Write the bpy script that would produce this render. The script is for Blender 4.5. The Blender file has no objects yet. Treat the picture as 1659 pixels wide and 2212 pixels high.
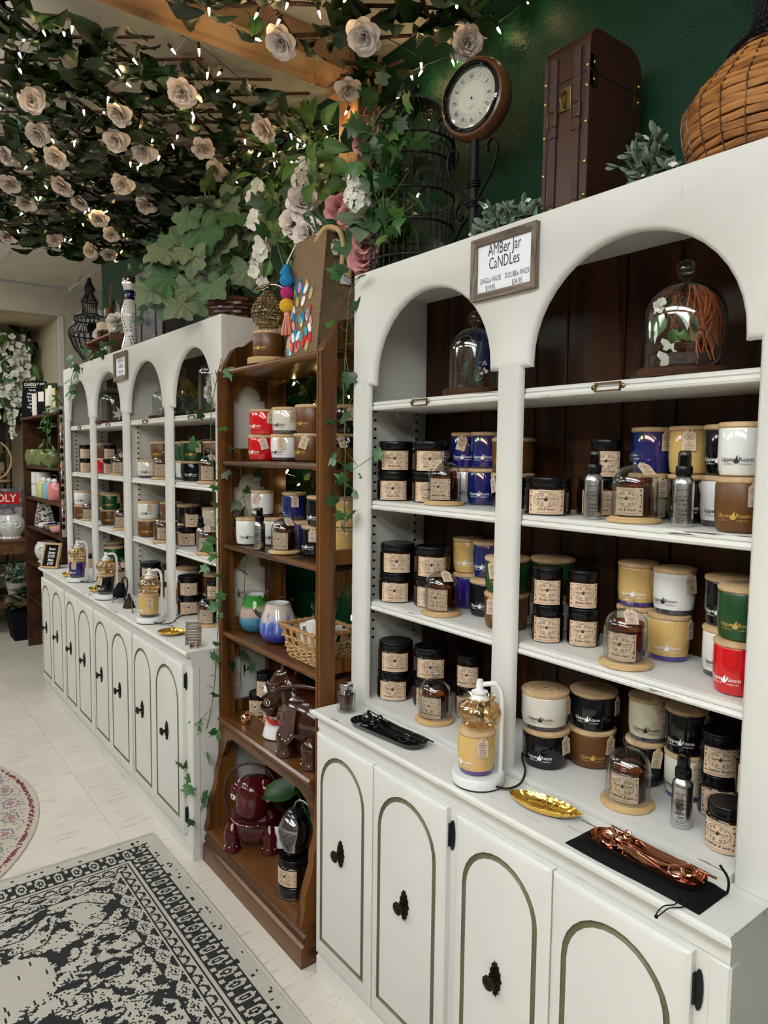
import bpy, math, random
import numpy as np
from math import sin, cos, pi, radians as R, sqrt, atan2
from mathutils import Vector as V, Matrix as MX
random.seed(11)
sc = bpy.context.scene
COL = sc.collection

# ---------------------------------------------------------------- camera, light, exposure
YAW, PIT, ROL, FPX = -0.91537, -0.07803, 0.01172, 1527.17
_f = V((sin(YAW)*cos(PIT), cos(YAW)*cos(PIT), sin(PIT)))
_r0 = V((cos(YAW), -sin(YAW), 0)); _u0 = _r0.cross(_f)
_r = cos(ROL)*_r0 + sin(ROL)*_u0; _u = -sin(ROL)*_r0 + cos(ROL)*_u0
cd = bpy.data.cameras.new('camera'); cam = bpy.data.objects.new('camera', cd); COL.objects.link(cam)
cd.sensor_fit = 'HORIZONTAL'; cd.sensor_width = 36; cd.lens = FPX/1659*36; cd.clip_start = .02
m = MX(((_r.x, _u.x, -_f.x, 0), (_r.y, _u.y, -_f.y, 0), (_r.z, _u.z, -_f.z, 1.555), (0, 0, 0, 1)))
cam.matrix_world = m
sc.camera = cam
w = bpy.data.worlds.new('world'); sc.world = w; w.use_nodes = True
w.node_tree.nodes['Background'].inputs[0].default_value = (.9, .93, 1, 1)
w.node_tree.nodes['Background'].inputs[1].default_value = .05
sc.view_settings.view_transform = 'Standard'; sc.view_settings.look = 'None'
sc.view_settings.gamma = 1; sc.view_settings.exposure = 0.70; sc.view_settings.use_curve_mapping = False
LAMP = 6.4        # radiance of the fluorescent panels
BULB = 90.0       # radiance of the fairy light bulbs
CEIL = 2.89       # ceiling height
sc.cycles.transparent_max_bounces = 12; sc.cycles.use_adaptive_sampling = True; sc.cycles.adaptive_threshold = .08; sc.cycles.adaptive_min_samples = 12
sc.cycles.max_bounces = 6; sc.cycles.diffuse_bounces = 3; sc.cycles.glossy_bounces = 2; sc.cycles.transmission_bounces = 2
sc.cycles.caustics_reflective = False; sc.cycles.caustics_refractive = False
sc.cycles.sample_clamp_indirect = 4.0

# ---------------------------------------------------------------- materials
MATS = {}
def sock(bs, n, v):
    if n in bs.inputs: bs.inputs[n].default_value = v
def mat(name, col, rough=.5, metal=0, spec=.5, coat=0, var=0, vscale=6, stretch=(1, 1, 1), col2=None, bump=0, bscale=40,
        emit=None, trans=0, film=0, sheen=0, sss=0):
    """principled material; var mixes col with col2 by stretched noise, bump adds fine relief"""
    m = bpy.data.materials.new(name); m.use_nodes = True; nt = m.node_tree; N = nt.nodes; L = nt.links
    b = N['Principled BSDF']; c = (*col, 1)
    sock(b, 'Base Color', c); sock(b, 'Roughness', rough); sock(b, 'Metallic', metal); sock(b, 'Specular IOR Level', spec)
    sock(b, 'Coat Weight', coat); sock(b, 'Coat Roughness', .04); sock(b, 'Sheen Weight', sheen)
    if trans: sock(b, 'Transmission Weight', trans)
    if film: sock(b, 'Thin Film Thickness', film); sock(b, 'Thin Film IOR', 1.45)
    if emit: sock(b, 'Emission Color', (*emit[0], 1)); sock(b, 'Emission Strength', emit[1])
    if var or bump:
        tc = N.new('ShaderNodeTexCoord'); mp = N.new('ShaderNodeMapping'); mp.inputs['Scale'].default_value = stretch
        L.new(tc.outputs['Object'], mp.inputs[0])
    if var:
        n = N.new('ShaderNodeTexNoise'); n.inputs['Scale'].default_value = vscale; n.inputs['Detail'].default_value = 5
        L.new(mp.outputs[0], n.inputs['Vector'])
        rp = N.new('ShaderNodeValToRGB'); rp.color_ramp.elements[0].position = .5-var/2; rp.color_ramp.elements[1].position = .5+var/2
        rp.color_ramp.elements[0].color = (*(col2 or [x*.6 for x in col]), 1); rp.color_ramp.elements[1].color = c
        L.new(n.outputs[0], rp.inputs[0]); L.new(rp.outputs[0], b.inputs['Base Color'])
    if bump:
        n = N.new('ShaderNodeTexNoise'); n.inputs['Scale'].default_value = bscale; n.inputs['Detail'].default_value = 3
        L.new(mp.outputs[0], n.inputs['Vector'])
        bp = N.new('ShaderNodeBump'); bp.inputs['Strength'].default_value = bump; bp.inputs['Distance'].default_value = .01
        L.new(n.outputs[0], bp.inputs['Height']); L.new(bp.outputs[0], b.inputs['Normal'])
    MATS[name] = m
    return m
def glass(name, tint, ior=1.45, rough=.02, boost=1.0):
    """thin walled glass: tinted see-through plus mirror reflection by Fresnel"""
    m = bpy.data.materials.new(name); m.use_nodes = True; nt = m.node_tree; N = nt.nodes; L = nt.links
    N.remove(N['Principled BSDF']); o = N['Material Output']
    t = N.new('ShaderNodeBsdfTransparent'); t.inputs[0].default_value = (*tint, 1)
    g = N.new('ShaderNodeBsdfGlossy'); g.inputs['Roughness'].default_value = rough
    fr = N.new('ShaderNodeFresnel'); ge = N.new('ShaderNodeNewGeometry'); ix = N.new('ShaderNodeMix'); ix.data_type = 'FLOAT'
    ix.inputs[2].default_value = ior; ix.inputs[3].default_value = 1/ior; L.new(ge.outputs['Backfacing'], ix.inputs[0]); L.new(ix.outputs[0], fr.inputs[0])
    k = N.new('ShaderNodeMath'); k.operation = 'MULTIPLY'; k.inputs[1].default_value = boost; k.use_clamp = True
    x = N.new('ShaderNodeMixShader'); L.new(fr.outputs[0], k.inputs[0]); L.new(k.outputs[0], x.inputs[0])
    L.new(t.outputs[0], x.inputs[1]); L.new(g.outputs[0], x.inputs[2]); L.new(x.outputs[0], o.inputs[0])
    MATS[name] = m
    return m
def wood(name, a, b_, scale=3, axis=(1, 1, .08), rough=.4, dist=4, coat=0, rings=9, spec=.5):
    """plank grain: distorted bands stretched along the board plus fine pores"""
    m = bpy.data.materials.new(name); m.use_nodes = True; nt = m.node_tree; N = nt.nodes; L = nt.links
    b = N['Principled BSDF']; sock(b, 'Roughness', rough); sock(b, 'Coat Weight', coat); sock(b, 'Coat Roughness', .12); sock(b, 'Specular IOR Level', spec)
    tc = N.new('ShaderNodeTexCoord'); mp = N.new('ShaderNodeMapping'); mp.inputs['Scale'].default_value = axis
    oi = N.new('ShaderNodeObjectInfo'); vm = N.new('ShaderNodeVectorMath'); vm.operation = 'ADD'
    sk = N.new('ShaderNodeMath'); sk.operation = 'MULTIPLY'; sk.inputs[1].default_value = 7.3
    L.new(oi.outputs['Random'], sk.inputs[0]); L.new(tc.outputs['Object'], vm.inputs[0]); L.new(sk.outputs[0], vm.inputs[1])
    L.new(vm.outputs[0], mp.inputs[0])
    n = N.new('ShaderNodeTexNoise'); n.inputs['Scale'].default_value = scale; n.inputs['Detail'].default_value = 2; n.inputs['Distortion'].default_value = .6
    L.new(mp.outputs[0], n.inputs['Vector'])
    s = N.new('ShaderNodeMath'); s.operation = 'MULTIPLY'; s.inputs[1].default_value = rings; L.new(n.outputs[0], s.inputs[0])
    fr = N.new('ShaderNodeMath'); fr.operation = 'PINGPONG'; fr.inputs[1].default_value = 1; L.new(s.outputs[0], fr.inputs[0])
    n2 = N.new('ShaderNodeTexNoise'); n2.inputs['Scale'].default_value = scale*22; n2.inputs['Detail'].default_value = 3
    L.new(mp.outputs[0], n2.inputs['Vector'])
    ad = N.new('ShaderNodeMath'); ad.operation = 'MULTIPLY_ADD'; ad.inputs[1].default_value = .55; L.new(n2.outputs[0], ad.inputs[0]); L.new(fr.outputs[0], ad.inputs[2])
    rp = N.new('ShaderNodeValToRGB'); rp.color_ramp.elements[0].color = (*a, 1); rp.color_ramp.elements[1].color = (*b_, 1)
    rp.color_ramp.elements[0].position = .15; rp.color_ramp.elements[1].position = 1.0
    L.new(ad.outputs[0], rp.inputs[0]); L.new(rp.outputs[0], b.inputs['Base Color'])
    MATS[name] = m
    return m
def worn(name, col, chip, stretch, thr=.66, scale=5, rough=.55):
    """painted wood with streaky rubbed-through chips of its own shape"""
    m = mat(name, col, rough); nt = m.node_tree; N = nt.nodes; L = nt.links; b = N['Principled BSDF']
    tc = N.new('ShaderNodeTexCoord'); mp = N.new('ShaderNodeMapping'); mp.inputs['Scale'].default_value = stretch
    L.new(tc.outputs['Object'], mp.inputs[0])
    n = N.new('ShaderNodeTexNoise'); n.inputs['Scale'].default_value = scale; n.inputs['Detail'].default_value = 6; n.inputs['Roughness'].default_value = .65
    L.new(mp.outputs[0], n.inputs['Vector'])
    rp = N.new('ShaderNodeValToRGB'); e = rp.color_ramp.elements
    e[0].position = thr; e[0].color = (*col, 1); e[1].position = thr+.02; e[1].color = (*chip, 1)
    n2 = N.new('ShaderNodeTexNoise'); n2.inputs['Scale'].default_value = 1.8; n2.inputs['Detail'].default_value = 4; L.new(tc.outputs['Object'], n2.inputs['Vector'])
    r2 = N.new('ShaderNodeValToRGB'); r2.color_ramp.elements[0].position = .3; r2.color_ramp.elements[1].position = .7
    r2.color_ramp.elements[0].color = (.86, .86, .86, 1); r2.color_ramp.elements[1].color = (1, 1, 1, 1)
    mx = N.new('ShaderNodeMix'); mx.data_type = 'RGBA'; mx.blend_type = 'MULTIPLY'; mx.inputs[0].default_value = 1
    L.new(n.outputs[0], rp.inputs[0]); L.new(n2.outputs[0], r2.inputs[0]); L.new(rp.outputs[0], mx.inputs[6]); L.new(r2.outputs[0], mx.inputs[7])
    L.new(mx.outputs[2], b.inputs['Base Color'])
    bp = N.new('ShaderNodeBump'); bp.inputs['Strength'].default_value = .12; bp.inputs['Distance'].default_value = .004; bp.invert = True
    n3 = N.new('ShaderNodeTexNoise'); n3.inputs['Scale'].default_value = 60; mp3 = N.new('ShaderNodeMapping'); mp3.inputs['Scale'].default_value = [min(1, s*.5+.1) for s in stretch]
    L.new(tc.outputs['Object'], mp3.inputs[0]); L.new(mp3.outputs[0], n3.inputs['Vector']); L.new(n3.outputs[0], bp.inputs['Height']); L.new(bp.outputs[0], b.inputs['Normal'])
    return m
def speckle(name, col, fleck, scale=60, thr=.64, stretch=(1, 1, 1), rough=.9):
    m = worn(name, col, fleck, stretch, thr, scale, rough); return m
WH = (.76, .75, .715)
worn('white_x', WH, (.10, .085, .055), (1, 16, 26), .640, 4)       # chips running along x
worn('white_z', WH, (.25, .21, .15), (18, 18, .8), .70, 4)     # chips running upright
mat('white_board', (.76, .755, .73), .5, var=.6, vscale=4, col2=(.68, .675, .65), stretch=(1, 5, 5))
mat('white_panel', (.70, .69, .64), .6, var=.5, vscale=7, col2=(.64, .625, .57))
mat('groove_green', (.165, .165, .085), .4, var=.4, vscale=30, col2=(.12, .12, .06))
wood('dark_panel', (.0075, .0026, .0010), (.056, .0205, .0060), 7, (1, 1, .10), .36, rings=9, spec=.22)
wood('walnut', (.024, .0080, .0018), (.165, .064, .0150), 15, (1, 1, .05), .36, spec=.35, rings=5)
wood('walnut_x', (.022, .0075, .0018), (.135, .052, .0130), 13, (.05, 1, 1), .27, spec=.5, rings=5)
wood('pine', (.22, .115, .050), (.40, .225, .105), 8, (1, .05, 1), .5, rings=6)
wood('pine_z', (.20, .095, .038), (.36, .19, .08), 8, (1, 1, .05), .5, rings=6)
wood('lid_wood', (.50, .33, .17), (.64, .45, .255), 22, (1, .08, 1), .55, rings=4)
wood('bamboo', (.52, .34, .15), (.66, .46, .225), 24, (.08, 1, 1), .45, rings=4)
wood('dark_shelf', (.018, .008, .004), (.070, .028, .012), 9, (.08, 1, 1), .4, rings=5, spec=.3)
wood('crate_wood', (.10, .045, .02), (.24, .115, .05), 12, (.08, 1, 1), .6, rings=5)
wood('grey_wood', (.060, .045, .032), (.19, .148, .108), 34, (.12, 1, 1), .6)
wood('grey_wood_z', (.060, .045, .032), (.19, .148, .108), 34, (1, 1, .12), .6)
mat('green_wall', (.0045, .042, .0195), .42, spec=.22, bump=.25, bscale=170)
mat('beige_wall', (.60, .52, .36), .8, bump=.15, bscale=120)
mat('grey_beige', (.52, .47, .37), .8); mat('shop_wall', (.20, .17, .13), .8)
speckle('tile', (.84, .80, .68), (.36, .29, .18), 26, .66, (1, 2.2, 1))
mat('tbar', (.72, .70, .64), .5)
worn('vinyl', (.70, .655, .575), (.40, .36, .30), (30, 1.6, 9), .60, 3.2, .33)
mat('black_gloss', (.006, .006, .007), .08, coat=.6)
mat('black_lid', (.005, .005, .006), .22, spec=.3)
mat('black_matt', (.006, .006, .007), .8, spec=.12)
mat('black_iron', (.014, .014, .016), .5, metal=.5, bump=.2, bscale=60)
mat('bronze', (.035, .028, .018), .35, metal=.9, bump=.3, bscale=200)
mat('brass', (.65, .44, .16), .22, metal=1)
mat('dark_brass', (.22, .15, .06), .35, metal=1)
mat('gold', (1.0, .62, .12), .10, metal=1)
mat('copper', (.86, .44, .29), .09, metal=1)
mat('chrome', (.75, .75, .77), .06, metal=1)
mat('smoke_chrome', (.30, .30, .32), .05, metal=1)
mat('silver', (.56, .57, .58), .24, metal=1, bump=.03, bscale=300)
mat('amber_dark', (.013, .0045, .0012), .06, coat=.2)
glass('amber_glass', (.62, .30, .075), 1.5, .03)
glass('clear_glass', (.955, .965, .96), 1.5, .01, 1.5)
glass('smoke_glass', (.30, .32, .36), 1.45, .05)
glass('gold_glass', (.97, .86, .64), 1.85, .02, 1.5)
mat('wax', (.80, .76, .66), .5)
mat('wax_amber', (.20, .080, .016), .5)
mat('label', (.76, .60, .40), .6, var=.8, vscale=22, col2=(.70, .47, .34))
mat('kraft', (.72, .56, .40), .75, var=.5, vscale=30, col2=(.66, .50, .35))
mat('kraft_pink', (.74, .55, .46), .75, var=.5, vscale=30, col2=(.66, .48, .40))
mat('ink', (.022, .018, .022), .6)
mat('print_white', (.85, .85, .85), .5)
mat('print_gold', (.75, .50, .12), .35, metal=.5)
mat('paper', (.80, .81, .86), .7)
mat('v_black', (.004, .0045, .006), .05, coat=.15)
mat('v_brown', (.125, .048, .011), .34)
mat('v_white', (.78, .78, .76), .10, coat=.5)
mat('v_green', (.008, .060, .014), .30, coat=.2)
mat('v_red', (.62, .006, .010), .10, coat=.5)
mat('v_blue', (.008, .016, .15), .07, coat=.8, film=420, spec=.9)
mat('v_purple', (.030, .010, .16), .06, coat=.8, film=520, spec=1)
mat('v_yellow', (.66, .45, .15), .10, coat=.6, film=480, spec=.9)
mat('v_cream', (.70, .62, .44), .08, coat=.8, film=350, spec=1)
mat('v_clear', (.70, .68, .60), .06, coat=1, film=430, spec=1)
mat('foot_clear', (.05, .05, .06), .04, coat=1)
mat('foot_purple', (.06, .03, .25), .06, coat=1)
mat('plastic_white', (.82, .82, .82), .28)
mat('rubber', (.012, .012, .014), .6)
mat('leaf_dark', (.0085, .028, .0070), .42, var=.7, vscale=14, col2=(.016, .032, .008))
mat('leaf_mid', (.020, .074, .015), .4, var=.7, vscale=18, col2=(.012, .045, .010))
mat('leaf_light', (.085, .19, .035), .45, var=.7, vscale=18, col2=(.05, .13, .022))
mat('ivy_a', (.050, .195, .038), .38, var=.8, vscale=26, col2=(.012, .06, .012))
mat('ivy_dark', (.010, .040, .012), .4)
mat('begonia_a', (.125, .205, .100), .65, var=.8, vscale=16, col2=(.06, .125, .055), bump=.3, bscale=60)
mat('begonia_b', (.062, .16, .048), .6, var=.8, vscale=16, col2=(.035, .10, .03), bump=.3, bscale=60)
mat('begonia_c', (.19, .235, .135), .7, var=.8, vscale=16, col2=(.11, .165, .085), bump=.3, bscale=60)
mat('sage', (.17, .235, .175), .55, var=.6, vscale=40, col2=(.10, .15, .105))
mat('stem', (.10, .13, .045), .6)
mat('stick', (.115, .040, .018), .6, var=.6, vscale=40, col2=(.05, .018, .010), bump=.4, bscale=90)
mat('petal', (.86, .79, .75), .7, var=.5, vscale=30, col2=(.80, .70, .65))
mat('petal_white', (.82, .80, .72), .7)
mat('petal_pink', (.70, .36, .34), .7, var=.6, vscale=30, col2=(.62, .24, .25))
mat('petal_mauve', (.30, .09, .12), .7, var=.6, vscale=60, col2=(.45, .20, .22))
mat('wire_dark', (.012, .016, .010), .6)
mat('bulb', (1, .85, .6), .2, emit=((1.0, .66, .30), BULB))
mat('lamp_panel', (1, 1, 1), .5, emit=((.97, 1.0, 1.0), LAMP))
wood('leather_case', (.014, .0045, .0028), (.060, .016, .008), 2, (1, 1, .5), .42, coat=.15, rings=4)
mat('leather_edge', (.040, .015, .010), .5, bump=.3, bscale=150)
mat('leather_brown', (.050, .011, .004), .14, coat=.5, var=.5, vscale=10, col2=(.030, .006, .0025))
mat('leather_red', (.085, .003, .008), .13, coat=.5, var=.5, vscale=10, col2=(.05, .002, .005))
mat('jute', (.30, .20, .115), .9, bump=.9, bscale=260, var=.6, vscale=160, col2=(.27, .175, .09))
wood('rattan', (.16, .055, .015), (.44, .19, .05), 8, (1, 1, 6), .28, coat=.4, rings=5)
mat('wicker_dark', (.11, .038, .015), .4, coat=.2, var=.5, vscale=40, col2=(.05, .016, .008))
mat('straw', (.58, .40, .20), .6, var=.5, vscale=40, col2=(.42, .27, .11))
mat('bamboo_slat', (.42, .22, .08), .4)
mat('clock_face', (.84, .82, .72), .5)
mat('clock_wood', (.17, .065, .022), .35, coat=.3, var=.6, vscale=12, col2=(.08, .028, .01))
mat('orange_moss', (.50, .13, .03), .8, var=.5, vscale=50, col2=(.32, .08, .02))
mat('blue_moss', (.012, .025, .14), .8)
mat('brown_moss', (.10, .05, .03), .85)
mat('yellow_moss', (.60, .40, .03), .8)
# ---------------------------------------------------------------- mesh helpers
class B:
    """collects vertices and faces of ONE mesh"""
    def __init__(s): s.v = []; s.f = []; s.mi = []; s.m = MX.Identity(4); s.slot = 0
    def add(s, vs, fs):
        o = len(s.v); s.v += [tuple(s.m @ V(p)) for p in vs]
        s.f += [tuple(i+o for i in f) for f in fs]; s.mi += [s.slot]*len(fs); return s
    def box(s, x0, x1, y0, y1, z0, z1, c=0):
        if c <= 0:
            p = [(x, y, z) for x in (x0, x1) for y in (y0, y1) for z in (z0, z1)]
            return s.add(p, [(0, 1, 3, 2), (4, 6, 7, 5), (0, 4, 5, 1), (2, 3, 7, 6), (0, 2, 6, 4), (1, 5, 7, 3)])
        p = []; 
        for x, sx in ((x0, 1), (x1, -1)):
            for y, sy in ((y0, 1), (y1, -1)):
                for z, sz in ((z0, 1), (z1, -1)):
                    p += [(x, y+sy*c, z+sz*c), (x+sx*c, y, z+sz*c), (x+sx*c, y+sy*c, z)]
        i = lambda a, b, d, k: (a*4+b*2+d)*3+k
        F = []
        for a in (0, 1): F.append([i(a, 0, 0, 0), i(a, 0, 1, 0), i(a, 1, 1, 0), i(a, 1, 0, 0)][::1 if a == 0 else -1])
        for b in (0, 1): F.append([i(0, b, 0, 1), i(1, b, 0, 1), i(1, b, 1, 1), i(0, b, 1, 1)][::1 if b == 0 else -1])
        for d in (0, 1): F.append([i(0, 0, d, 2), i(0, 1, d, 2), i(1, 1, d, 2), i(1, 0, d, 2)][::1 if d == 0 else -1])
        for b in (0, 1):
            for d in (0, 1): F.append([i(0, b, d, 1), i(1, b, d, 1), i(1, b, d, 2), i(0, b, d, 2)])
        for a in (0, 1):
            for d in (0, 1): F.append([i(a, 0, d, 0), i(a, 1, d, 0), i(a, 1, d, 2), i(a, 0, d, 2)])
        for a in (0, 1):
            for b in (0, 1): F.append([i(a, b, 0, 0), i(a, b, 1, 0), i(a, b, 1, 1), i(a, b, 0, 1)])
        for a in (0, 1):
            for b in (0, 1):
                for d in (0, 1): F.append([i(a, b, d, 0), i(a, b, d, 1), i(a, b, d, 2)])
        return s.add(p, F)
    def lathe(s, prof, n=32, wob=None, a0=0, a1=2*pi):
        """prof: (r, z) up the axis; wob(angle, r, z) -> r"""
        full = abs(a1-a0-2*pi) < 1e-6; k = n if full else n+1
        vs = []; rows = []
        for r, z in prof:
            if r <= 1e-7: rows.append([len(vs)]); vs.append((0, 0, z)); continue
            row = []
            for j in range(k):
                a = a0+(a1-a0)*j/n; q = wob(a, r, z) if wob else r
                row.append(len(vs)); vs.append((q*cos(a), q*sin(a), z))
            rows.append(row)
        F = []
        for A, C in zip(rows, rows[1:]):
            for j in range(n):
                j2 = (j+1) % k if full else j+1
                if len(A) == 1 and len(C) == 1: continue
                if len(A) == 1: F.append((A[0], C[j2], C[j]))
                elif len(C) == 1: F.append((A[j], A[j2], C[0]))
                else: F.append((A[j], A[j2], C[j2], C[j]))
        return s.add(vs, F)
    def tube(s, pts, r, n=6, closed=False, flat=1.0, cap=True):
        pts = [V(p) for p in pts]; N = len(pts)
        rr = r if isinstance(r, (list, tuple)) else [r]*N
        t = (pts[1]-pts[0]).normalized(); up = V((0, 0, 1)) if abs(t.z) < .9 else V((1, 0, 0))
        nrm = (up-t*up.dot(t)).normalized(); vs = []
        for i, p in enumerate(pts):
            a = pts[i-1] if i > 0 else (pts[-1] if closed else p); c = pts[i+1] if i < N-1 else (pts[0] if closed else p)
            d = c-a; t2 = d.normalized() if d.length > 1e-9 else t
            nrm = (nrm-t2*nrm.dot(t2)); nrm = nrm.normalized() if nrm.length > 1e-6 else t2.orthogonal().normalized()
            bn = t2.cross(nrm); t = t2
            vs += [tuple(p+nrm*(cos(2*pi*j/n)*rr[i]*flat)+bn*(sin(2*pi*j/n)*rr[i])) for j in range(n)]
        F = []
        for i in range(N if closed else N-1):
            i2 = (i+1) % N
            F += [(i*n+j, i*n+(j+1) % n, i2*n+(j+1) % n, i2*n+j) for j in range(n)]
        if cap and not closed: F += [tuple(range(n))[::-1], tuple((N-1)*n+j for j in range(n))]
        return s.add(vs, F)
    def prism(s, poly, a0, a1, axis='y'):
        """extrude a polygon; axis y: poly in xz, x: poly in yz, z: poly in xy"""
        mk = {'y': lambda p, a: (p[0], a, p[1]), 'x': lambda p, a: (a, p[0], p[1]), 'z': lambda p, a: (p[0], p[1], a)}[axis]
        n = len(poly); vs = [mk(p, a0) for p in poly]+[mk(p, a1) for p in poly]
        return s.add(vs, [tuple(range(n)), tuple(range(2*n-1, n-1, -1))]+[(i, i+n, (i+1) % n+n, (i+1) % n) for i in range(n)])
    def ball(s, c, r, n=12, m_=8, sc_=(1, 1, 1)):
        old = s.m; s.m = old @ MX.Translation(V(c)) @ MX.Diagonal((*sc_, 1))
        s.lathe([(r*sin(pi*i/m_), -r*cos(pi*i/m_)) for i in range(m_+1)], n); s.m = old; return s
    def grid(s, fn, nu, nv):
        vs = [fn(i/nu, j/nv) for j in range(nv+1) for i in range(nu+1)]
        return s.add(vs, [(j*(nu+1)+i, j*(nu+1)+i+1, (j+1)*(nu+1)+i+1, (j+1)*(nu+1)+i) for j in range(nv) for i in range(nu)])
    def mesh(s, name='mesh', ang=40, smooth=True):
        me = bpy.data.meshes.new(name); me.from_pydata(s.v, [], s.f)
        if smooth and ang > 0:
            me.polygons.foreach_set('use_smooth', [True]*len(me.polygons)); me.set_sharp_from_angle(angle=R(ang))
        ns = max(s.mi, default=0)+1
        for _ in range(ns): me.materials.append(None)
        if ns > 1: me.polygons.foreach_set('material_index', s.mi)
        me.update(); return me
CACHE = {}
def cm(key, fn, **k):
    """mesh built once per key and shared"""
    if key not in CACHE:
        r = fn(); CACHE[key] = r.mesh(str(key) if isinstance(key, str) else str(key[0]), **k) if isinstance(r, B) else r
    return CACHE[key]
def ob(name, me, mt=None, parent=None, loc=(0, 0, 0), rot=None, scl=None):
    if isinstance(me, B): me = me.mesh(name)
    o = bpy.data.objects.new(name, me); COL.objects.link(o)
    for i, t in enumerate(mt if isinstance(mt, (list, tuple)) else [mt]):
        if t and i < len(o.material_slots): o.material_slots[i].link = 'OBJECT'; o.material_slots[i].material = MATS[t]
    o.location = loc
    if rot is not None:
        if isinstance(rot, MX): o.rotation_euler = rot.to_euler()
        else: o.rotation_euler = rot if isinstance(rot, (tuple, list)) else (0, 0, rot)
    if scl is not None: o.scale = (scl,)*3 if isinstance(scl, (int, float)) else scl
    if parent is not None: o.parent = parent
    return o
def tag(o, label, cat, group=None, kind=None):
    o['label'] = label; o['category'] = cat
    if group: o['group'] = group
    if kind: o['kind'] = kind
    return o
def thing(name, label, cat, loc=(0, 0, 0), rz=0, group=None):
    o = bpy.data.objects.new(name, None); COL.objects.link(o); o.location = loc; o.rotation_euler = (0, 0, rz); o.empty_display_size = .05
    return tag(o, label, cat, group)
def struct(name, me, mt, **k):
    o = ob(name, me, mt, **k)
    if o.parent is None: o['kind'] = 'structure'
    return o
def look(d, up=(0, 0, 1), roll=0):
    """rotation whose local +Z points along d"""
    q = V(d).to_track_quat('Z', 'Y'); return (q.to_matrix().to_4x4() @ MX.Rotation(roll, 4, 'Z'))
def bez(p, n=10):
    """Catmull-Rom through points"""
    p = [V(q) for q in p]; out = []
    for i in range(len(p)-1):
        a = p[i-1] if i else p[0]*2-p[1]; b = p[i]; c = p[i+1]; d = p[i+2] if i+2 < len(p) else p[-1]*2-p[-2]
        for j in range(n):
            t = j/n; out.append(.5*((2*b)+(c-a)*t+(2*a-5*b+4*c-d)*t*t+(3*b-a-3*c+d)*t**3))
    return out+[p[-1]]
# ---------------------------------------------------------------- flat print: outlines in the plane, laid on paper or wrapped round a jar
TXT = {}
def text_geo(body, size, shear=0, off=0):
    k = (body, size, shear, off)
    if k not in TXT:
        cu = bpy.data.curves.new('t', 'FONT'); cu.body = body; cu.size = size; cu.shear = shear; cu.offset = off*size; cu.align_x = 'CENTER'
        cu.resolution_u = 2; o = bpy.data.objects.new('t', cu); me = o.to_mesh()
        TXT[k] = ([(v.co.x, v.co.y) for v in me.vertices], [tuple(p.vertices) for p in me.polygons])
        o.to_mesh_clear(); bpy.data.objects.remove(o); bpy.data.curves.remove(cu)
    return TXT[k]
class Art:
    def __init__(s): s.v = []; s.f = []
    def add(s, vs, fs): o = len(s.v); s.v += vs; s.f += [tuple(i+o for i in f) for f in fs]; return s
    def text(s, t, x, y, size, sx=1, shear=0, off=0, rot=0):
        vs, fs = text_geo(t, size, shear, off); c, d = cos(rot), sin(rot)
        return s.add([(x+(a*sx)*c-b*d, y+(a*sx)*d+b*c) for a, b in vs], fs)
    def ring(s, x, y, rx, ry, w, n=40):
        vs = []
        for i in range(n):
            a = 2*pi*i/n; vs += [(x+rx*cos(a), y+ry*sin(a)), (x+(rx-w)*cos(a), y+(ry-w)*sin(a))]
        return s.add(vs, [(2*i, 2*i+1, (2*i+3) % (2*n), (2*i+2) % (2*n)) for i in range(n)])
    def stroke(s, pts, w):
        vs = []; n = len(pts)
        for i, p in enumerate(pts):
            a = pts[max(0, i-1)]; b = pts[min(n-1, i+1)]; dx, dy = b[0]-a[0], b[1]-a[1]; l = sqrt(dx*dx+dy*dy) or 1
            ww = w*(.35+.65*sin(pi*i/(n-1))) ; vs += [(p[0]-dy/l*ww/2, p[1]+dx/l*ww/2), (p[0]+dy/l*ww/2, p[1]-dx/l*ww/2)]
        return s.add(vs, [(2*i, 2*i+1, 2*i+3, 2*i+2) for i in range(n-1)])
    def curl(s, x, y, k, w, fx=1, fy=1, turns=1.4, n=16):
        return s.stroke([(x+fx*k*(1-.75*i/n)*cos(2*pi*turns*i/n), y+fy*k*(1-.75*i/n)*sin(2*pi*turns*i/n)) for i in range(n+1)], w)
    def poly(s, pts): return s.add(list(pts), [tuple(range(len(pts)))])
    def flame(s, x, y, h):
        P = [(0, -.5), (.22, -.42), (.30, -.2), (.16, .02), (.12, .2), (.16, .5), (-.02, .28), (-.12, .05), (-.30, -.1), (-.34, -.3), (-.2, -.46)]
        return s.poly([(x+a*h, y+b*h) for a, b in P])
    def logo(s, x, y, wd):
        k = wd/1.0
        s.text('Upper', x-.315*k, y, .215*k, .92, 0, .006); s.text('Room', x+.315*k, y, .215*k, .92, 0, .006); s.flame(x, y+.075*k, .30*k)
        s.text('C A N D L E', x-.30*k, y-.120*k, .080*k, .95, 0, .01); return s.text('C O M P A N Y', x+.30*k, y-.120*k, .080*k, .80, 0, .01)
    def flat(s, z=0): return B().add([(a, 0, b) for a, b in s.v], s.f) if z is None else B().add([(a, b, z) for a, b in s.v], s.f)
    def wrap(s, rad): return B().add([(rad*sin(a/rad), -rad*cos(a/rad), b) for a, b in s.v], s.f)
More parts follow.
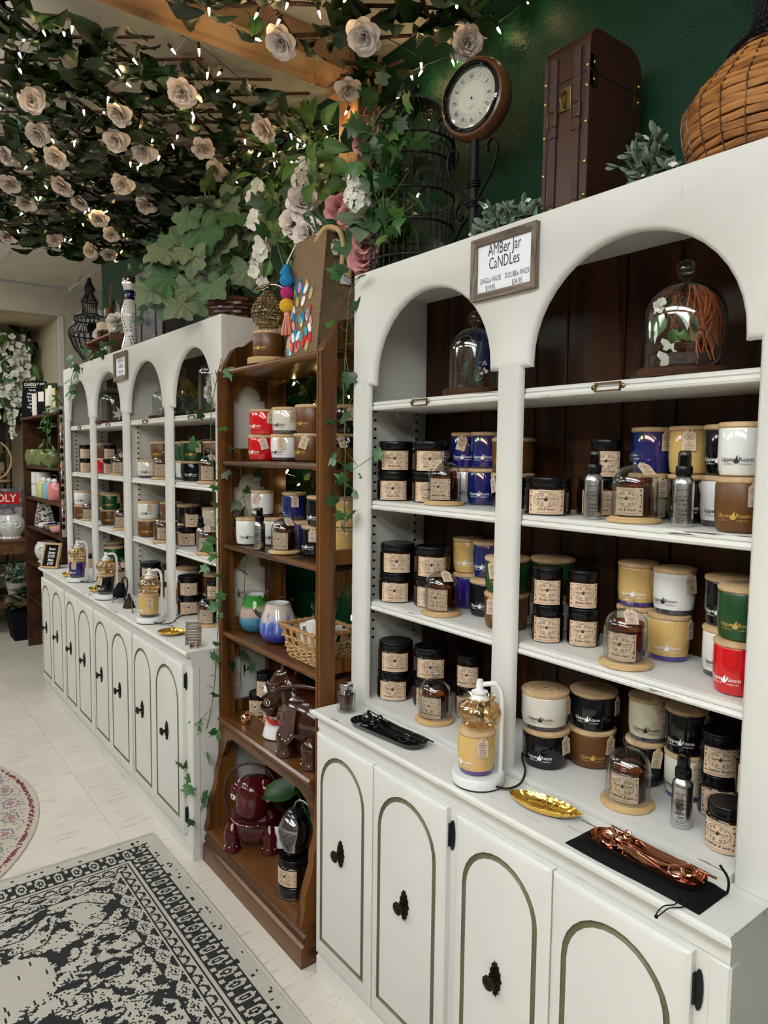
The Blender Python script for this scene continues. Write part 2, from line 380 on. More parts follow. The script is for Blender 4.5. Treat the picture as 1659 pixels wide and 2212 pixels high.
def label_art(scent, w, h):
    a = Art(); a.ring(0, h*.10, w*.355, h*.30, h*.014, 36); a.logo(0, h*.095, w*.52)
    for sx in (-1, 1):
        for sy in (-1, 1):
            a.curl(sx*w*.10, h*.10+sy*h*.19, w*.05, h*.02, sx, sy); a.curl(sx*w*.20, h*.10+sy*h*.155, w*.032, h*.016, -sx, sy)
            a.curl(sx*w*.435, h*.04+sy*h*.20, w*.030, h*.022, sx, sy); a.curl(sx*w*.425, h*.04+sy*h*.37, w*.028, h*.022, -sx, sy)
            a.stroke([(sx*w*.455, h*.04+sy*h*t) for t in (.0, .06, .12, .2)], h*.02)
    a.text('PREMIUM SCENTED CANDLE', 0, h*.425, h*.055, .9); a.text(scent, 0, -h*.335, h*.155, .85, .35, .012)
    a.text('HAND POURED  SOY BLEND  NET WT 8 OZ', 0, -h*.445, h*.052, .8); return a
def oval_art(a, x, y, w):
    a.ring(x, y, w*.5, w*.30, w*.028, 26); a.logo(x, y-.01*w, w*.72)
    for sx in (-1, 1): a.curl(x+sx*w*.14, y+w*.19, w*.06, w*.025, sx, 1, 1.2, 10); a.curl(x+sx*w*.14, y-w*.20, w*.06, w*.025, sx, -1, 1.2, 10)
    return a
# ---------------------------------------------------------------- the room
def room():
    XF, YB = -6.3, 1.5
    fl = struct('floor', B().box(-8.2, 2.6, -4.0, 2.7, -.06, -.004), 'vinyl')
    tw, tl = .457, .914
    me = cm('floor_tile', lambda: B().box(0, tl-.0012, 0, tw-.0012, -.004, 0))
    k = 0
    for j in range(0, 8):
        for i in range(0, 9):
            x = -7.2+i*tl+(tl/2 if j % 2 else 0); y = -1.9+j*tw
            if x > .6: continue
            ob('floor_tile', me, 'vinyl', fl, (x, y, 0)); k += 1
    struct('wall_back', B().box(-5.22, 2.6, YB, YB+.12, 0, CEIL), 'green_wall')
    struct('wall_front', B().box(-8.2, 2.6, -4.1, -4.0, 0, CEIL), 'shop_wall')
    struct('wall_right', B().box(2.5, 2.6, -4, 1.5, 0, CEIL), 'shop_wall')
    wf = struct('wall_left', B().box(XF-.12, XF, 1.465, 2.7, 0, CEIL).box(XF-.12, XF, -4, 1.465, 2.67, CEIL).box(XF-.12, XF, -4, -1.2, 0, 2.67), 'grey_beige')
    ob('corner_bead', B().box(XF-.03, XF+.004, 1.461, 1.50, 0, 2.67), 'tbar', wf)
    struct('wall_alcove', B().box(-7.5, -7.4, -1.3, 1.465, 0, 2.75).box(-7.5, XF-.12, 1.465, 1.56, 0, 2.67).box(-7.5, XF-.12, -1.3, -1.2, 0, 2.67), 'beige_wall')
    struct('wall_alcove_ceiling', B().box(-7.5, XF-.12, -1.2, 1.465, 2.67, 2.75), 'beige_wall')
    struct('wall_passage', B().box(XF, -5.1, 2.6, 2.7, 0, CEIL), 'beige_wall')
    struct('wall_passage_end', B().box(-5.22, -5.1, 1.62, 2.6, 0, CEIL), 'beige_wall')
    ce = struct('ceiling', B().box(-6.3, 2.6, -4.1, 2.7, CEIL+.012, CEIL+.05), 'tile')
    g = .61
    tm = cm('ceiling_tile', lambda: B().box(.012, g-.012, .012, g-.012, CEIL-.002, CEIL+.012, .004))
    lamps = {(-9, -2), (-7, -2), (-5, -2), (-5, -5), (-2, -3), (-2, -5), (0, -3), (0, -5), (2, -3), (2, -5), (-8, -5)}  # two farthest aisle fixtures are unseen extras, set to brighten far ceiling and wall
    X0, Y0 = -.42, .945
    for i in range(-10, 5):
        for j in range(-8, 3):
            x, y = X0+i*g, Y0+j*g
            if (i, j) in lamps or (i-1, j) in lamps: continue
            if x < -6.4 or (j >= 0 and x > -5.4): continue
            ob('ceiling_tile', tm, 'tile', ce, (x, y, 0))
    for i in range(-9, 5): ob('grid_bar', cm('gbx', lambda: B().box(-.012, .012, -3.9, 1.5, CEIL-.004, CEIL+.01)), 'tbar', ce, (X0+i*g, 0, 0))
    for j in range(-8, 3): ob('grid_bar', B().box(-6.3, -5.22 if j > 0 else 2.5, -.012, .012, CEIL-.0045, CEIL+.01), 'tbar', ce, (0, Y0+j*g, 0))
    # tiles cut to the wall line
    tc = cm('cut_tile', lambda: B().box(.012, g-.012, .012, YB-Y0-.004, CEIL-.002, CEIL+.012))
    for i in range(-8, 5): ob('ceiling_tile', tc, 'tile', ce, (X0+i*g, Y0, 0))
    names = {(-5, -2): 'in front of the far white hutch', (-2, -3): 'behind the near hutch aisle', (0, -3): 'over the aisle behind the camera', (2, -3): 'near the side wall'}
    row = {}
    for n_, (i, j) in enumerate(sorted(lamps)):
        rw = 'aisle side' if j > -4 else 'rear'; row[rw] = row.get(rw, 0)+1
        x, y = X0+i*g, Y0+j*g
        t = thing('ceiling_light', f'{["first", "second", "third", "fourth", "fifth", "sixth", "seventh"][row[rw]-1]} unseen fluorescent ceiling fixture from the far wall in the {rw} row', 'ceiling light', (x, y, CEIL), 0, 'recessed ceiling lights')
        ob('diffuser', cm('diffuser', lambda: B().box(.05, 2*g-.05, .05, g-.05, -.075, .004, .01)), 'lamp_panel', t)  # glowing box lowered beneath the tiles, shaped so it brightens the ceiling
        ob('frame', cm('lframe', lambda: B().box(.012, 2*g-.012, .012, .05, -.01, .01).box(.012, 2*g-.012, g-.05, g-.012, -.01, .01).box(.012, .05, .05, g-.05, -.01, .01).box(2*g-.05, 2*g-.012, .05, g-.05, -.01, .01)), 'tbar', t)
    bm = thing('timber_beam', 'pale wooden ceiling beam running out from the green wall', 'beam', (-2.05, 0, 0))
    bm['kind'] = 'structure'
    ob('beam', B().box(-.075, .075, -3.0, 1.36, CEIL-.09, CEIL, .004), 'pine', bm)
    ob('post', B().box(-.06, .06, 1.405, 1.497, 1.95, CEIL-.09, .004), 'pine_z', bm)
    ob('corner_block', B().box(-.07, .07, 1.36, 1.497, CEIL-.12, CEIL-.0, .004), 'pine', bm)
room()
# ---------------------------------------------------------------- rugs: woven cell by cell in dark and light yarn
def nz(x, y, s):
    v = sin(x*12.9898*s+y*78.233*s+s*3.7)*43758.5453; return v-math.floor(v)
def vn(x, y, s=1):
    xi, yi = math.floor(x), math.floor(y); fx, fy = x-xi, y-yi; fx = fx*fx*(3-2*fx); fy = fy*fy*(3-2*fy)
    h = lambda a, b: nz(a, b, s)
    return (h(xi, yi)*(1-fx)+h(xi+1, yi)*fx)*(1-fy)+(h(xi, yi+1)*(1-fx)+h(xi+1, yi+1)*fx)*fy
mat('yarn_light', (.70, .655, .58), .9, bump=.9, bscale=420)
mat('yarn_dark', (.020, .022, .024), .9, bump=.9, bscale=420)
mat('yarn_edge', (.60, .56, .50), .9, bump=.8, bscale=300)
mat('yarn_cream', (.52, .46, .38), .9, bump=.5, bscale=300)
mat('yarn_wine', (.17, .030, .040), .9); mat('yarn_grey', (.22, .20, .21), .9); mat('yarn_rose', (.36, .16, .15), .9); mat('yarn_slate', (.13, .14, .19), .9)
def area_rug():
    X0, X1, Y0, Y1, c = -2.775, -.95, -.45, .962, .0055
    nx, ny = int((X1-X0)/c), int((Y1-Y0)/c)
    def band(t, d, per):
        """scroll border: t along, d across 0..1"""
        u = (t/per) % 1.0; w_ = abs(u-.5)*2; flip = int(t/per) % 2
        r = sqrt((u-.5)**2*1.6+((d-.42))**2*.55)
        return .20 < r < .33 and d < .86 or r < .075 or (d > .72 and w_ > .72 and d < .9) or (d < .22 and w_ > .80)
    b = B(); lift = lambda x, y: .0068*max(0, min(1, (1.03-sqrt((x+3.46)**2+(y+.342)**2))/.035))
    vs = [(X0+i*c, Y0+j*c, .0058+.0007*((i+j) % 2)+lift(X0+i*c, Y0+j*c)) for j in range(ny+1) for i in range(nx+1)]
    fs = []; mi = []
    for j in range(ny):
        for i in range(nx):
            x, y = i*c, (ny-j)*c; xe = min(x, (nx-i)*c); ye = min(y, (ny-(ny-j))*c); e = min(xe, ye)
            al = (j*c) if xe < ye else (i*c)
            dark = 0
            if e < .022: dark = 0
            elif e < .058: dark = nz(i//2, j//2, 1.3) > .90 and (int(al/.03) % 3 != 0)
            elif e < .066: dark = 1
            elif e < .142: dark = 0 if band(al, (e-.066)/.076, .062) else 1
            elif e < .150: dark = 0
            elif e < .158: dark = 1
            elif e < .195: u = (al/.05) % 1; dark = abs(sqrt((u-.5)**2+((e-.158)/.037-1)**2*.3)-.42) < .07 or (e > .188)
            elif e < .200: dark = 0
            elif e < .252: u = abs((al/.085) % 1-.5)*2; d = abs((e-.226)/.026); dark = (u+d > 1.0) and not (u+d < 1.12) and nz(i, j, 2.2) > .06 or (u+d < .42 and not u+d < .24) or .62 < u+d < .68
            elif e < .258: dark = 1
            else:
                wx, wy = x+.05*vn(x*9, y*9, 6), y+.05*vn(x*9+5, y*9, 7); n1 = vn(wx*30, wy*22, 1)+.75*vn(wx*66, wy*48, 2)+.25*vn(x*120, y*80, 3)
                fade = max(0, min(1, (e-.42)/.10)); fl = vn(x*5+9, y*5+3, 4)
                r = sqrt(((x-.86)/1.0)**2+((y-.30)*1.0)**2); med = abs((r*9+.5*sin(10*atan2(y-.30, x-.86))) % 2-1)
                k = n1/2.0
                dark = (k > .525+.08*(med < .35)) or (abs(k-.44) < .012) or (abs(med-.35) < .03 and fl > .3)
                if fade > 0: dark = dark and fl > .50+.12*fade or (nz(i//4, j, 5) > .955)
            k0 = j*(nx+1)+i; fs.append((k0, k0+1, k0+nx+2, k0+nx+1)); mi.append(2 if e < .012 else int(bool(dark)))
    b.v = vs; b.f = fs; b.mi = mi
    t = thing('area_rug', 'cream flat-woven rug with faded black oriental pattern, before the wooden bookcase', 'rug')
    ob('pile', b.mesh('rug', ang=0), ['yarn_light', 'yarn_dark', 'yarn_edge'], t)
    bd = B(); bd.tube([(X0, Y0+(Y1-.004-Y0)*k/40, .0055+lift(X0, Y0+(Y1-.004-Y0)*k/40)) for k in range(41)], .0055).tube([(X0, Y1-.004, .0055), (X1, Y1-.004, .0055)], .0055)
    ob('bound_edge', bd, 'yarn_edge', t)
area_rug()
def round_rug():
    cx, cy, Rr, c = -3.46, -.342, .995, .0085
    n = int(2*Rr/c); vs = []; fs = []; mi = []; idx = {}
    def vert(i, j):
        if (i, j) not in idx: idx[(i, j)] = len(vs); vs.append((-Rr+i*c, -Rr+j*c, .006))
        return idx[(i, j)]
    for j in range(n):
        for i in range(n):
            x, y = -Rr+(i+.5)*c, -Rr+(j+.5)*c; r = sqrt(x*x+y*y); a = atan2(y, x)
            if r > Rr-.004: continue
            s = 0
            if r > .972: s = 0
            elif r > .955: s = 1 if nz(i, j, 3) > .25 else 0
            elif r > .942: s = 0
            elif r > .83:
                u = (a*40/(2*pi)) % 1; q = sqrt((u-.5)**2+((r-.885)/.11)**2*1.2); s = 3 if q < .15 else 2 if .25 < q < .33 else 0
                if nz(i, j, 1) > .8: s = 2
            elif r > .815: s = 2
            else:
                k = vn(x*9+4, y*9, 1)+.5*vn(x*25, y*25, 2); q = abs((r*9+1.2*sin(6*a)) % 2-1)
                s = 3 if k > .95 and q > .5 else 1 if k > .92 and r < .62 else 4 if k < .5 and r < .62 else 2 if abs(k-.7) < .05 else 0
            fs.append((vert(i, j), vert(i+1, j), vert(i+1, j+1), vert(i, j+1))); mi.append(s)
    b = B(); b.v = vs; b.f = fs; b.mi = mi
    t = thing('round_rug', 'round faded rug in cream, wine red and grey on pale floor', 'rug', (cx, cy, 0))
    ob('pile', b.mesh('rrug', ang=0), ['yarn_cream', 'yarn_wine', 'yarn_grey', 'yarn_rose', 'yarn_slate'], t)
    ob('backing', B().lathe([(0, .0055), (Rr-.003, .0055), (Rr, .003), (Rr-.003, .0003), (0, .0003)], 96), 'yarn_cream', t)
round_rug()
# ---------------------------------------------------------------- white hutches, base cabinets, worktops
ZW = .818
def opening(x0, x1, z0, zs=1.757, sh=.026, n=22):
    """outline of one arched opening, right foot over the arch to left foot"""
    xc, r = (x0+x1)/2, (x1-x0)/2-sh; h = 1.987-zs
    p = [(x1, z0), (x1, zs), (x1-sh, zs)]
    p += [(xc+r*cos(pi*i/n), zs+.012+(h-.012)*sin(pi*i/n)) for i in range(n+1)]
    return p+[(x0+sh, zs), (x0, zs), (x0, z0)]
def offset(p, e):
    out = []
    for i in range(len(p)):
        a = V(p[max(0, i-1)]); b = V(p[i]); c = V(p[min(len(p)-1, i+1)])
        d1 = (b-a) if (b-a).length > 1e-9 else (c-b); d2 = (c-b) if (c-b).length > 1e-9 else d1
        n1 = V((d1.y, -d1.x)).normalized(); n2 = V((d2.y, -d2.x)).normalized(); nn = n1+n2
        nn = nn.normalized() if nn.length > 1e-6 else n1
        k = e/max(.45, nn.dot(n1)); out.append((b.x+nn.x*k, b.y+nn.y*k))
    return out
def hutch(name, label, x0, x1, yf, bays, parts_x, zsh, doms):
    t = thing(name, label, 'hutch')
    D, zt, th = .262, 2.076, .020; yb = yf+D
    # face frame with routed arch edges
    b = B(); outer = [(x0, ZW+.001), (x0, zt), (x1, zt), (x1, ZW+.001)]
    fr, bk = list(outer), list(outer); 
    segs = []
    for (a, c) in bays[::-1]:
        p = opening(a, c, ZW+.001); q = offset(p, .009); q[0] = (q[0][0], ZW+.001); q[-1] = (q[-1][0], ZW+.001); segs.append((q, p)); fr += q; bk += p
    n = len(fr); b.add([(x, yf, z) for x, z in fr]+[(x, yf+.010, z) for x, z in bk]+[(x, yf+th, z) for x, z in bk],
        [tuple(range(n)), tuple(range(3*n-1, 2*n-1, -1))]+[(i, i+n, (i+1) % n+n, (i+1) % n) for i in range(n)]+[(i+n, i+2*n, (i+1) % n+2*n, (i+1) % n+n) for i in range(n)])
    ob('face_frame', b.mesh('face', ang=50), 'white_z', t)
    for xx in (x0, x1-.02): ob('side_panel', B().box(xx, xx+.02, yf+th, yb+.008, ZW+.001, zt-.001), 'white_panel', t)
    ob('top_board', B().box(x0+.02, x1-.02, yf+th, yb+.008, zt-.045, zt-.025), 'white_panel', t)
    for xx in parts_x: ob('partition', B().box(xx-.02, xx+.02, yf+th, yb, ZW+.001, zt-.045), 'white_panel', t)
    # floor board of the hutch with rounded lip
    lip = [(yf+.001, ZW+.001), (yf-.004, ZW+.012), (yf-.003, ZW+.017), (yf+.004, ZW+.018), (yb, ZW+.018), (yb, ZW+.001)]
    cuts = [x0+.02]+parts_x+[x1-.02]
    for (a, c) in bays:
        ob('floor_lip', B().prism([(y, z) for y, z in lip[:4]]+[(yf+th, ZW+.018), (yf+th, ZW+.001)], a+.0005, c-.0005, 'x'), 'white_x', t)
    for a, c in zip(cuts, cuts[1:]): ob('floor_board', B().box(a, c, yf+th, yb, ZW+.001, ZW+.018), 'white_board', t)
    # panelled back: separate dark planks
    x = x0+.02; k = 0; ws = [.10, .145, .20, .10, .165, .135, .21]
    while x < x1-.025:
        wd = min(ws[k % len(ws)], x1-.02-x); k += 1
        ob('plank', B().box(x+.002, x+wd-.002, yb-.002, yb+.006, ZW+.02, zt-.045, .0015), 'dark_panel', t); x += wd
    ob('back_board', B().box(x0+.02, x1-.02, yb+.0062, yb+.008, ZW+.002, zt-.045), 'black_matt', t)
    edge = [(.0, .0), (.0, .024), (-.004, .026), (-.011, .0245), (-.014, .021), (-.0135, .0165), (-.010, .0145), (-.0145, .012), (-.0165, .007), (-.014, .002), (-.009, .0)]
    for zz in zsh:
        for (a, c), ci in zip(zip(cuts, cuts[1:]), range(9)):
            sh = ob('shelf', B().box(a+.004 if ci else a, c-.004 if ci < len(cuts)-2 else c, yf+.036, yb-.002, zz-.024, zz), 'white_board', t)
            for (p, q) in bays:
                if p > a-.06 and q < c+.06:
                    e_ = ob('shelf_edge', B().prism([(yf+.036+y, zz-.026+z) for y, z in edge], p+.001, q-.001, 'x'), 'white_x', sh)
            if zz == zsh[0]:
                for (p, q) in bays:
                    if p > a-.06 and q < c+.06: holder(sh, p+(q-p)*.42, yf+.020, zz-.013)
    for xs in [x0+.02]+[p+.02 for p in parts_x]:
        for yy in (yf+.062, yb-.040): standard(t, xs, yy)
    return t
def holder(par, x, y, z):
    w, h = .030, .009
    b = B().box(x-w, x+w, y-.003, y, z+h-.003, z+h).box(x-w, x+w, y-.003, y, z-h, z-h+.003).box(x-w, x-w+.003, y-.003, y, z-h, z+h).box(x+w-.003, x+w, y-.003, y, z-h, z+h)
    for s in (-1, 1): b.ball((x+s*(w+.004), y-.001, z), .0055, 8, 5, (1, .4, 1))
    ob('label_holder', b, 'dark_brass', par)
def standard(par, x, y):
    """slotted shelf standard with punched dark slots"""
    s = ob('shelf_standard', cm('standard', lambda: B().box(0, .004, -.010, .010, .99, 1.745, .001)), 'white_panel', par, (x, y, 0))
    b = CACHE.get('slots')
    if not b:
        q = B()
        for i in range(28): q.box(.0041, .0046, -.0048, .0048, 1.004+i*.0262, 1.0105+i*.0262)
        b = CACHE['slots'] = q.mesh('slots')
    ob('slot_row', b, 'black_matt', s)['kind'] = 'stuff'
def arch_loop(w, h, ml, mb, mt, n=14, e=0):
    """closed loop of the carved arch, e grows it outwards; starts bottom left, goes counter-clockwise"""
    x0, x1 = ml-e, w-ml+e; r = (x1-x0)/2; zb = mb-e; zs = h-mt-(w-2*ml)/2; hh = (w-2*ml)/2+e
    p = [(x0+(x1-x0)*i/6, zb) for i in range(6)]+[(x1, zb+(zs-zb)*i/8) for i in range(8)]
    return p+[((x0+x1)/2+r*cos(pi*i/n), zs+hh*sin(pi*i/n)) for i in range(n)]+[(x0, zs+(zb-zs)*i/8) for i in range(8)]
def door_mesh(w, h=.672):
    def f():
        b = B(); ml, mb, mt, g = .034, .060, .042, .0125
        L1 = arch_loop(w, h, ml, mb, mt, e=g/2); N = len(L1); t = .019; c = .006
        def rect(ins):
            out = []
            for (x, z) in L1:
                cx, cz = w/2, h/2; dx, dz = x-cx, z-cz
                k = min((w/2-ins)/max(1e-6, abs(dx)), (h/2-ins)/max(1e-6, abs(dz))); out.append((cx+dx*k, cz+dz*k))
            for tx, tz in ((ins, ins), (w-ins, ins), (w-ins, h-ins), (ins, h-ins)):
                i = min(range(N), key=lambda q: (out[q][0]-tx)**2+(out[q][1]-tz)**2); out[i] = (tx, tz)
            return out
        rings = [[(x, t, z) for x, z in rect(0)], [(x, c, z) for x, z in rect(0)], [(x, c*.35, z) for x, z in rect(.0055)], [(x, .0, z) for x, z in rect(.012)], [(x, 0, z) for x, z in L1]]
        vs = [p for r_ in rings for p in r_]; fs = []
        for k in range(len(rings)-1): fs += [(k*N+i, k*N+(i+1) % N, (k+1)*N+(i+1) % N, (k+1)*N+i) for i in range(N)]
        L2 = arch_loop(w, h, ml, mb, mt, e=-g/2); o = len(vs); vs += [(x, 0, z) for x, z in L2]; fs.append(tuple(range(o, o+N)))
        o = len(vs); vs += [(x, t, z) for x, z in rect(0)]; fs.append(tuple(range(o+N-1, o-1, -1)))
        b.add(vs, fs); return b
    return cm(('door', round(w, 3)), f, ang=25)
def groove_mesh(w, h=.672):
    def f():
        ml, mb, mt, g = .034, .060, .042, .0125; b = B()
        prof = [(g/2, -.0002), (g/2*.8, .003), (g*.2, .0048), (-g*.2, .0048), (-g/2*.8, .003), (-g/2, -.0002)]
        Ls = [arch_loop(w, h, ml, mb, mt, e=e) for e, _ in prof]; N = len(Ls[0])
        vs = [(x, d, z) for Lp, (_, d) in zip(Ls, prof) for x, z in Lp]
        return b.add(vs, [(k*N+i, k*N+(i+1) % N, (k+1)*N+(i+1) % N, (k+1)*N+i) for k in range(len(prof)-1) for i in range(N)])
    return cm(('groove', round(w, 3)), f)
def rosette():
    b = B(); n = 28; P = []
    for i in range(n):
        a = 2*pi*i/n; k = 1+.10*cos(a*14); P.append((.0165*cos(a)*k*(1-.25*abs(sin(a))), .036*sin(a)*k))
    b.prism(P, -.0035, 0, 'y')
    for i in range(10):
        a = 2*pi*i/10; b.ball((.0105*cos(a), -.004, .022*sin(a)), .0036, 6, 4)
    for s in (-1, 1): b.ball((0, -.004, s*.031), .0035, 6, 4); b.curl = None
    return b
def knob():
    b = B(); old = b.m; b.m = MX.Rotation(R(90), 4, 'X')
    b.lathe([(.0065, 0), (.0055, .008), (.006, .014), (.0145, .017), (.0155, .020), (.0150, .0225), (.0115, .0245), (.0105, .0235), (.006, .0255), (0, .026)], 24, lambda a, r, z: r*(1+(.05*cos(a*12) if .011 < r and z > .016 else 0)))
    b.m = old; return b
def hinge_mesh():
    b = B(); n = 14
    b.prism([(.008*cos(2*pi*i/n), .036*sin(2*pi*i/n)) for i in range(n)], -.003, 0, 'y'); b.box(-.018, -.008, -.003, 0, -.027, .027, .001)
    b.tube([(-.008, -.004, -.027), (-.008, -.004, .027)], .0042, 8); return b
def base_cabinet(name, label, x0, x1, yf, doors, hinges):
    t = thing(name, label, 'cabinet'); yb = yf+.37
    b = B().box(x0, x1, yf, yb, .0, ZW-.024); ob('carcass', b, 'white_z', t)
    ob('face_rail', B().box(x0-.001, x1+.001, yf-.003, yf, ZW-.055, ZW-.024), 'white_x', t)
    ob('plinth', B().box(x0-.002, x1+.002, yf-.004, yf, 0, .058), 'white_x', t)
    for k, (a, c) in enumerate(doors):
        wd = c-a; d = ob('door', door_mesh(wd), 'white_z', t, (a, yf-.0195, .083))
        ob('carved_groove', groove_mesh(wd), 'groove_green', d)
        kx = wd*.5+(.045*0); ob('knob_plate', cm('rosette', rosette), 'bronze', d, (kx, 0, .367)); ob('knob', cm('knob', knob), 'bronze', d, (kx, -.003, .367))
    for hx, sgn in hinges:
        for z in (.69, .16): ob('hinge', cm('hinge', hinge_mesh), 'black_iron', t, (hx, yf-.0005, z), None, (sgn, 1, 1))
    # routed corner bead on the visible end
    ob('corner_post', B().box(x1-.035, x1+.0025, yf-.002, yf+.03, .0, ZW-.06, .004), 'white_z', t)
    return t
def worktop(label, x0, x1, yf, yb):
    b = B(); prof = [(yb, ZW-.024), (yf+.016, ZW-.024), (yf+.006, ZW-.020), (yf, ZW-.012), (yf, ZW-.005), (yf+.006, ZW), (yb, ZW)]
    n = len(prof); ins = [0, .014, .005, 0, 0, .006, .006]
    ring = []
    for (y, z), i in zip(prof, ins): ring.append((x0+i, y, z))
    ring2 = [(x1-i, y, z) for (y, z), i in zip(prof, ins)]
    b.add(ring+ring2, [tuple(range(n)), tuple(range(2*n-1, n-1, -1))]+[(i, i+n, (i+1) % n+n, (i+1) % n) for i in range(n)])
    return tag(ob('worktop', b.mesh('worktop', ang=30), 'white_x'), label, 'worktop')
ZS = [1.713, 1.427, 1.130]
HR = hutch('arched_hutch', 'white painted two-arch hutch with amber jar price sign, beside the wooden bookcase', -1.720, -.497, 1.205, [(-1.654, -1.152), (-1.081, -.562)], [], ZS, 2)
base_cabinet('base_cabinet', 'white base cabinet of four arch-grooved doors under the near hutch', -1.712, -.500, 1.085, [(-1.700, -1.428), (-1.424, -1.144), (-1.112, -.842), (-.838, -.556)], [(-1.136, 1), (-.548, 1)])
worktop('white worktop carrying copper tray, gold dish and candle warmer', -1.722, -.488, 1.060, 1.46)
DY = -.065
HL = hutch('arched_hutch', 'long white four-arch hutch beyond the wooden bookcase', -4.822, -2.486, 1.205+DY, [(-4.757, -4.262), (-4.192, -3.672), (-3.602, -3.085), (-3.015, -2.552)], [-3.637], [1.722, 1.435, 1.139], 4)
base_cabinet('base_cabinet', 'long white base cabinet of eight arch-grooved doors under the far hutch', -4.945, -2.498, 1.02, [(-4.935, -4.665), (-4.661, -4.372), (-4.333, -4.070), (-4.066, -3.775), (-3.745, -3.468), (-3.464, -3.165), (-3.138, -2.868), (-2.864, -2.562)], [(-4.355, .8), (-3.758, .8), (-3.150, .8), (-2.552, 1)])
worktop('long white worktop carrying three candle warmers', -4.962, -2.488, .992, 1.40)
# ---------------------------------------------------------------- wooden bookcase with open arched sides
def bookcase():
    t = thing('etagere_bookcase', 'tall walnut open-sided bookcase standing between the two white hutches', 'bookcase')
    xl, xr, yf, yb = -2.481, -1.757, 1.12, 1.365
    zs = [1.865, 1.535, 1.226, .890]
    for x in (xl, xr-.032):
        # front stile: straight above, swelling into a scrolled foot below
        cur = bez([(yf, .56, 0), (yf-.004, .46, 0), (yf-.006, .40, 0), (yf-.022, .345, 0), (yf-.024, .31, 0), (yf-.032, .28, 0), (yf-.052, .22, 0), (yf-.056, .17, 0), (yf-.066, .13, 0)], 4)
        P = [(yf+.05, .13), (yf+.05, 1.94), (yf+.030, 1.905), (yf+.010, 1.882), (yf, 1.86)]+[(p.x, p.y) for p in cur]
        ob('stile', B().prism(P, x, x+.032, 'x'), 'walnut', t); 
        ob('stile', B().box(x, x+.032, yb-.05, yb+.03, .13, 1.93, .003), 'walnut', t)
        ob('bead', B().box(x+.004, x+.012, yf-.0025, yf, .56, 1.86).box(x+.020, x+.028, yf-.0025, yf, .56, 1.86), 'walnut', t)
        # side ear above the top shelf
        ear = [(yf+.05, 1.87), (yf+.05, 1.94)]+[(p.x, p.y) for p in bez([(yf+.05, 1.94, 0), (yf+.07, 1.955, 0), (yf+.10, 1.962, 0), (yf+.13, 1.985, 0), (yf+.16, 2.0, 0), (yb-.05, 2.0, 0)], 4)]+[(yb-.05, 1.87)]
        ob('side_ear', B().prism(ear, x+.006, x+.026, 'x'), 'walnut', t)
        for k, z in enumerate([1.865, 1.535, 1.226, .89, .565]):
            y0, y1 = yf+.05, yb-.05; zt = z-.022; n = 10; r = (y1-y0)/2-.022; c = (y0+y1)/2
            arch = [(y0, zt), (y0, zt-.080), (y0+.022, zt-.080)]+[(c-r*cos(pi*i/n), zt-.080+.052*sin(pi*i/n)) for i in range(n+1)]+[(y1-.022, zt-.080), (y1, zt-.080), (y1, zt)]
            ob('arched_rail', B().prism(arch, x+.007, x+.025, 'x'), 'walnut', t)
            ob('lower_rail', B().box(x+.007, x+.025, y0, y1, z, z+.045), 'walnut', t) if k else None
    for z in zs:
        P = [(yb, z), (yf+.010, z), (yf+.004, z-.004), (yf+.002, z-.010), (yf+.006, z-.018), (yf+.014, z-.022), (yb, z-.022)]
        ob('shelf', B().prism(P, xl+.0325, xr-.0325, 'x').mesh('shelf', ang=30), 'walnut_x', t)
    z = .565; P = [(yb, z), (yf-.016, z), (yf-.024, z-.006), (yf-.022, z-.012), (yf-.014, z-.016), (yf-.016, z-.024), (yf-.008, z-.036), (yb, z-.036)]
    ob('shelf', B().prism(P, xl+.0325, xr-.0325, 'x').mesh('shelf', ang=30), 'walnut_x', t)
    ap = [(xl+.033, z-.036), (xr-.033, z-.036), (xr-.033, z-.16), (xr-.05, z-.13), (xr-.075, z-.085), (xr-.12, z-.065), (xl+.12, z-.065), (xl+.075, z-.085), (xl+.05, z-.13), (xl+.033, z-.16)]
    ob('apron', B().prism(ap, yf-.004, yf+.014, 'y'), 'walnut_x', t)
    # stepped base
    x0, x1, y0 = -2.485, -1.752, 1.050
    P = [(yb+.01, .13), (y0+.020, .13), (y0+.010, .127), (y0+.006, .118), (y0+.012, .108), (y0+.020, .102), (y0+.010, .094), (y0+.006, .082), (y0+.012, .070), (y0+.002, .064), (y0, .055), (y0, .0), (yb+.01, 0)]
    ob('plinth', B().prism(P, x0, x1, 'x').mesh('plinth', ang=25), 'walnut_x', t)
    ob('floor_board', B().box(x0+.01, x1-.01, y0+.03, yb, .13, .1325), 'walnut_x', t)
    ob('back_rail', B().box(xl+.033, xr-.033, yb-.018, yb, 1.865, 1.945, .003), 'walnut_x', t)
bookcase()
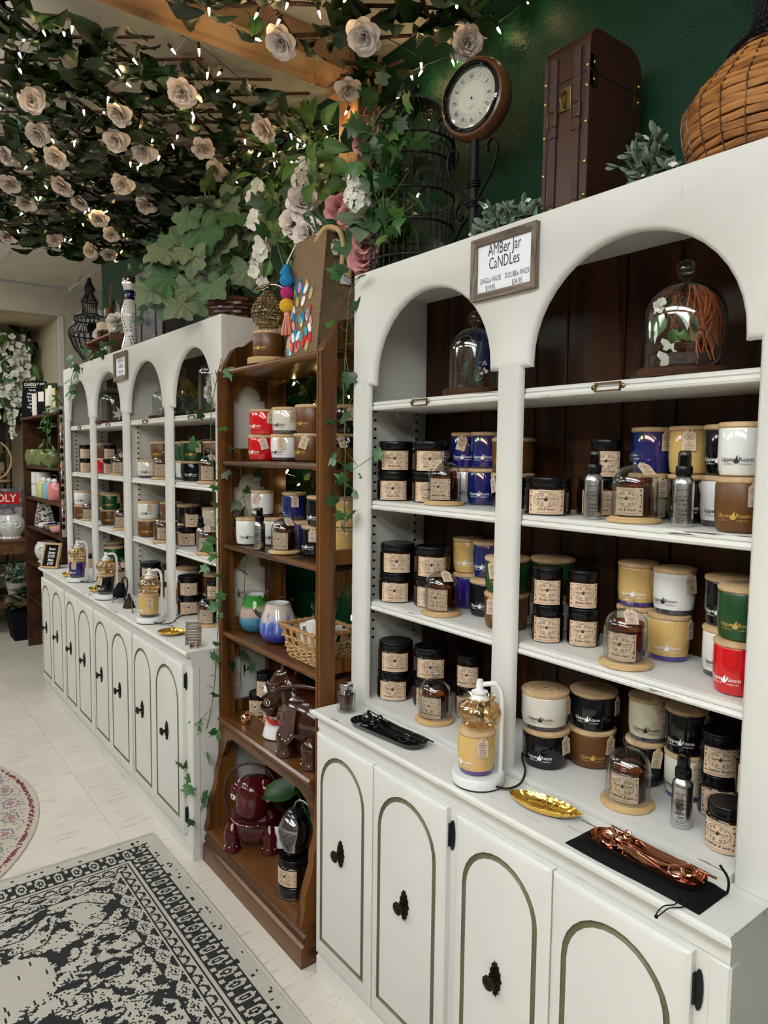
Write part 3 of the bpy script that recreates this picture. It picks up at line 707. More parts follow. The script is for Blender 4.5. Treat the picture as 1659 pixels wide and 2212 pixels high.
# ---------------------------------------------------------------- candle goods
def face(x, y, off=0):
    """turn a front that looks along -y so that it looks out to the aisle corner, off degrees further"""
    return atan2(-y, -x)+pi/2+R(off)
def ribs(n, d): return lambda a, r, z: r*(1+d*(.5+.5*cos(a*n)))
JAR = {'wide': (.053, .084, .054, .0490), 'single': (.0372, .066, .056, .0338)}   # radius, label arc, label height, lid radius
def jar_body(kind, open_=False):
    r, lw, lh, lr = JAR[kind]
    if open_:
        return B().lathe([(0, .0008), (r-.004, .0008), (r-.0005, .004), (r, .009), (r, .056), (r-.002, .061), (r-.0045, .0635), (lr-.0005, .066), (lr+.001, .068), (lr-.0005, .070), (lr+.001, .073), (lr-.0005, .075), (lr, .078), (lr-.002, .079), (lr-.003, .075), (lr-.004, .066), (r-.004, .060), (r-.004, .006), (0, .0045)], 40)
    return B().lathe([(0, .0005), (r-.005, .0005), (r-.0006, .004), (r, .010), (r, .057), (r-.0012, .0605), (r-.005, .0635), (lr-.001, .0655), (lr-.001, .067), (0, .067)], 40)
def jar_lid(kind):
    r, lw, lh, lr = JAR[kind]; rr = lr+.0012; n = 44 if kind == 'wide' else 36
    return B().lathe([(rr-.001, .0655), (rr, .067), (rr, .0835), (rr-.0008, .0855), (rr-.002, .0865), (rr-.004, .0862), (0, .0858)], n*2, lambda a, q, z: q*(1+(.006*cos(a*n) if .066 < z < .084 and q > .02 else 0)))
def label_plate(rad, w, h, rnd=.003):
    def fn(u, v): a = (u-.5)*w/rad; return (rad*sin(a), -rad*cos(a), (v-.5)*h)
    return B().grid(fn, 14, 1)
def jar(kind, scent, label, x, y, z, off=-6, parent_label='label', under=False, group='amber jar candles'):
    r, lw, lh, lr = JAR[kind]
    t = thing('jar_candle', label, 'candle', (x, y, z), face(x, y, off), group)
    if under:
        ob('glass_jar', cm(('jarO', kind), lambda: jar_body(kind, True)), 'amber_glass', t)
        ob('wax', cm(('jwax', kind), lambda: B().lathe([(0, .0055), (r-.0052, .0055), (r-.0048, .058), (lr-.006, .0615), (lr-.008, .0605), (0, .060)], 32)), 'wax_amber', t)
        ob('wax_top', cm(('jwt', kind), lambda: B().lathe([(lr-.0062, .0618), (lr-.010, .0612), (0, .0610)], 28)), 'wax', t)
        ob('wick', cm('wick', lambda: B().tube([(0, 0, .060), (.001, 0, .066), (.002, 0, .070)], .0009, 5)), 'ink', t)
    else:
        ob('glass_jar', cm(('jar', kind), lambda: jar_body(kind)), 'amber_dark', t)
        ob('lid', cm(('jlid', kind), lambda: jar_lid(kind)), 'black_lid', t)
    l = ob('label', cm(('jlab', kind), lambda: label_plate(r+.0004, lw, lh)), 'label', t, (0, 0, .031))
    ob('label_print', cm(('jart', kind, scent), lambda: label_art(scent, lw, lh).wrap(r+.0008)), 'ink', l)
    return t
VES = {'short': (.0545, .079), 'tall': (.0425, .088)}
def vessel_mesh(kind):
    r, h = VES[kind]
    return B().lathe([(0, .001), (r*.80, .001), (r*.90, .004), (r*.945, .012), (r, .035), (r, h-.002), (r-.001, h), (r-.004, h), (0, h-.001)], 48)
def foot_mesh(kind):
    r, h = VES[kind]; return B().lathe([(r*.80, .0008), (r*.905, .0038), (r*.952, .0115), (r*.955, .0125)], 48)
def wlid_mesh(kind):
    r, h = VES[kind]; q = r+.0012
    return B().lathe([(0, h), (q-.003, h), (q, h+.003), (q, h+.0085), (q-.003, h+.011), (0, h+.011)], 48)
TW, TH = .026, .044
def tag_mesh():
    w, h = TW/2, TH
    P = [(-w, -h), (w, -h), (w, -.010), (w-.003, -.0065), (w-.006, -.005), (w-.0065, -.002), (.003, 0), (-.003, 0), (-w+.0065, -.002), (-w+.006, -.005), (-w+.003, -.0065), (-w, -.010)]
    return B().prism(P, -.0003, .0003, 'y')
def tag_art(scent):
    a = Art(); oval_art(a, 0, -.0165, .020); w_ = scent.replace(' & ', '|& ').split('|') if '&' in scent else scent.split(' ')
    for i, s in enumerate(w_[:2]): a.text(s, 0, -.0295-.0052*i, .0056, .85, .35, .012)
    a.stroke([(-.010, -.0365), (0, -.0365), (.010, -.0365)], .0004)
    a.text('CEDAR  LEATHER', 0, -.0395, .0022, 1); a.text('SOY BLEND', 0, -.0425, .0022, 1); return a
def hang_tag(par, scent, ang, r, z, tilt=0, mt='kraft', out=.0035, lean=0):
    """kraft tag hung from a brass bead on the rim, ang degrees round from the front"""
    a = R(ang)-pi/2; p = (cos(a)*(r+out), sin(a)*(r+out), z)
    g = ob('tag', cm('tag', tag_mesh), mt, par, p, (R(lean), R(tilt), R(ang)))
    ob('tag_print', cm(('tprint', scent), lambda: tag_art(scent).flat(None)), 'ink', g, (0, -.0006, 0))
    ob('bead', cm('bead', lambda: B().ball((0, 0, 0), .0028, 10, 7)), 'brass', par, (cos(a)*(r+out+.002), sin(a)*(r+out+.002), z-.0035))
LOGO = {'v_black': 'print_white', 'v_brown': 'print_gold', 'v_white': 'ink', 'v_green': 'print_gold', 'v_red': 'print_white', 'v_blue': 'print_white', 'v_purple': 'print_white', 'v_yellow': 'print_white', 'v_cream': 'ink', 'v_clear': 'ink'}
def vessel(kind, mt, label, x, y, z, scent=None, tg=None, off=0, logo=True, tilt=0, tm='kraft', engrave=False, foot=None, logo_ang=-14, group='wooden lidded candles', lid=True):
    r, h = VES[kind]
    t = thing('lidded_candle', label, 'candle', (x, y, z), face(x, y, off), group)
    ob('glass', cm(('ves', kind), lambda: vessel_mesh(kind)), mt, t)
    if foot: ob('glass_foot', cm(('foot', kind), lambda: foot_mesh(kind)), foot, t)
    l = ob('wood_lid', cm(('wlid', kind), lambda: wlid_mesh(kind)), 'lid_wood', t)
    if engrave: ob('engraving', cm('engrave', lambda: oval_art(Art(), 0, 0, .065).flat(0)), 'grey_wood', l, (0, 0, h+.0113))
    if logo: ob('logo_print', cm(('vlogo', kind), lambda: Art().logo(0, 0, .052).wrap(r*.985+.0012)), LOGO[mt], t, (0, 0, .028), R(logo_ang))
    if tg is not None: hang_tag(t, scent or 'Grit & Grace', tg, r, h+.004, tilt, tm)
    return t
def dome(r, h, kn, n=36):
    """glass bell: outer wall, knob, inner wall"""
    hs = h-r*.92
    o = [(r, 0), (r, hs*.6), (r, hs)]+[(r*cos(pi/2*i/8), hs+r*.92*sin(pi/2*i/8)) for i in range(1, 8)]+[(kn*.5, h)]
    o += [(kn*.42, h+kn*.25)]+[(kn*sin(R(28)+(pi-R(28))*i/8), h+kn*1.1-kn*cos(R(28)+(pi-R(28))*i/8)*1.0) for i in range(0, 8)]+[(0, h+kn*2.1)]
    return B().lathe(o, n)
def dome_in(r, h, n=36):
    hs = h-r*.92; q = r-.0016
    return B().lathe([(q, 0), (q, hs)]+[(q*cos(pi/2*i/8), hs+q*.92*sin(pi/2*i/8)) for i in range(1, 8)]+[(0, hs+q*.92)], n)
def cloche(label, x, y, z, scent, jlabel, tg=None, off=-25, tm='kraft', gl='glass cloches on wooden bases'):
    t = thing('glass_cloche', label, 'cloche', (x, y, z), face(x, y, 0), gl)
    ob('wood_base', cm('cbase', lambda: B().lathe([(0, .0003), (.052, .0003), (.0545, .002), (.0545, .007), (.052, .0095), (.048, .0100), (.047, .0125), (0, .0128)], 48)), 'bamboo', t)
    ob('glass_dome', cm('cdome', lambda: dome(.0455, .108, .0135)), 'clear_glass', t, (0, 0, .0108))
    ob('glass_wall', cm('cdomei', lambda: dome_in(.0455, .108)), 'clear_glass', t, (0, 0, .0108))
    if tg is not None:
        hang_tag(t, scent, tg, .010, .122, 0, tm, out=.012, lean=-58)
    jar('single', scent, jlabel, x, y, z+.0128, off, under=True, group='amber jars inside the cloches')
    return t
def spray(label, x, y, z, scent, off=-4):
    t = thing('spray_bottle', label, 'bottle', (x, y, z), face(x, y, off), 'silver room sprays')
    ob('bottle', cm('spb', lambda: B().lathe([(0, .0003), (.018, .0003), (.0195, .002), (.0198, .006), (.0198, .082), (.0185, .090), (.0135, .096), (.0122, .098), (.0122, .100), (0, .100)], 36)), 'silver', t)
    ob('collar', cm('spc', lambda: B().lathe([(.0148, .0985), (.0152, .1), (.0152, .115), (.0142, .117), (.009, .1175), (0, .1175)], 60, ribs(30, .02))), 'black_lid', t)
    ob('nozzle', cm('spn', lambda: B().lathe([(.0085, .1175), (.0085, .128), (.0078, .138), (0, .1385)], 20)), 'black_lid', t)
    ob('cap', cm('spk', lambda: B().lathe([(.0122, .1175), (.0122, .134), (.0115, .142), (.009, .1465), (0, .147)], 28)), 'smoke_glass', t)
    def art():
        a = Art(); a.text('ROOM SPRAY', 0, .070, .0042, .9); oval_art(a, 0, .051, .031)
        w_ = scent.replace(' & ', ' &|').split('|') if '&' in scent else scent.split(' ')
        for i, s in enumerate(w_[:2]): a.text(s, 0, .030-.0075*i, .0085, .8, .35, .012)
        a.stroke([(-.012, .0195), (0, .0195), (.012, .0195)], .0004); a.text('CEDAR  LEATHER', 0, .0165, .0028, 1); a.text('STRAWBERRY', 0, .0130, .0028, 1); a.text('NET 2 FL OZ', 0, .0085, .0028, 1)
        return a.wrap(.0202)
    ob('bottle_print', cm(('spa', scent), art), 'ink', t)
    return t
def warmer(label, x, y, z, rz=0):
    t = thing('candle_warmer', label, 'candle warmer', (x, y, z), rz, 'candle warmer lamps')
    ob('rubber_foot', cm('wf', lambda: B().lathe([(0, .0002), (.057, .0002), (.058, .003), (.057, .005), (0, .005)], 48)), 'rubber', t)
    ob('base', cm('wb', lambda: B().lathe([(0, .0045), (.0585, .0045), (.0595, .007), (.0595, .024), (.0575, .0268), (0, .0272)], 56)), 'plastic_white', t)
    P = bez([(.048, .012, .024), (.049, .012, .06), (.049, .012, .12), (.049, .012, .18), (.046, .011, .212), (.035, .008, .2285), (.018, .004, .2285), (.004, .001, .2265)], 6)
    ob('arm', cm('wa', lambda: B().tube(P, .0058, 12)), 'plastic_white', t)
    ob('finial', cm('wfi', lambda: B().lathe([(.0215, .1915), (.0235, .194), (.018, .199), (.015, .206), (.0185, .2085), (.0185, .2115), (.014, .2135), (.0105, .2145), (.0085, .217), (.0085, .231), (.0065, .238), (0, .240)], 32)), 'plastic_white', t)
    fl = lambda a, r, z: r*(1+.055*cos(a*14)+(.07*cos(a*14+.6) if z < .144 or z > .193 else 0))
    pr_ = [(.038, .1375), (.037, .142), (.0335, .1455), (.040, .150), (.0460, .158), (.0475, .166), (.0455, .175), (.039, .184), (.030, .1895), (.028, .192), (.033, .198), (.036, .201)]
    ob('shade', cm('ws', lambda: B().lathe(pr_, 112, fl)), 'gold_glass', t)
    ob('shade_lining', cm('wsi', lambda: B().lathe([(r-.0022, z) for r, z in pr_], 112, fl)), 'gold_glass', t)
    return t
# ---------------------------------------------------------------- near hutch stock
A_, B_, C_, D_ = 1.713, 1.427, 1.130, ZW+.018
H1 = .0866
def stack(kind, scents, x, y, z, labels, off=-6, dx=()):
    for i, lb in enumerate(labels):
        jar(kind, scents, lb, x+(dx[i] if i < len(dx) else 0), y, z+i*H1, off+(3 if i else 0))
N1 = 'near hutch left bay'
stack('wide', 'Bluegrass Bay', -1.640, 1.300, B_, ['lower wide amber jar at the side panel, upper candle shelf, near hutch', 'upper wide amber jar at the side panel, upper candle shelf, near hutch'], dx=(0, .003))
stack('wide', 'Bluegrass Bay', -1.520, 1.335, B_, ['lower wide amber jar second from side panel, upper candle shelf, near hutch', 'upper wide amber jar second from side panel, upper candle shelf, near hutch'])
cloche('cloche with kraft tag before wide amber jars, upper shelf of near hutch left bay', -1.413, 1.290, B_, 'Bluegrass Bay', 'unlidded amber jar under the left bay upper shelf cloche of near hutch', tg=-35)
vessel('tall', 'v_blue', 'upper blue candle with slanted tag behind cloche, near hutch left bay', -1.462, 1.416, B_+.099, 'Bluegrass Bay', -8, tilt=14)
vessel('tall', 'v_blue', 'upper blue candle next to the divider, near hutch left bay', -1.375, 1.410, B_+.099, 'Bluegrass Bay', 38)
vessel('tall', 'v_white', 'white candle half hidden behind cloche, upper shelf of near hutch left bay', -1.462, 1.412, B_, 'Bluegrass Bay', 20)
vessel('tall', 'v_blue', 'lower blue candle next to the divider, near hutch left bay', -1.372, 1.395, B_, 'Bluegrass Bay')
vessel('short', 'v_brown', 'upper wide brown candle behind the near hutch divider, upper candle shelf', -1.255, 1.385, B_+.090, logo_ang=-30)
vessel('short', 'v_black', 'lower wide black candle behind the near hutch divider, upper candle shelf', -1.250, 1.380, B_, 'Bluegrass Bay', -62, tilt=-14, tm='kraft_pink')
stack('wide', 'Timber & Trail', -1.626, 1.300, C_, ['lower wide Timber and Trail jar at the side panel of near hutch', 'upper wide Timber and Trail jar at the side panel of near hutch'], dx=(0, .004))
stack('wide', 'Timber & Trail', -1.511, 1.340, C_, ['lower wide Timber and Trail jar behind cloche in near hutch', 'upper wide Timber and Trail jar behind cloche in near hutch'])
cloche('cloche with tag on middle candle shelf of near hutch left bay', -1.411, 1.285, C_, 'Timber & Trail', 'unlidded Timber and Trail amber jar under cloche, near hutch', tg=18)
vessel('tall', 'v_yellow', 'yellow glass candle above blue one, near hutch left bay', -1.446, 1.417, C_+.099, 'Timber & Trail', 62)
vessel('tall', 'v_blue', 'dark blue candle on black one, left bay middle shelf of near hutch', -1.357, 1.408, C_+.099, 'Timber & Trail', 50, logo_ang=-25)
vessel('tall', 'v_purple', 'purple-blue candle with tag right behind cloche, near hutch left bay', -1.437, 1.412, C_, 'Timber & Trail', 55, logo=False)
vessel('tall', 'v_black', 'lower black candle beside cloche, left bay middle shelf of near hutch', -1.333, 1.375, C_, logo_ang=-20)
vessel('short', 'v_green', 'wide green candle standing behind the near hutch divider', -1.205, 1.318, C_+.090, 'Timber & Trail', -42, tilt=-12)
vessel('short', 'v_brown', 'wide brown candle under the green one behind the near hutch divider', -1.205, 1.318, C_, 'Timber & Trail', -40, tm='kraft_pink')
vessel('short', 'v_white', 'wide white candle at back behind the green candle, near hutch', -1.133, 1.405, C_, logo=False)
vessel('short', 'v_green', 'dark wide candle in shadow behind the divider, on the white one', -1.133, 1.405, C_+.090, logo=False)
stack('wide', 'Cinnamon & Tonka', -1.629, 1.300, D_, ['lower wide Cinnamon jar on the hutch floor by side panel', 'upper wide Cinnamon jar on the hutch floor by side panel'], dx=(0, .004))
stack('wide', 'Cinnamon & Tonka', -1.514, 1.345, D_, ['lower wide Cinnamon jar behind the hutch floor cloche', 'upper wide Cinnamon jar behind the hutch floor cloche'])
stack('single', 'Cinnamon & Tonka', -1.385, 1.372, D_, ['lower slim Cinnamon jar behind the candle warmer', 'upper slim Cinnamon jar behind the candle warmer'], -14)
stack('single', 'Cinnamon & Tonka', -1.290, 1.375, D_, ['slim Cinnamon jar half hidden by the warmer arm'], 8)
cloche('untagged cloche on the hutch floor beside the black tray', -1.411, 1.268, D_, 'Cinnamon & Tonka', 'unlidded Cinnamon amber jar under the cloche by black tray')
# right bay
stack('wide', 'Grit & Grace', -1.060, 1.290, B_, ['wide Grit and Grace jar at the divider of near hutch'], -4)
stack('wide', 'Grit & Grace', -.985, 1.385, B_, ['wide Grit and Grace jar behind the first spray bottle'], -2)
stack('single', 'Grit & Grace', -.972, 1.385, B_+H1, ['slim Grit and Grace jar stacked on a wide one'], -2)
spray('silver room spray left of Grit and Grace cloche', -.923, 1.272, B_, 'Grit & Grace')
cloche('cloche with tag between two silver sprays, near hutch right bay', -.834, 1.288, B_, 'Grit & Grace', 'unlidded Grit and Grace amber jar under cloche', tg=28)
spray('silver room spray right of Grit and Grace cloche', -.729, 1.288, B_, 'Grit & Grace')
vessel('tall', 'v_blue', 'shiny blue candle stacked behind Grit and Grace cloche', -.875, 1.410, B_+.099, 'Grit & Grace', 40, logo=False)
vessel('tall', 'v_yellow', 'amber-yellow candle with centred tag, right bay top stack', -.782, 1.402, B_+.099, 'Grit & Grace', -4, logo=False)
vessel('tall', 'v_cream', 'cream candle under the blue one, Grit and Grace shelf', -.878, 1.408, B_, 'Grit & Grace', 35, logo=False)
vessel('tall', 'v_black', 'black candle with tilted tag behind second spray', -.776, 1.396, B_, 'Grit & Grace', 32, tilt=-14)
vessel('tall', 'v_black', 'upper black candle near the hutch edge, Grit and Grace shelf', -.692, 1.377, B_+.099, logo_ang=-22)
vessel('tall', 'v_white', 'upper white candle cut by the hutch edge, Grit and Grace shelf', -.630, 1.312, B_+.099, 'Grit & Grace', 60, tilt=-20)
vessel('tall', 'v_white', 'lower white candle near the hutch edge, Grit and Grace shelf', -.690, 1.368, B_, logo_ang=-12, foot='foot_clear')
vessel('tall', 'v_brown', 'lower brown candle with pink tag at the hutch edge', -.617, 1.284, B_, 'Grit & Grace', 30, tm='kraft_pink')
stack('single', 'Rodeo Days', -1.062, 1.305, C_, ['lower slim Rodeo Days jar nearest the divider', 'upper slim Rodeo Days jar nearest the divider'], -2, dx=(0, -.004))
stack('single', 'Rodeo Days', -.990, 1.345, C_, ['lower slim Rodeo Days jar second from the divider', 'upper slim Rodeo Days jar second from the divider'], -2, dx=(0, -.004))
cloche('cloche on the Rodeo Days shelf', -.835, 1.280, C_, 'Rodeo Days', 'unlidded Rodeo Days amber jar under cloche', tg=10, tm='kraft_pink', off=-20)
vessel('tall', 'v_yellow', 'upper yellow candle with tag on the Rodeo Days shelf', -.898, 1.412, C_+.099, 'Rodeo Days', 52, foot='foot_purple')
vessel('tall', 'v_white', 'upper white candle with tag on the Rodeo Days shelf', -.806, 1.405, C_+.099, 'Rodeo Days', 42, logo_ang=-30, foot='foot_clear', tilt=-6)
vessel('tall', 'v_cream', 'cream candle behind the Rodeo Days cloche', -.898, 1.412, C_, 'Rodeo Days', 55, logo=False)
vessel('tall', 'v_yellow', 'lower pearly yellow candle with purple foot on Rodeo Days shelf', -.811, 1.400, C_, 'Rodeo Days', 66, foot='foot_purple', logo_ang=-4)
vessel('tall', 'v_black', 'upper black candle above white one on Rodeo Days shelf', -.683, 1.390, C_+.099, logo_ang=-24)
vessel('tall', 'v_green', 'green candle atop the red one at the hutch edge', -.613, 1.305, C_+.099, 'Rodeo Days', 42, tilt=-14, engrave=False)
vessel('tall', 'v_white', 'lower white candle beside the red one on Rodeo Days shelf', -.678, 1.380, C_, logo_ang=-18, foot='foot_clear')
vessel('tall', 'v_red', 'bright red candle under the green one at the hutch edge', -.613, 1.298, C_, logo_ang=-30)
vessel('short', 'v_clear', 'pearly clear candle stacked on the black one, hutch floor', -1.058, 1.300, D_+.090, 'Leather & Lace', 62, engrave=True, foot='foot_clear', logo_ang=-10)
vessel('short', 'v_black', 'lower wide black candle with tag nearest divider, hutch floor', -1.054, 1.302, D_, 'Leather & Lace', 50, tilt=-6)
vessel('short', 'v_black', 'wide black candle stacked on the brown one, hutch floor', -.990, 1.394, D_+.090, 'Leather & Lace', 66, engrave=True)
vessel('short', 'v_brown', 'wide brown candle under a black one, hutch floor', -.992, 1.394, D_, 'Leather & Lace', 50, logo_ang=4, tilt=8)
vessel('tall', 'v_cream', 'tall pearly cream candle with tag, hutch floor right bay', -.858, 1.412, D_+.099, 'Leather & Lace', 34, foot='foot_clear', logo_ang=-6, tilt=-6)
vessel('tall', 'v_black', 'tall black candle under the cream one, hutch floor', -.860, 1.408, D_, 'Leather & Lace', 38, tilt=10)
vessel('tall', 'v_black', 'tall black candle stacked on the pearly one, hutch floor right bay', -.769, 1.412, D_+.099, 'Leather & Lace', 62)
vessel('tall', 'v_clear', 'tall pearly clear candle behind the hutch floor spray', -.770, 1.418, D_, 'Leather & Lace', 34, foot='foot_purple', logo_ang=-30)
cloche('cloche on the hutch floor between candles and spray', -.821, 1.284, D_, 'Leather & Lace', 'unlidded Leather and Lace amber jar under cloche', off=-16)
spray('silver room spray on the hutch floor', -.704, 1.290, D_, 'Leather & Lace')
stack('single', 'Leather & Lace', -.690, 1.400, D_, ['back lower slim Leather and Lace jar by the stile', 'back upper slim Leather and Lace jar by the stile'], 2)
stack('single', 'Leather & Lace', -.613, 1.288, D_, ['front lower slim Leather and Lace jar by the stile'], -24)
stack('single', 'Leather & Lace', -.600, 1.365, D_, ['second lower slim Leather and Lace jar by the stile', 'second upper slim Leather and Lace jar by the stile'], -6)
warmer('candle warmer with ribbed gold shade on the near worktop', -1.104, 1.128, ZW+.0002, R(32))
vessel('tall', 'v_yellow', 'pearly yellow candle with pink tag on the near candle warmer', -1.107, 1.124, ZW+.0278, 'Timber & Trail', 18, logo_ang=-52, tm='kraft_pink', foot='foot_purple')
# ---------------------------------------------------------------- small things on the near worktop
def blob(b, pts, rad, n=14, flat=1.0, k=5):
    """smooth limb: tube through points with interpolated radii and rounded ends"""
    P = bez(pts, k); Q = bez([(r, 0, 0) for r in rad], k); rr = [max(.0008, q.x) for q in Q]
    return b.tube(P, rr, n, flat=flat)
def shaker():
    t = thing('match_jar', 'small fluted glass jar of dark matchsticks with metal lid on near worktop', 'jar', (-1.648, 1.137, ZW+.0003), R(20))
    sq = lambda a, r, z: r*(1+.10*(cos(4*a))**2*-1+.05)*(1+.012*cos(a*32))
    ob('glass', B().lathe([(0, .001), (.024, .001), (.0265, .004), (.0265, .054), (.024, .060), (.017, .066), (.016, .070)], 64, sq), 'clear_glass', t)
    ob('glass_lining', B().lathe([(0, .005), (.0225, .005), (.0235, .052), (.015, .062), (.0145, .070)], 32, sq), 'clear_glass', t)
    ob('screw_lid', B().lathe([(.0185, .0685), (.0195, .070), (.0195, .080), (.018, .083), (.012, .0855), (0, .0865)], 60, ribs(30, .02)), 'silver', t)
    for i in range(26):
        a = i*2.4; r = .0185*sqrt((i+.5)/26)
        ob('matchstick', cm('match', lambda: B().box(-.0012, .0012, -.0012, .0012, 0, .045).ball((0, 0, .046), .0021, 6, 4)), 'stick' if i % 4 else 'black_matt', t, (r*cos(a), r*sin(a), .0055), (random.uniform(-.06, .06), random.uniform(-.06, .06), a))
shaker()
def stadium(L, W, n=12):
    r = W/2; h = L/2-r
    return [(h+r*cos(-pi/2+pi*i/n), r*sin(-pi/2+pi*i/n)) for i in range(n+1)]+[(-h+r*cos(pi/2+pi*i/n), r*sin(pi/2+pi*i/n)) for i in range(n+1)]
def tray_mesh(L=.25, W=.075, h=.014, th=.0014):
    b = B(); lv = [(0, .80, .0006), (1, .86, .001), (1, .95, h*.55), (1, 1, h), (1, .985, h), (1, .93, h*.55+.001), (1, .84, .0025), (0, .78, .0022)]
    rows = []; vs = []
    for kind, s, z in lv:
        S = stadium(L-W*(1-s), W*s); rows.append((len(vs), len(S))); vs += [(x, y, z) for x, y in S]
    n = rows[0][1]; fs = [tuple(range(n))[::-1]]
    for k in range(len(rows)-1): a, c = rows[k][0], rows[k+1][0]; fs += [(a+i, a+(i+1) % n, c+(i+1) % n, c+i) for i in range(n)]
    a = rows[-1][0]; fs.append(tuple(range(a, a+n))); return b.add(vs, fs)
def ring_path(cx, cy, cz, rx, ry, tilt, n=18):
    return [(cx+rx*cos(2*pi*i/n), cy+ry*sin(2*pi*i/n)*cos(tilt), cz+ry*sin(2*pi*i/n)*sin(tilt)) for i in range(n)]
def bell_mesh(s=1):
    return B().lathe([(.0175*s, 0), (.0185*s, .002*s), (.0165*s, .005*s), (.0155*s, .010*s), (.0140*s, .018*s), (.0105*s, .025*s), (.0055*s, .029*s), (.003*s, .031*s), (.0028*s, .035*s), (0, .036*s)], 30, lambda a, r, z: r*(1+.02*cos(a*10)))
def tool_set(metal, t_label, tray_l, x, y, z, rz, names, L=.25):
    t = thing('tray', tray_l, 'tray', (x, y, z), rz); ob('dish', cm(('tray', L), lambda: tray_mesh(L, L*.30)), metal, t)
    s = L/.25; tl = z+.0030*1
    def put(name, lab, build):
        q = thing(name, lab, 'candle tool', (x, y, z), rz, 'candle care tools'); build(q)
    def snuff(q):
        ob('bell', cm(('bell', s), lambda: bell_mesh(s*1.05)), metal, q, (-.083*s, .004, .0042), (0, R(8), 0))
        ob('handle', B().tube([(-.080*s, .006, .040*s), (-.03*s, .020, .026*s), (.06*s, .026*s, .016), (.135*s, .024*s, .016)], [.0017, .0015, .0015, .0022], 8), metal, q)
        ob('grip', B().tube([(.062*s, .026*s, .016), (.118*s, .0245*s, .0162)], .0032, 10), metal, q)
    def trim(q):
        ob('blade', B().tube([(-.055*s, -.002, .012), (.03*s, .004, .010), (.062*s, -.002, .012)], .0017, 8), metal, q)
        ob('blade', B().tube([(-.055*s, .010, .012), (.03*s, -.004, .010), (.070*s, .010, .012)], .0017, 8), metal, q)
        ob('cutter', B().box(-.066*s, -.050*s, -.004, .012, .009, .020, .002), metal, q)
        for dx, dy in ((.072, -.012), (.086, .010)): ob('finger_loop', B().tube(ring_path(dx*s, dy*s, .016, .0145*s, .0125*s, R(26)), .0021, 8, closed=True), metal, q)
    def dip(q):
        ob('rod', B().tube([(-.045*s, .012*s, .016), (-.01*s, -.004, .010), (.06*s, -.020*s, .0075)], .0016, 8), metal, q)
        ob('hook', B().tube(ring_path(-.052*s, .022*s, .022, .008*s, .008*s, R(70), 14), .0026, 8, closed=True), metal, q)
    put('candle_snuffer', names[0], snuff); put('wick_trimmer', names[1], trim); put('wick_dipper', names[2], dip)
tool_set('black_gloss', '', 'glossy black oblong tray of candle tools on near worktop', -1.440, 1.128, ZW+.0004, R(6), ['black bell snuffer lying in the black tray', 'black wick trimmer scissors in the black tray', 'black wick dipper rod in the black tray'], .262)
tool_set('copper', '', 'polished copper oblong tray of candle tools on black pouch', -.681, 1.128, ZW+.0125, R(3), ['copper bell snuffer lying across the copper tray', 'copper wick trimmer scissors in the copper tray', 'copper wick dipper rod in the copper tray'], .222)
def pouch():
    t = thing('velvet_pouch', 'black velvet drawstring pouch lying under the copper tray', 'pouch', (-.685, 1.127, ZW+.0003))
    W, D = .268, .098
    def top(u, v):
        e = min(u, 1-u, v, 1-v); x = (u-.5)*W; y = (v-.5)*D*(1+.04*sin(u*6)); k = min(1, e*9)
        return (x, y, .0008+.0105*sqrt(k)+.0008*sin(x*90)*sin(y*130))
    b = B().grid(top, 26, 12).grid(lambda u, v: (top(u, v)[0], top(u, v)[1], .0003), 26, 12)
    ob('cloth', b, 'black_matt', t)
    ob('drawstring', B().tube(bez([(.100, -.044, .010), (.098, -.060, .004), (.088, -.073, .0015), (.080, -.0785, -.010), (.078, -.0795, -.020), (.084, -.0790, -.014), (.096, -.073, .0015), (.110, -.055, .004), (.112, -.044, .009)], 5), .0011, 6), 'black_matt', t)
    ob('drawstring_knot', B().ball((.078, -.0795, -.020), .0035, 8, 6), 'black_matt', t)
    ob('drawstring', B().tube(bez([(.128, .030, .006), (.140, .030, .012), (.136, .040, .030), (.118, .046, .044)], 6), .0022, 6), 'black_matt', t)
pouch()
def leaf_dish(label, x, y, z, rz, L=.158, W=.064, mt='gold', n=44):
    t = thing('leaf_dish', label, 'dish', (x, y, z), rz)
    def outline(a):
        c, s = cos(a), sin(a); k = 1+.020*cos(a*22)
        return (L/2*c*k, W/2*s*(1-.22*abs(c)**3)*k)
    lv = [(0.0, .0045), (.25, .004), (.55, .0035), (.8, .008), (.93, .0145), (1.0, .0185), (1.01, .018), (.95, .0135), (.82, .006), (.6, .0008), (0, .0006)]
    vs = []; fs = []; R_ = []
    for k, (s, zz) in enumerate(lv):
        row = []
        for i in range(n*2):
            a = 2*pi*i/(n*2); ox, oy = outline(a); rib = .0007*cos(ox*s*420) if 0 < k < 6 else 0
            mid = .0022*math.exp(-(oy*s/.0035)**2) if k < 5 else 0
            row.append(len(vs)); vs.append((ox*s, oy*s, zz+rib+mid))
        R_.append(row)
    for A, C in zip(R_, R_[1:]): fs += [(A[i], A[(i+1) % (2*n)], C[(i+1) % (2*n)], C[i]) for i in range(2*n)]
    ob('dish', B().add(vs, fs).mesh('leafdish', ang=70), mt, t)
    ob('leaf_stalk', B().tube(bez([(L/2-.003, 0, .017), (L/2+.005, .001, .020), (L/2+.007, .003, .0225)], 4), .0026, 8), mt, t)
    return t
leaf_dish('gold leaf-shaped dish lying on near worktop between warmer and copper tray', -.928, 1.144, ZW+.0003, R(14))
def cord(label, pts, parent=None, r=.0026):
    return tag(ob('power_cord', B().tube(bez(pts, 8), r, 8), 'rubber'), label, 'cord')
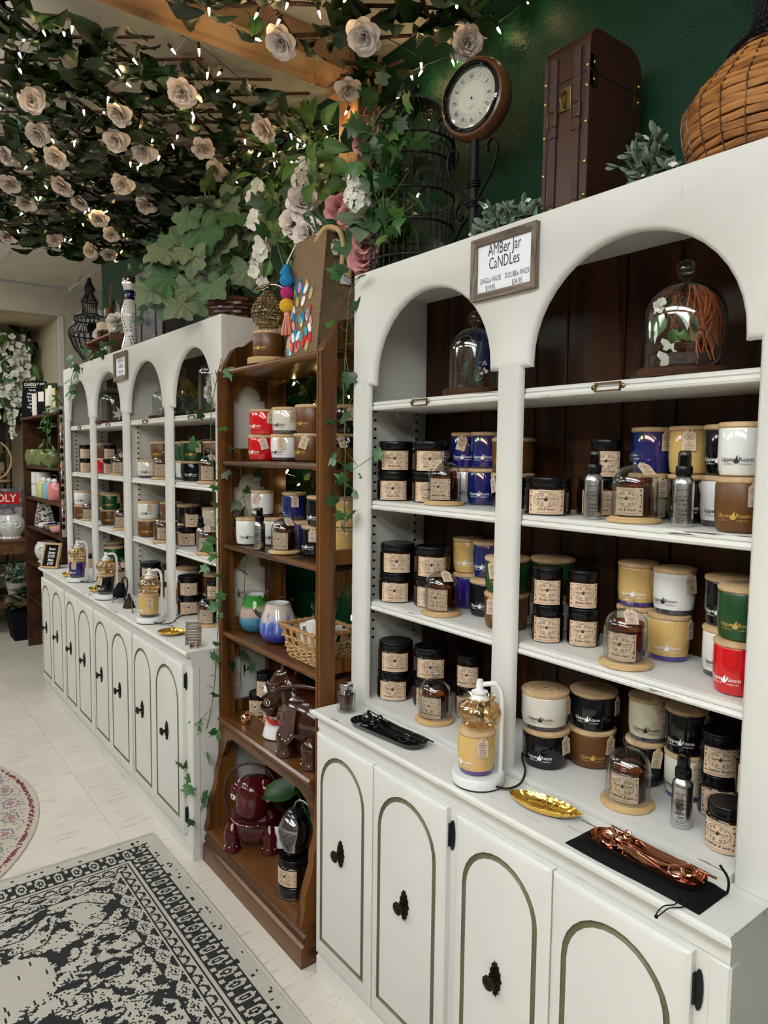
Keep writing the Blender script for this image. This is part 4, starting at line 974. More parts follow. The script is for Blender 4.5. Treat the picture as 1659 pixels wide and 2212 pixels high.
cord('black cord of the near candle warmer going behind the divider', [(-1.046, 1.125, ZW+.011), (-1.030, 1.150, ZW+.006), (-1.026, 1.185, ZW+.010), (-1.040, 1.215, ZW+.026), (-1.075, 1.245, ZW+.034), (-1.115, 1.300, ZW+.026), (-1.13, 1.40, ZW+.023)])
# ---------------------------------------------------------------- price signs
def frame_mesh(w, h, fw, d=.013):
    b = B(); o = [(-w/2, -h/2), (w/2, -h/2), (w/2, h/2), (-w/2, h/2)]; i_ = [(-w/2+fw, -h/2+fw), (w/2-fw, -h/2+fw), (w/2-fw, h/2-fw), (-w/2+fw, h/2-fw)]
    return o, i_, d
def price_sign(label, x, y, z, w, h, fw, lines, mt, rx=0):
    t = thing('price_sign', label, 'sign', (x, y, z), 0); t.rotation_euler = (rx, 0, 0); o, i_, d = frame_mesh(w, h, fw)
    for k in range(4):
        a, c = o[k], o[(k+1) % 4]; a2, c2 = i_[k], i_[(k+1) % 4]
        vs = [(p[0], -d, p[1]) for p in (a, c)]+[(p[0], -d*.7, p[1]) for p in (c2, a2)]; vs += [(p[0], 0, p[2]) for p in vs]
        ob('frame_side', B().add(vs, [(0, 1, 2, 3), (7, 6, 5, 4), (0, 4, 5, 1), (1, 5, 6, 2), (2, 6, 7, 3), (3, 7, 4, 0)]).mesh('fs', ang=0), mt+('' if k % 2 == 0 else '_z'), t)
    p = ob('paper', B().box(-w/2+fw, w/2-fw, -.004, -.001, -h/2+fw, h/2-fw), 'paper', t); a = Art()
    for s, tx, ty, sz, sx in lines: a.text(s, tx*w, ty*h, sz*h, sx, 0, 0)
    ob('lettering', a.flat(None), 'ink', p, (0, -.0045, 0))
price_sign('weathered wood frame reading Amber Jar Candles on the near hutch', -1.130, 1.2046, 1.990, .197, .140, .0165, [('AMBer Jar', 0, .19, .27, .62), ('CaNDLes', 0, -.03, .27, .62), ('SiNGLe WiCK', -.205, -.235, .125, .62), ('DOUBLe WiCK', .205, -.235, .125, .62), ('$19.95', -.205, -.36, .125, .62), ('$34.95', .205, -.36, .125, .62)], 'grey_wood')
price_sign('grey wood framed price sign on the far hutch face', -3.655, 1.205+DY-.0004, 1.990, .20, .140, .024, [('SiGNaTUre LiD', 0, .16, .21, .5), ('CaNDLes', 0, -.03, .21, .6), ('SiNGLe  DOUBLe', 0, -.21, .11, .6), ('$24.95  $39.95', 0, -.33, .11, .6)], 'grey_wood')
# ---------------------------------------------------------------- far hutch stock
a_, b_, c_ = 1.722, 1.435, 1.139; d_ = ZW+.018
jx = lambda sc_, x, y, z, l, kind='single', off=-4: jar(kind, sc_, l, x, y, z, off)
jx('Sweet Orchard', -4.690, 1.228, b_, 'lower slim jar in the farthest bay of far hutch'); jx('Sweet Orchard', -4.690, 1.228, b_+H1, 'upper slim jar in the farthest bay of far hutch')
vessel('short', 'v_white', 'wide white candle in the farthest bay of far hutch', -4.715, 1.215, c_+.09, 'Sweet Orchard', 55, tilt=-30)
vessel('short', 'v_brown', 'wide brown candle in the farthest bay of far hutch', -4.715, 1.215, c_)
cloche('cloche in the farthest bay of far hutch', -4.585, 1.217, c_, 'Sweet Orchard', 'amber jar under the farthest bay cloche of far hutch')
jx('Sweet Orchard', -4.640, 1.235, d_, 'slim jar behind the farthest candle warmer')
jx('Wild Honey', -4.342, 1.270, b_, 'lower slim jar beside red candle in far hutch', 'single'); jx('Wild Honey', -4.325, 1.270, b_+H1, 'upper slim jar beside brown candle in far hutch', 'single')
vessel('short', 'v_brown', 'brown candle with pink tag in second farthest bay, far hutch', -4.500, 1.285, b_+.09, 'Wild Honey', 20, tm='kraft_pink', logo=False)
vessel('short', 'v_red', 'wide red candle in second farthest bay of far hutch', -4.480, 1.285, b_, logo=False)
cloche('cloche by the stile, second farthest bay upper shelf, far hutch', -3.985, 1.222, b_, 'Wild Honey', 'amber jar under cloche, second farthest bay upper shelf', tg=15, tm='kraft_pink')
vessel('short', 'v_green', 'wide green candle on brown one, second farthest bay', -4.250, 1.248, c_+.09, 'Wild Honey', 50)
vessel('short', 'v_brown', 'wide brown candle under green one, second farthest bay', -4.262, 1.248, c_, 'Wild Honey', 38, tilt=16)
vessel('short', 'v_black', 'wide black candle behind green one, second farthest bay', -4.420, 1.290, c_+.09, logo=False)
vessel('short', 'v_brown', 'lower wide brown candle at back, second farthest bay', -4.420, 1.290, c_, 'Wild Honey', 40, logo=False)
cloche('cloche by the middle stile on the lowest shelf, far hutch', -3.930, 1.215, c_, 'Wild Honey', 'amber jar under cloche by the middle stile, lowest shelf')
vessel('short', 'v_green', 'green candle on the hutch floor behind second warmer', -4.200, 1.248, d_+.09, logo=False)
vessel('short', 'v_brown', 'brown candle under green one on far hutch floor', -4.200, 1.248, d_, logo=False)
vessel('short', 'v_brown', 'brown candle at back of far hutch floor, second farthest bay', -4.400, 1.305, d_+.09, logo=False)
vessel('short', 'v_cream', 'cream candle low at back of far hutch floor, second farthest bay', -4.400, 1.305, d_, logo=False)
cloche('cloche behind second warmer on far hutch floor', -3.955, 1.215, d_, 'Wild Honey', 'amber jar under cloche behind second warmer', tg=10, tm='kraft_pink')
vessel('short', 'v_brown', 'wide brown candle stacked behind pearly one, third bay', -3.440, 1.262, b_+.09, logo_ang=-30)
vessel('short', 'v_clear', 'pearly clear candle with tag in third bay', -3.548, 1.230, b_, 'Sea & Sand', 58, foot='foot_clear')
vessel('short', 'v_cream', 'cream candle under the brown one, third bay of far hutch', -3.430, 1.290, b_, logo=False)
cloche('cloche by the divider, third bay upper shelf, far hutch', -3.312, 1.215, b_, 'Sea & Sand', 'amber jar under cloche by divider, third bay upper shelf')
vessel('short', 'v_white', 'wide white candle with centred tag in third bay', -3.548, 1.228, c_+.09, 'Sea & Sand', 4)
vessel('short', 'v_brown', 'wide brown candle under white one in third bay', -3.548, 1.228, c_, 'Sea & Sand', 55)
vessel('short', 'v_brown', 'brown candle at back beside white one, third bay', -3.430, 1.300, c_+.09, logo=False)
vessel('short', 'v_black', 'black candle at back bottom, third bay of far hutch', -3.430, 1.300, c_, logo=False)
cloche('cloche on lowest shelf of third bay, far hutch', -3.285, 1.205, c_, 'Sea & Sand', 'amber jar under lowest shelf cloche of third bay', off=0)
for i in (0, 1): jx('Sea & Sand', -3.548, 1.232, d_+i*H1, ['lower', 'upper'][i]+' wide jar on far hutch floor, third bay', 'wide')
for i in (0, 1): jx('Sea & Sand', -3.420, 1.290, d_+i*H1, ['lower', 'upper'][i]+' slim jar on far hutch floor, third bay', 'single')
vessel('short', 'v_green', 'green candle half hidden at divider, nearest bay of far hutch', -3.232, 1.305, b_+.09, 'Sea Fog', 30, logo=False)
vessel('short', 'v_green', 'wide green candle with tag atop black one, far hutch', -3.067, 1.268, b_+.09, 'Sea Fog', 22)
vessel('short', 'v_black', 'wide black candle under green one, far hutch', -3.072, 1.268, b_, 'Sea Fog', 52, tilt=14)
vessel('short', 'v_white', 'white candle at divider, nearest bay of far hutch', -3.232, 1.305, b_, logo=False, foot='foot_clear')
vessel('short', 'v_brown', 'brown candle behind the green one, nearest bay upper shelf', -2.945, 1.320, b_+.09, logo=False)
spray('silver room spray beside cloche on far hutch upper shelf', -2.868, 1.248, b_, 'Sea Fog')
cloche('cloche next to walnut bookcase on far hutch upper shelf', -2.760, 1.212, b_, 'Sea Fog', 'amber jar under cloche next to bookcase, upper shelf', tg=10, tm='kraft_pink')
jx('Beekeeper', -3.118, 1.255, c_, 'lower jar beside spray on far hutch lowest shelf', 'wide'); jx('Beekeeper', -3.080, 1.265, c_+H1, 'upper jar beside spray on far hutch lowest shelf', 'single')
vessel('short', 'v_black', 'black candle at divider, nearest bay lowest shelf', -3.222, 1.308, c_+.09, 'Beekeeper', 28, logo=False)
vessel('short', 'v_brown', 'brown candle at divider bottom, nearest bay lowest shelf', -3.222, 1.308, c_, logo=False)
vessel('short', 'v_cream', 'cream candle at back behind jars, nearest bay lowest shelf', -2.985, 1.330, c_, logo=False)
vessel('short', 'v_cream', 'cream candle with tag stacked at back, nearest bay lowest shelf', -2.985, 1.330, c_+.09, 'Beekeeper', 6, logo=False)
spray('silver room spray beside cloche on far hutch lowest shelf', -2.925, 1.240, c_, 'Beekeeper')
cloche('tagged cloche next to walnut bookcase on far hutch lowest shelf', -2.785, 1.212, c_, 'Beekeeper', 'amber jar under cloche next to bookcase, lowest shelf', tg=-4)
for i in (0, 1): jx('Peach Grove', -3.050, 1.235, d_+i*H1, ['lower', 'upper'][i]+' wide Peach jar on far hutch floor', 'wide')
vessel('short', 'v_white', 'wide white candle on brown one, far hutch floor', -3.240, 1.300, d_+.09, logo=False); vessel('short', 'v_brown', 'wide brown candle under white one, far hutch floor', -3.240, 1.300, d_, logo=False)
vessel('short', 'v_brown', 'brown candle behind the Peach jars on far hutch floor', -3.000, 1.340, d_+.09, logo=False); vessel('short', 'v_black', 'black candle at back of far hutch floor', -3.000, 1.340, d_, logo=False)
for i in (0, 1): jx('Peach Grove', -2.900, 1.290, d_+i*H1, ['lower', 'upper'][i]+' slim Peach jar on far hutch floor', 'single')
cloche('cloche on far hutch floor next to walnut bookcase', -2.785, 1.212, d_, 'Peach Grove', 'amber jar under cloche on far hutch floor by bookcase')
for i, (x, y, mt, sc_, nm) in enumerate(((-4.264, 1.062, 'v_purple', 'Amber Sky', 'farthest'), (-3.679, 1.052, 'v_black', 'Wild Honey', 'middle'), (-3.054, 1.056, 'v_yellow', 'Sea Fog', 'nearest'))):
    warmer(f'candle warmer with gold shade, {nm} of three on the long worktop', x, y, ZW+.0002, R(58))
    vessel('tall', mt, f'candle standing on the {nm} warmer of the long worktop', x-.002, y-.004, ZW+.0278, sc_, (-22, -30, 6)[i], tilt=(0, 12, 0)[i], logo_ang=-48, foot='foot_clear')
cord('black cord behind the farthest warmer', [(-4.205, 1.060, ZW+.010), (-4.17, 1.09, ZW+.006), (-4.16, 1.13, ZW+.010), (-4.17, 1.16, ZW+.024), (-4.2, 1.2, ZW+.024)])
cord('black cord behind the nearest warmer of the long worktop', [(-2.995, 1.054, ZW+.010), (-2.96, 1.08, ZW+.006), (-2.95, 1.12, ZW+.010), (-2.98, 1.16, ZW+.024), (-3.0, 1.25, ZW+.024)])
leaf_dish('small gold oval dish at the near end of the long worktop', -2.785, 1.050, ZW+.0003, R(60), .11, .085)
leaf_dish('gold dish holding a gold flower, beside middle warmer', -3.900, 1.062, ZW+.0003, R(10), .11, .07)
leaf_dish('gold dish behind chalkboard sign on long worktop', -4.470, 1.065, ZW+.0003, R(10), .12, .075)
for x, y, l, mt in ((-3.882, 1.064, 'dark bronze bell snuffer lying in dish by middle warmer', 'dark_brass'), (-4.440, 1.066, 'gold bell snuffer lying in dish by chalkboard', 'gold')):
    t = thing('bell_snuffer', l, 'candle tool', (x, y, ZW+.0095), R(30)); ob('bell', bell_mesh(.9), mt, t, (0, 0, .002), (R(18), 0, 0)); ob('handle', B().tube(bez([(0, -.006, .032), (.02, .0, .045), (.032, .01, .032)], 6), .0022, 6), mt, t)
t = thing('bell_snuffer', 'ornate dark bell snuffer with wooden handle beside nearest warmer', 'candle tool', (-3.400, 1.075, ZW+.0003), 0)
ob('bell', B().lathe([(.028, 0), (.029, .004), (.024, .012), (.023, .020), (.017, .032), (.014, .038), (.009, .046), (.006, .052), (.007, .060), (.004, .068), (0, .070)], 30, lambda a, r, z: r*(1+.06*cos(a*8))), 'bronze', t)
ob('handle', B().tube([(.020, .004, .052), (.09, -.015, .028), (.145, -.03, .006)], [.002, .002, .0035], 8), 'dark_brass', t)
t = thing('plug_adapter', 'black power plug with steel prongs and curled cable beside middle warmer', 'plug', (-3.545, 1.075, ZW+.0003), 0)
ob('plug_body', blob(B(), [(0, 0, .026), (0, .002, .045), (.004, .004, .075), (.008, .006, .095)], [.030, .034, .024, .016], 16), 'black_matt', t)
for s in (-1, 1): ob('prong', B().box(s*.008-.002, s*.008+.002, -.034, -.030, .001, .030), 'silver', t)
ob('cable', B().tube(bez([(.010, .006, .09), (.03, .01, .125), (.065, .014, .13), (.082, .014, .10), (.070, .012, .06), (.05, .01, .03), (.03, .02, .006)], 6), .0045, 8), 'rubber', t)
def chalk():
    t = thing('chalkboard_sign', 'small wood framed chalkboard reading Room Sprays on long worktop', 'sign', (-4.845, 1.035, ZW+.0005), R(38))
    t.rotation_euler = (R(-16), 0, R(38)); w, h, f_ = .125, .165, .013
    for k, bx in enumerate(((-w/2, w/2, 0, f_), (-w/2, w/2, h-f_, h), (-w/2, -w/2+f_, f_, h-f_), (w/2-f_, w/2, f_, h-f_))): ob('frame_side', B().box(bx[0], bx[1], -.012, .006, bx[2], bx[3], .001), 'straw', t)
    p = ob('board', B().box(-w/2+f_, w/2-f_, -.004, 0, f_, h-f_), 'black_matt', t); a = Art()
    for i, s in enumerate(('Room', 'Sprays', '$10.95', 'Melts', '$7.95')): a.text(s, 0, h*.72-i*.024, .024, .8, .25, .02)
    ob('chalk_writing', a.flat(None), 'print_white', p, (0, -.0045, 0)); ob('strut', B().box(-.012, .012, 0, .006, 0, .13), 'straw', t, (0, .088, .002), (R(38), 0, 0))
chalk()
t = thing('easel_card', 'small printed card on laser-cut wooden easel on long worktop', 'sign', (-2.560, 1.052, ZW+.0004), R(62))
for s in (-.012, .012): ob('easel_foot', B().prism([(-.03, 0), (.03, 0), (.028, .012), (.010, .010), (.018, .060), (.010, .060), (-.004, .014), (-.018, .012), (-.026, .026), (-.032, .024)], s-.0015, s+.0015, 'x'), 'bamboo', t)
c = ob('card', B().box(-.030, .030, -.0015, .0015, 0, .088), 'grey_wood', t, (0, -.016, .010), (R(-20), 0, 0)); a = Art()
for i in range(7): a.stroke([(-.022+.0022*k, .076-.0105*i+.0012*sin(k*2.3+i)) for k in range(20-(i*3) % 5)], .0016)
ob('lettering', a.flat(None), 'print_white', c, (0, -.002, 0))
# ---------------------------------------------------------------- walnut bookcase stock
Z2, Z3, Z4, Z5, Z6 = 1.536, 1.227, .891, .566, .133
HV = 'Harmony Valley'
vessel('short', 'v_red', 'lower wide red candle with pink tag on walnut bookcase', -2.268, 1.200, Z2, HV, -6, tilt=-14, tm='kraft_pink', logo_ang=-48)
vessel('short', 'v_red', 'upper wide red candle on walnut bookcase', -2.262, 1.202, Z2+.09, HV, 22, tilt=6, logo_ang=-46)
vessel('short', 'v_white', 'wide white candle with hanging tag on walnut bookcase', -2.112, 1.205, Z2, HV, -20, logo_ang=-44, foot='foot_clear')
vessel('short', 'v_clear', 'pearly clear candle stacked on white one, walnut bookcase', -2.108, 1.207, Z2+.09, HV, 24, tilt=14, logo_ang=-42, foot='foot_clear')
vessel('short', 'v_brown', 'lower wide brown candle with slanted tag, walnut bookcase', -1.950, 1.200, Z2, HV, -14, tilt=20, logo_ang=-48)
vessel('short', 'v_brown', 'upper wide brown candle, walnut bookcase', -1.944, 1.202, Z2+.09, logo_ang=-44)
vessel('short', 'v_black', 'lower wide black candle seen past the bookcase stile', -1.862, 1.288, Z2, HV, -30, tm='kraft_pink', tilt=-24, logo=False)
vessel('short', 'v_black', 'upper wide black candle seen past the bookcase stile', -1.862, 1.288, Z2+.09, HV, 4, tm='kraft_pink', logo=False)
vessel('tall', 'v_white', 'upper white candle with slanted pink tag, walnut bookcase', -2.372, 1.248, Z3+.099, HV, -18, tilt=24, tm='kraft_pink', foot='foot_clear', logo_ang=-38)
vessel('tall', 'v_white', 'lower white candle at the stile, walnut bookcase', -2.368, 1.185, Z3, logo_ang=-2)
vessel('tall', 'v_white', 'lower white candle behind silver spray, walnut bookcase', -2.310, 1.262, Z3, logo_ang=-20)
spray('silver room spray on the walnut bookcase', -2.209, 1.152, Z3, HV, -18)
cloche('tagged cloche on the walnut bookcase', -2.085, 1.180, Z3, HV, 'unlidded amber jar under cloche on walnut bookcase', tg=20, tm='kraft_pink', off=-32)
vessel('tall', 'v_blue', 'upper blue candle with square tag, walnut bookcase', -2.200, 1.285, Z3+.099, HV, 4, logo=False, foot='foot_clear')
vessel('tall', 'v_blue', 'lower blue candle with tag behind cloche, walnut bookcase', -2.150, 1.300, Z3, HV, 6, logo=False)
vessel('tall', 'v_black', 'upper black candle at the bookcase stile', -1.965, 1.245, Z3+.099, HV, 30, tm='kraft_pink', logo_ang=-46)
vessel('tall', 'v_black', 'lower black candle with pink tag, walnut bookcase', -1.990, 1.240, Z3, HV, -8, tm='kraft_pink', logo_ang=-42)
vessel('tall', 'v_yellow', 'upper amber-yellow candle past the bookcase stile', -1.880, 1.292, Z3+.099, logo=False)
vessel('tall', 'v_yellow', 'lower amber-yellow candle past the bookcase stile', -1.868, 1.288, Z3, logo=False)
for i, (x, y, z, l) in enumerate(((-2.391, 1.240, Z5, 'lower slim jar left of the brown leather horse bag'), (-2.305, 1.255, Z5, 'lower slim jar behind the brown leather horse bag'), (-2.340, 1.246, Z5+H1, 'top slim jar of the small pyramid by horse bag'))): jar('single', HV, l, x, y, z, -18)
t = thing('bell_snuffer', 'copper fluted bell snuffer lying near jars on bookcase shelf', 'candle tool', (-2.338, 1.160, Z5+.0003)); ob('bell', B().lathe([(.019, 0), (.020, .002), (.0195, .012), (.0165, .024), (.010, .031), (.004, .033), (0, .034)], 40, lambda a, r, z: r*(1+.03*cos(a*9))), 'copper', t)
ob('handle', B().tube([(.0, .002, .034), (.004, .006, .040), (.10, .018, .030), (.19, .02, .010)], [.0025, .0025, .003, .004], 8), 'copper', t)
t = thing('candle_warmer', 'white round candle warmer base beside the horse bag', 'candle warmer', (-2.158, 1.198, Z5+.0003)); ob('base', B().lathe([(0, .0003), (.054, .0003), (.056, .003), (.050, .030), (.047, .040), (.047, .046), (0, .046)], 48), 'plastic_white', t); ob('rubber_foot', B().lathe([(0, .0001), (.055, .0001), (.0565, .002), (0, .002)], 40), 'rubber', t)
vessel('tall', 'v_red', 'red candle on white warmer base under horse muzzle', -2.158, 1.198, Z5+.0465, HV, 10, tilt=16)
# two art glass shades
def ramp_mat(name, stops, nz_=.03, scale=14, stretch=(1, 1, .5), rough=.06):
    """colour of blown glass by height, the bands broken up with noise"""
    m = mat(name, (1, 1, 1), rough, coat=.6); N, L = m.node_tree.nodes, m.node_tree.links; b = N['Principled BSDF']
    tc = N.new('ShaderNodeTexCoord'); mp = N.new('ShaderNodeMapping'); mp.inputs['Scale'].default_value = stretch; mp.inputs['Rotation'].default_value = (.5, .3, 0)
    L.new(tc.outputs['Object'], mp.inputs[0]); n = N.new('ShaderNodeTexNoise'); n.inputs['Scale'].default_value = scale; n.inputs['Detail'].default_value = 4; L.new(mp.outputs[0], n.inputs['Vector'])
    sx = N.new('ShaderNodeSeparateXYZ'); L.new(tc.outputs['Object'], sx.inputs[0])
    a = N.new('ShaderNodeMath'); a.operation = 'MULTIPLY_ADD'; a.inputs[1].default_value = nz_*2; L.new(n.outputs[0], a.inputs[0]); sb = N.new('ShaderNodeMath'); sb.operation = 'SUBTRACT'; sb.inputs[1].default_value = nz_; L.new(sx.outputs[2], sb.inputs[0]); L.new(sb.outputs[0], a.inputs[2])
    s = N.new('ShaderNodeMath'); s.operation = 'MULTIPLY'; s.inputs[1].default_value = 1/.16; L.new(a.outputs[0], s.inputs[0])
    rp = N.new('ShaderNodeValToRGB'); e = rp.color_ramp.elements
    while len(e) < len(stops): e.new(.5)
    for q, (p, c) in zip(e, stops): q.position = p; q.color = (*c, 1)
    L.new(s.outputs[0], rp.inputs[0]); L.new(rp.outputs[0], b.inputs['Base Color']); return m
ramp_mat('shade_green', [(.0, (.02, .16, .28)), (.34, (.04, .22, .38)), (.40, (.10, .28, .36)), (.46, (.50, .36, .30)), (.62, (.52, .38, .32)), (.70, (.05, .26, .04)), (1, (.02, .20, .03))], .03, 9)
ramp_mat('shade_blue', [(.0, (.03, .03, .30)), (.25, (.05, .08, .42)), (.45, (.10, .20, .50)), (.55, (.45, .42, .55)), (.62, (.58, .50, .46)), (.85, (.66, .56, .50)), (1, (.60, .62, .50))], .085, 60, (1, 1, .35))
for x, y, r, mt, l in ((-2.378, 1.222, .062, 'shade_green', 'green and blue art glass vase with sandy band'), (-2.196, 1.218, .068, 'shade_blue', 'white and pink art glass vase with blue speckled foot')):
    t = thing('art_glass_vase', l+' on bookcase', 'vase', (x, y, Z4)); k = r/.064
    pr_ = [(.030, .0005), (.040, .003), (.055, .018), (.0635, .042), (.0635, .062), (.056, .092), (.046, .120), (.042, .134), (.041, .142)]
    ob('body', B().lathe([(0, .0005)]+[(a*k, b) for a, b in pr_]+[(.038*k, .142), (.038*k, .125), (.05*k, .09)], 48), mt, t)
    ob('inner_wall', B().lathe([(.0375*k, .142), (.0377*k, .12), (.05*k, .08), (.05*k, .04), (0, .01)], 32), 'plastic_white', t)
    ob('rim', B().lathe([(.041*k, .141), (.046*k, .144), (.052*k, .150), (.053*k, .1525), (.051*k, .152), (.044*k, .146), (.039*k, .143)], 40), 'clear_glass', t)
# bamboo basket with wax melts
def basket():
    t = thing('bamboo_basket', 'rectangular bamboo and cane basket of wax melts on bookcase', 'basket', (0, 0, Z4))
    x0, x1, y0, y1, h = -2.035, -1.812, 1.135, 1.300, .110; ins = .022
    cor = lambda z: [(x0+ins*(1-z/h), y0+ins*(1-z/h)), (x1-ins*(1-z/h), y0+ins*(1-z/h)), (x1-ins*(1-z/h), y1-ins*(1-z/h)), (x0+ins*(1-z/h), y1-ins*(1-z/h))]
    ob('bottom', B().prism(cor(0.0), .001, .004, 'z'), 'straw', t)
    for zz, rr in ((h, .0065),): 
        for k in range(4): c = cor(zz); ob('rim', B().tube([(*c[k], zz), (*c[(k+1) % 4], zz)], rr, 8), 'bamboo_slat', t)
    for k in range(4):
        nslat = 5 if k % 2 == 0 else 4
        for i in range(nslat):
            u = (i+.5)/nslat; a0, a1 = cor(0)[k], cor(0)[(k+1) % 4]; b0, b1 = cor(h)[k], cor(h)[(k+1) % 4]
            p = V((a0[0]+(a1[0]-a0[0])*u, a0[1]+(a1[1]-a0[1])*u, .003)); q = V((b0[0]+(b1[0]-b0[0])*u, b0[1]+(b1[1]-b0[1])*u, h)); d = V((a1[0]-a0[0], a1[1]-a0[1], 0)).normalized()*.0095
            nn = d.cross(q-p).normalized()*.0012; ob('slat', B().add([p-d-nn, p+d-nn, q+d-nn, q-d-nn, p-d+nn, p+d+nn, q+d+nn, q-d+nn], [(0, 1, 2, 3), (7, 6, 5, 4), (0, 4, 5, 1), (1, 5, 6, 2), (2, 6, 7, 3), (3, 7, 4, 0)]), 'bamboo_slat', t)
        for j, zz in enumerate((.008, .018, .028, .038, .048, .075)):
            c = cor(zz); n = 14; P = []
            for i in range(n+1):
                u = i/n; o = .0032*(1 if (i+j) % 2 else -1); d = V((c[(k+1) % 4][0]-c[k][0], c[(k+1) % 4][1]-c[k][1], 0)); nn = V((d.y, -d.x, 0)).normalized(); p = V((*c[k], zz+.003*sin(i*2+j)))+d*u+nn*o; P.append(p)
            ob('cane_weave', B().tube(P, .0030, 6), 'straw', t)
        for i in range(6):
            u = (i+.3)/6; c = cor(h); p = V((c[k][0]+(c[(k+1) % 4][0]-c[k][0])*u, c[k][1]+(c[(k+1) % 4][1]-c[k][1])*u, h)); d = V((c[(k+1) % 4][0]-c[k][0], c[(k+1) % 4][1]-c[k][1], 0)).normalized()
            ob('binding', B().tube([p+d*.0075*cos(a)*.2+V((-d.y, d.x, 0))*.0075*cos(a)+V((0, 0, .0075*sin(a)))+d*.008*(a/(2*pi)) for a in [2*pi*q/10 for q in range(11)]], .0016, 5), 'straw', t)
    for i in range(5):
        m_ = thing('wax_melt_pack', f'clear wax melt pack with green label, {["first", "second", "third", "fourth", "fifth"][i]} from shelf edge in bamboo basket', 'wax melt', (-1.985+.034*i, 1.225+.012*(i % 2), Z4+.018), R(70+12*i), 'wax melts in the bamboo basket')
        m_.rotation_euler = (R(-30+9*i), R(6*i-12), R(58+9*i))
        ob('pack', B().box(-.032, .032, -.008, .008, 0, .100, .002), ['wax', 'petal', 'wax', 'petal_white', 'wax'][i], m_); ob('label', B().box(-.015, .015, -.0088, -.0082, .058, .082), 'leaf_mid', m_); ob('label_border', B().box(-.020, .020, -.0085, -.0081, .054, .088), 'print_white', m_)
basket()
# leather horse bags
def studs(par, pts, r=.0034):
    me = cm(('stud', r), lambda: B().ball((0, 0, 0), r, 8, 5))
    for p in pts: ob('stud', me, 'chrome', par, p)
def horse_brown():
    t = thing('horse_bag', 'shiny brown leather bag shaped like a horse on bookcase', 'bag', (-1.985, 1.185, Z5), R(0))
    b = B(); blob(b, [(-.05, -.02, .14), (.0, .0, .135), (.09, .03, .13), (.15, .05, .135)], [.055, .085, .088, .05], 18); ob('body', b, 'leather_brown', t)
    b = B(); blob(b, [(.0, .0, .16), (-.02, -.012, .20), (-.035, -.02, .235), (-.05, -.026, .262)], [.062, .050, .040, .022], 16); ob('neck', b, 'leather_brown', t)
    b = B(); blob(b, [(-.022, -.018, .268), (-.055, -.028, .240), (-.086, -.038, .190), (-.106, -.046, .135), (-.112, -.050, .108)], [.026, .043, .040, .034, .022], 18); h = ob('head', b, 'leather_brown', t)
    for s in (-1, 1): ob('ear', blob(B(), [(-.024+.010*s, -.022+.016*s, .262), (-.018+.016*s, -.024+.020*s, .290), (-.010+.018*s, -.026+.02*s, .315)], [.014, .012, .002], 8, .5), 'leather_brown', t)
    e = ob('eye_patch', B().ball((-.088, -.072, .215), .021, 14, 8, (.8, .5, 1)), 'leather_brown', h); ob('eye_white', B().ball((-.093, -.079, .205), .016, 12, 8, (.7, .45, 1)), 'plastic_white', h)
    ob('bridle_strap', B().tube(bez([(-.128, -.060, .165), (-.105, -.085, .175), (-.065, -.075, .205), (-.03, -.060, .235)], 6), .0062, 8, flat=.45), 'leather_brown', t)
    ob('noseband', B().tube([(-.100+.043*cos(a)*.9, -.044+.043*sin(a), .150+.014*sin(a)) for a in [2*pi*i/20 for i in range(20)]], .0058, 6, closed=True), 'leather_brown', t)
    ob('rein_handle', B().tube(bez([(-.060, -.074, .205), (-.02, -.085, .225), (.03, -.075, .245), (.08, -.04, .255), (.13, .0, .25)], 6), .0072, 10), 'leather_brown', t)
    ob('saddle_flap', B().grid(lambda u, v: (.005+.085*u, -.082-.004*sin(pi*u)+.012*v, .065+.12*v+.03*(2*u-1)**2*(1-v)), 10, 8), 'leather_brown', t)
    for i, (x, y, l) in enumerate(((-.012, -.040, 0), (.12, -.025, 0), (.02, .075, 0), (.13, .085, 0))):
        ob('leg', blob(B(), [(x, y, .098), (x, y-.004, .07), (x, y-.004, .03), (x, y-.004, .0025)], [.020, .037, .034, .037], 16), 'leather_brown', t)
        studs(t, [(x+.0375*cos(a), y-.004+.0375*sin(a), .018) for a in [-2.6, -1.7, -.8]])
    studs(t, [(.005+.017*i, -.089-.002*sin(i), .078+.03*((i-2.5)/2.5)**2) for i in range(6)]+[(-.126, -.080, .170), (-.04, -.078, .225)])
    ob('bridle_ring', B().tube(ring_path(-.072, -.082, .165, .010, .010, R(75), 14), .0022, 6, closed=True), 'chrome', t)
horse_brown()
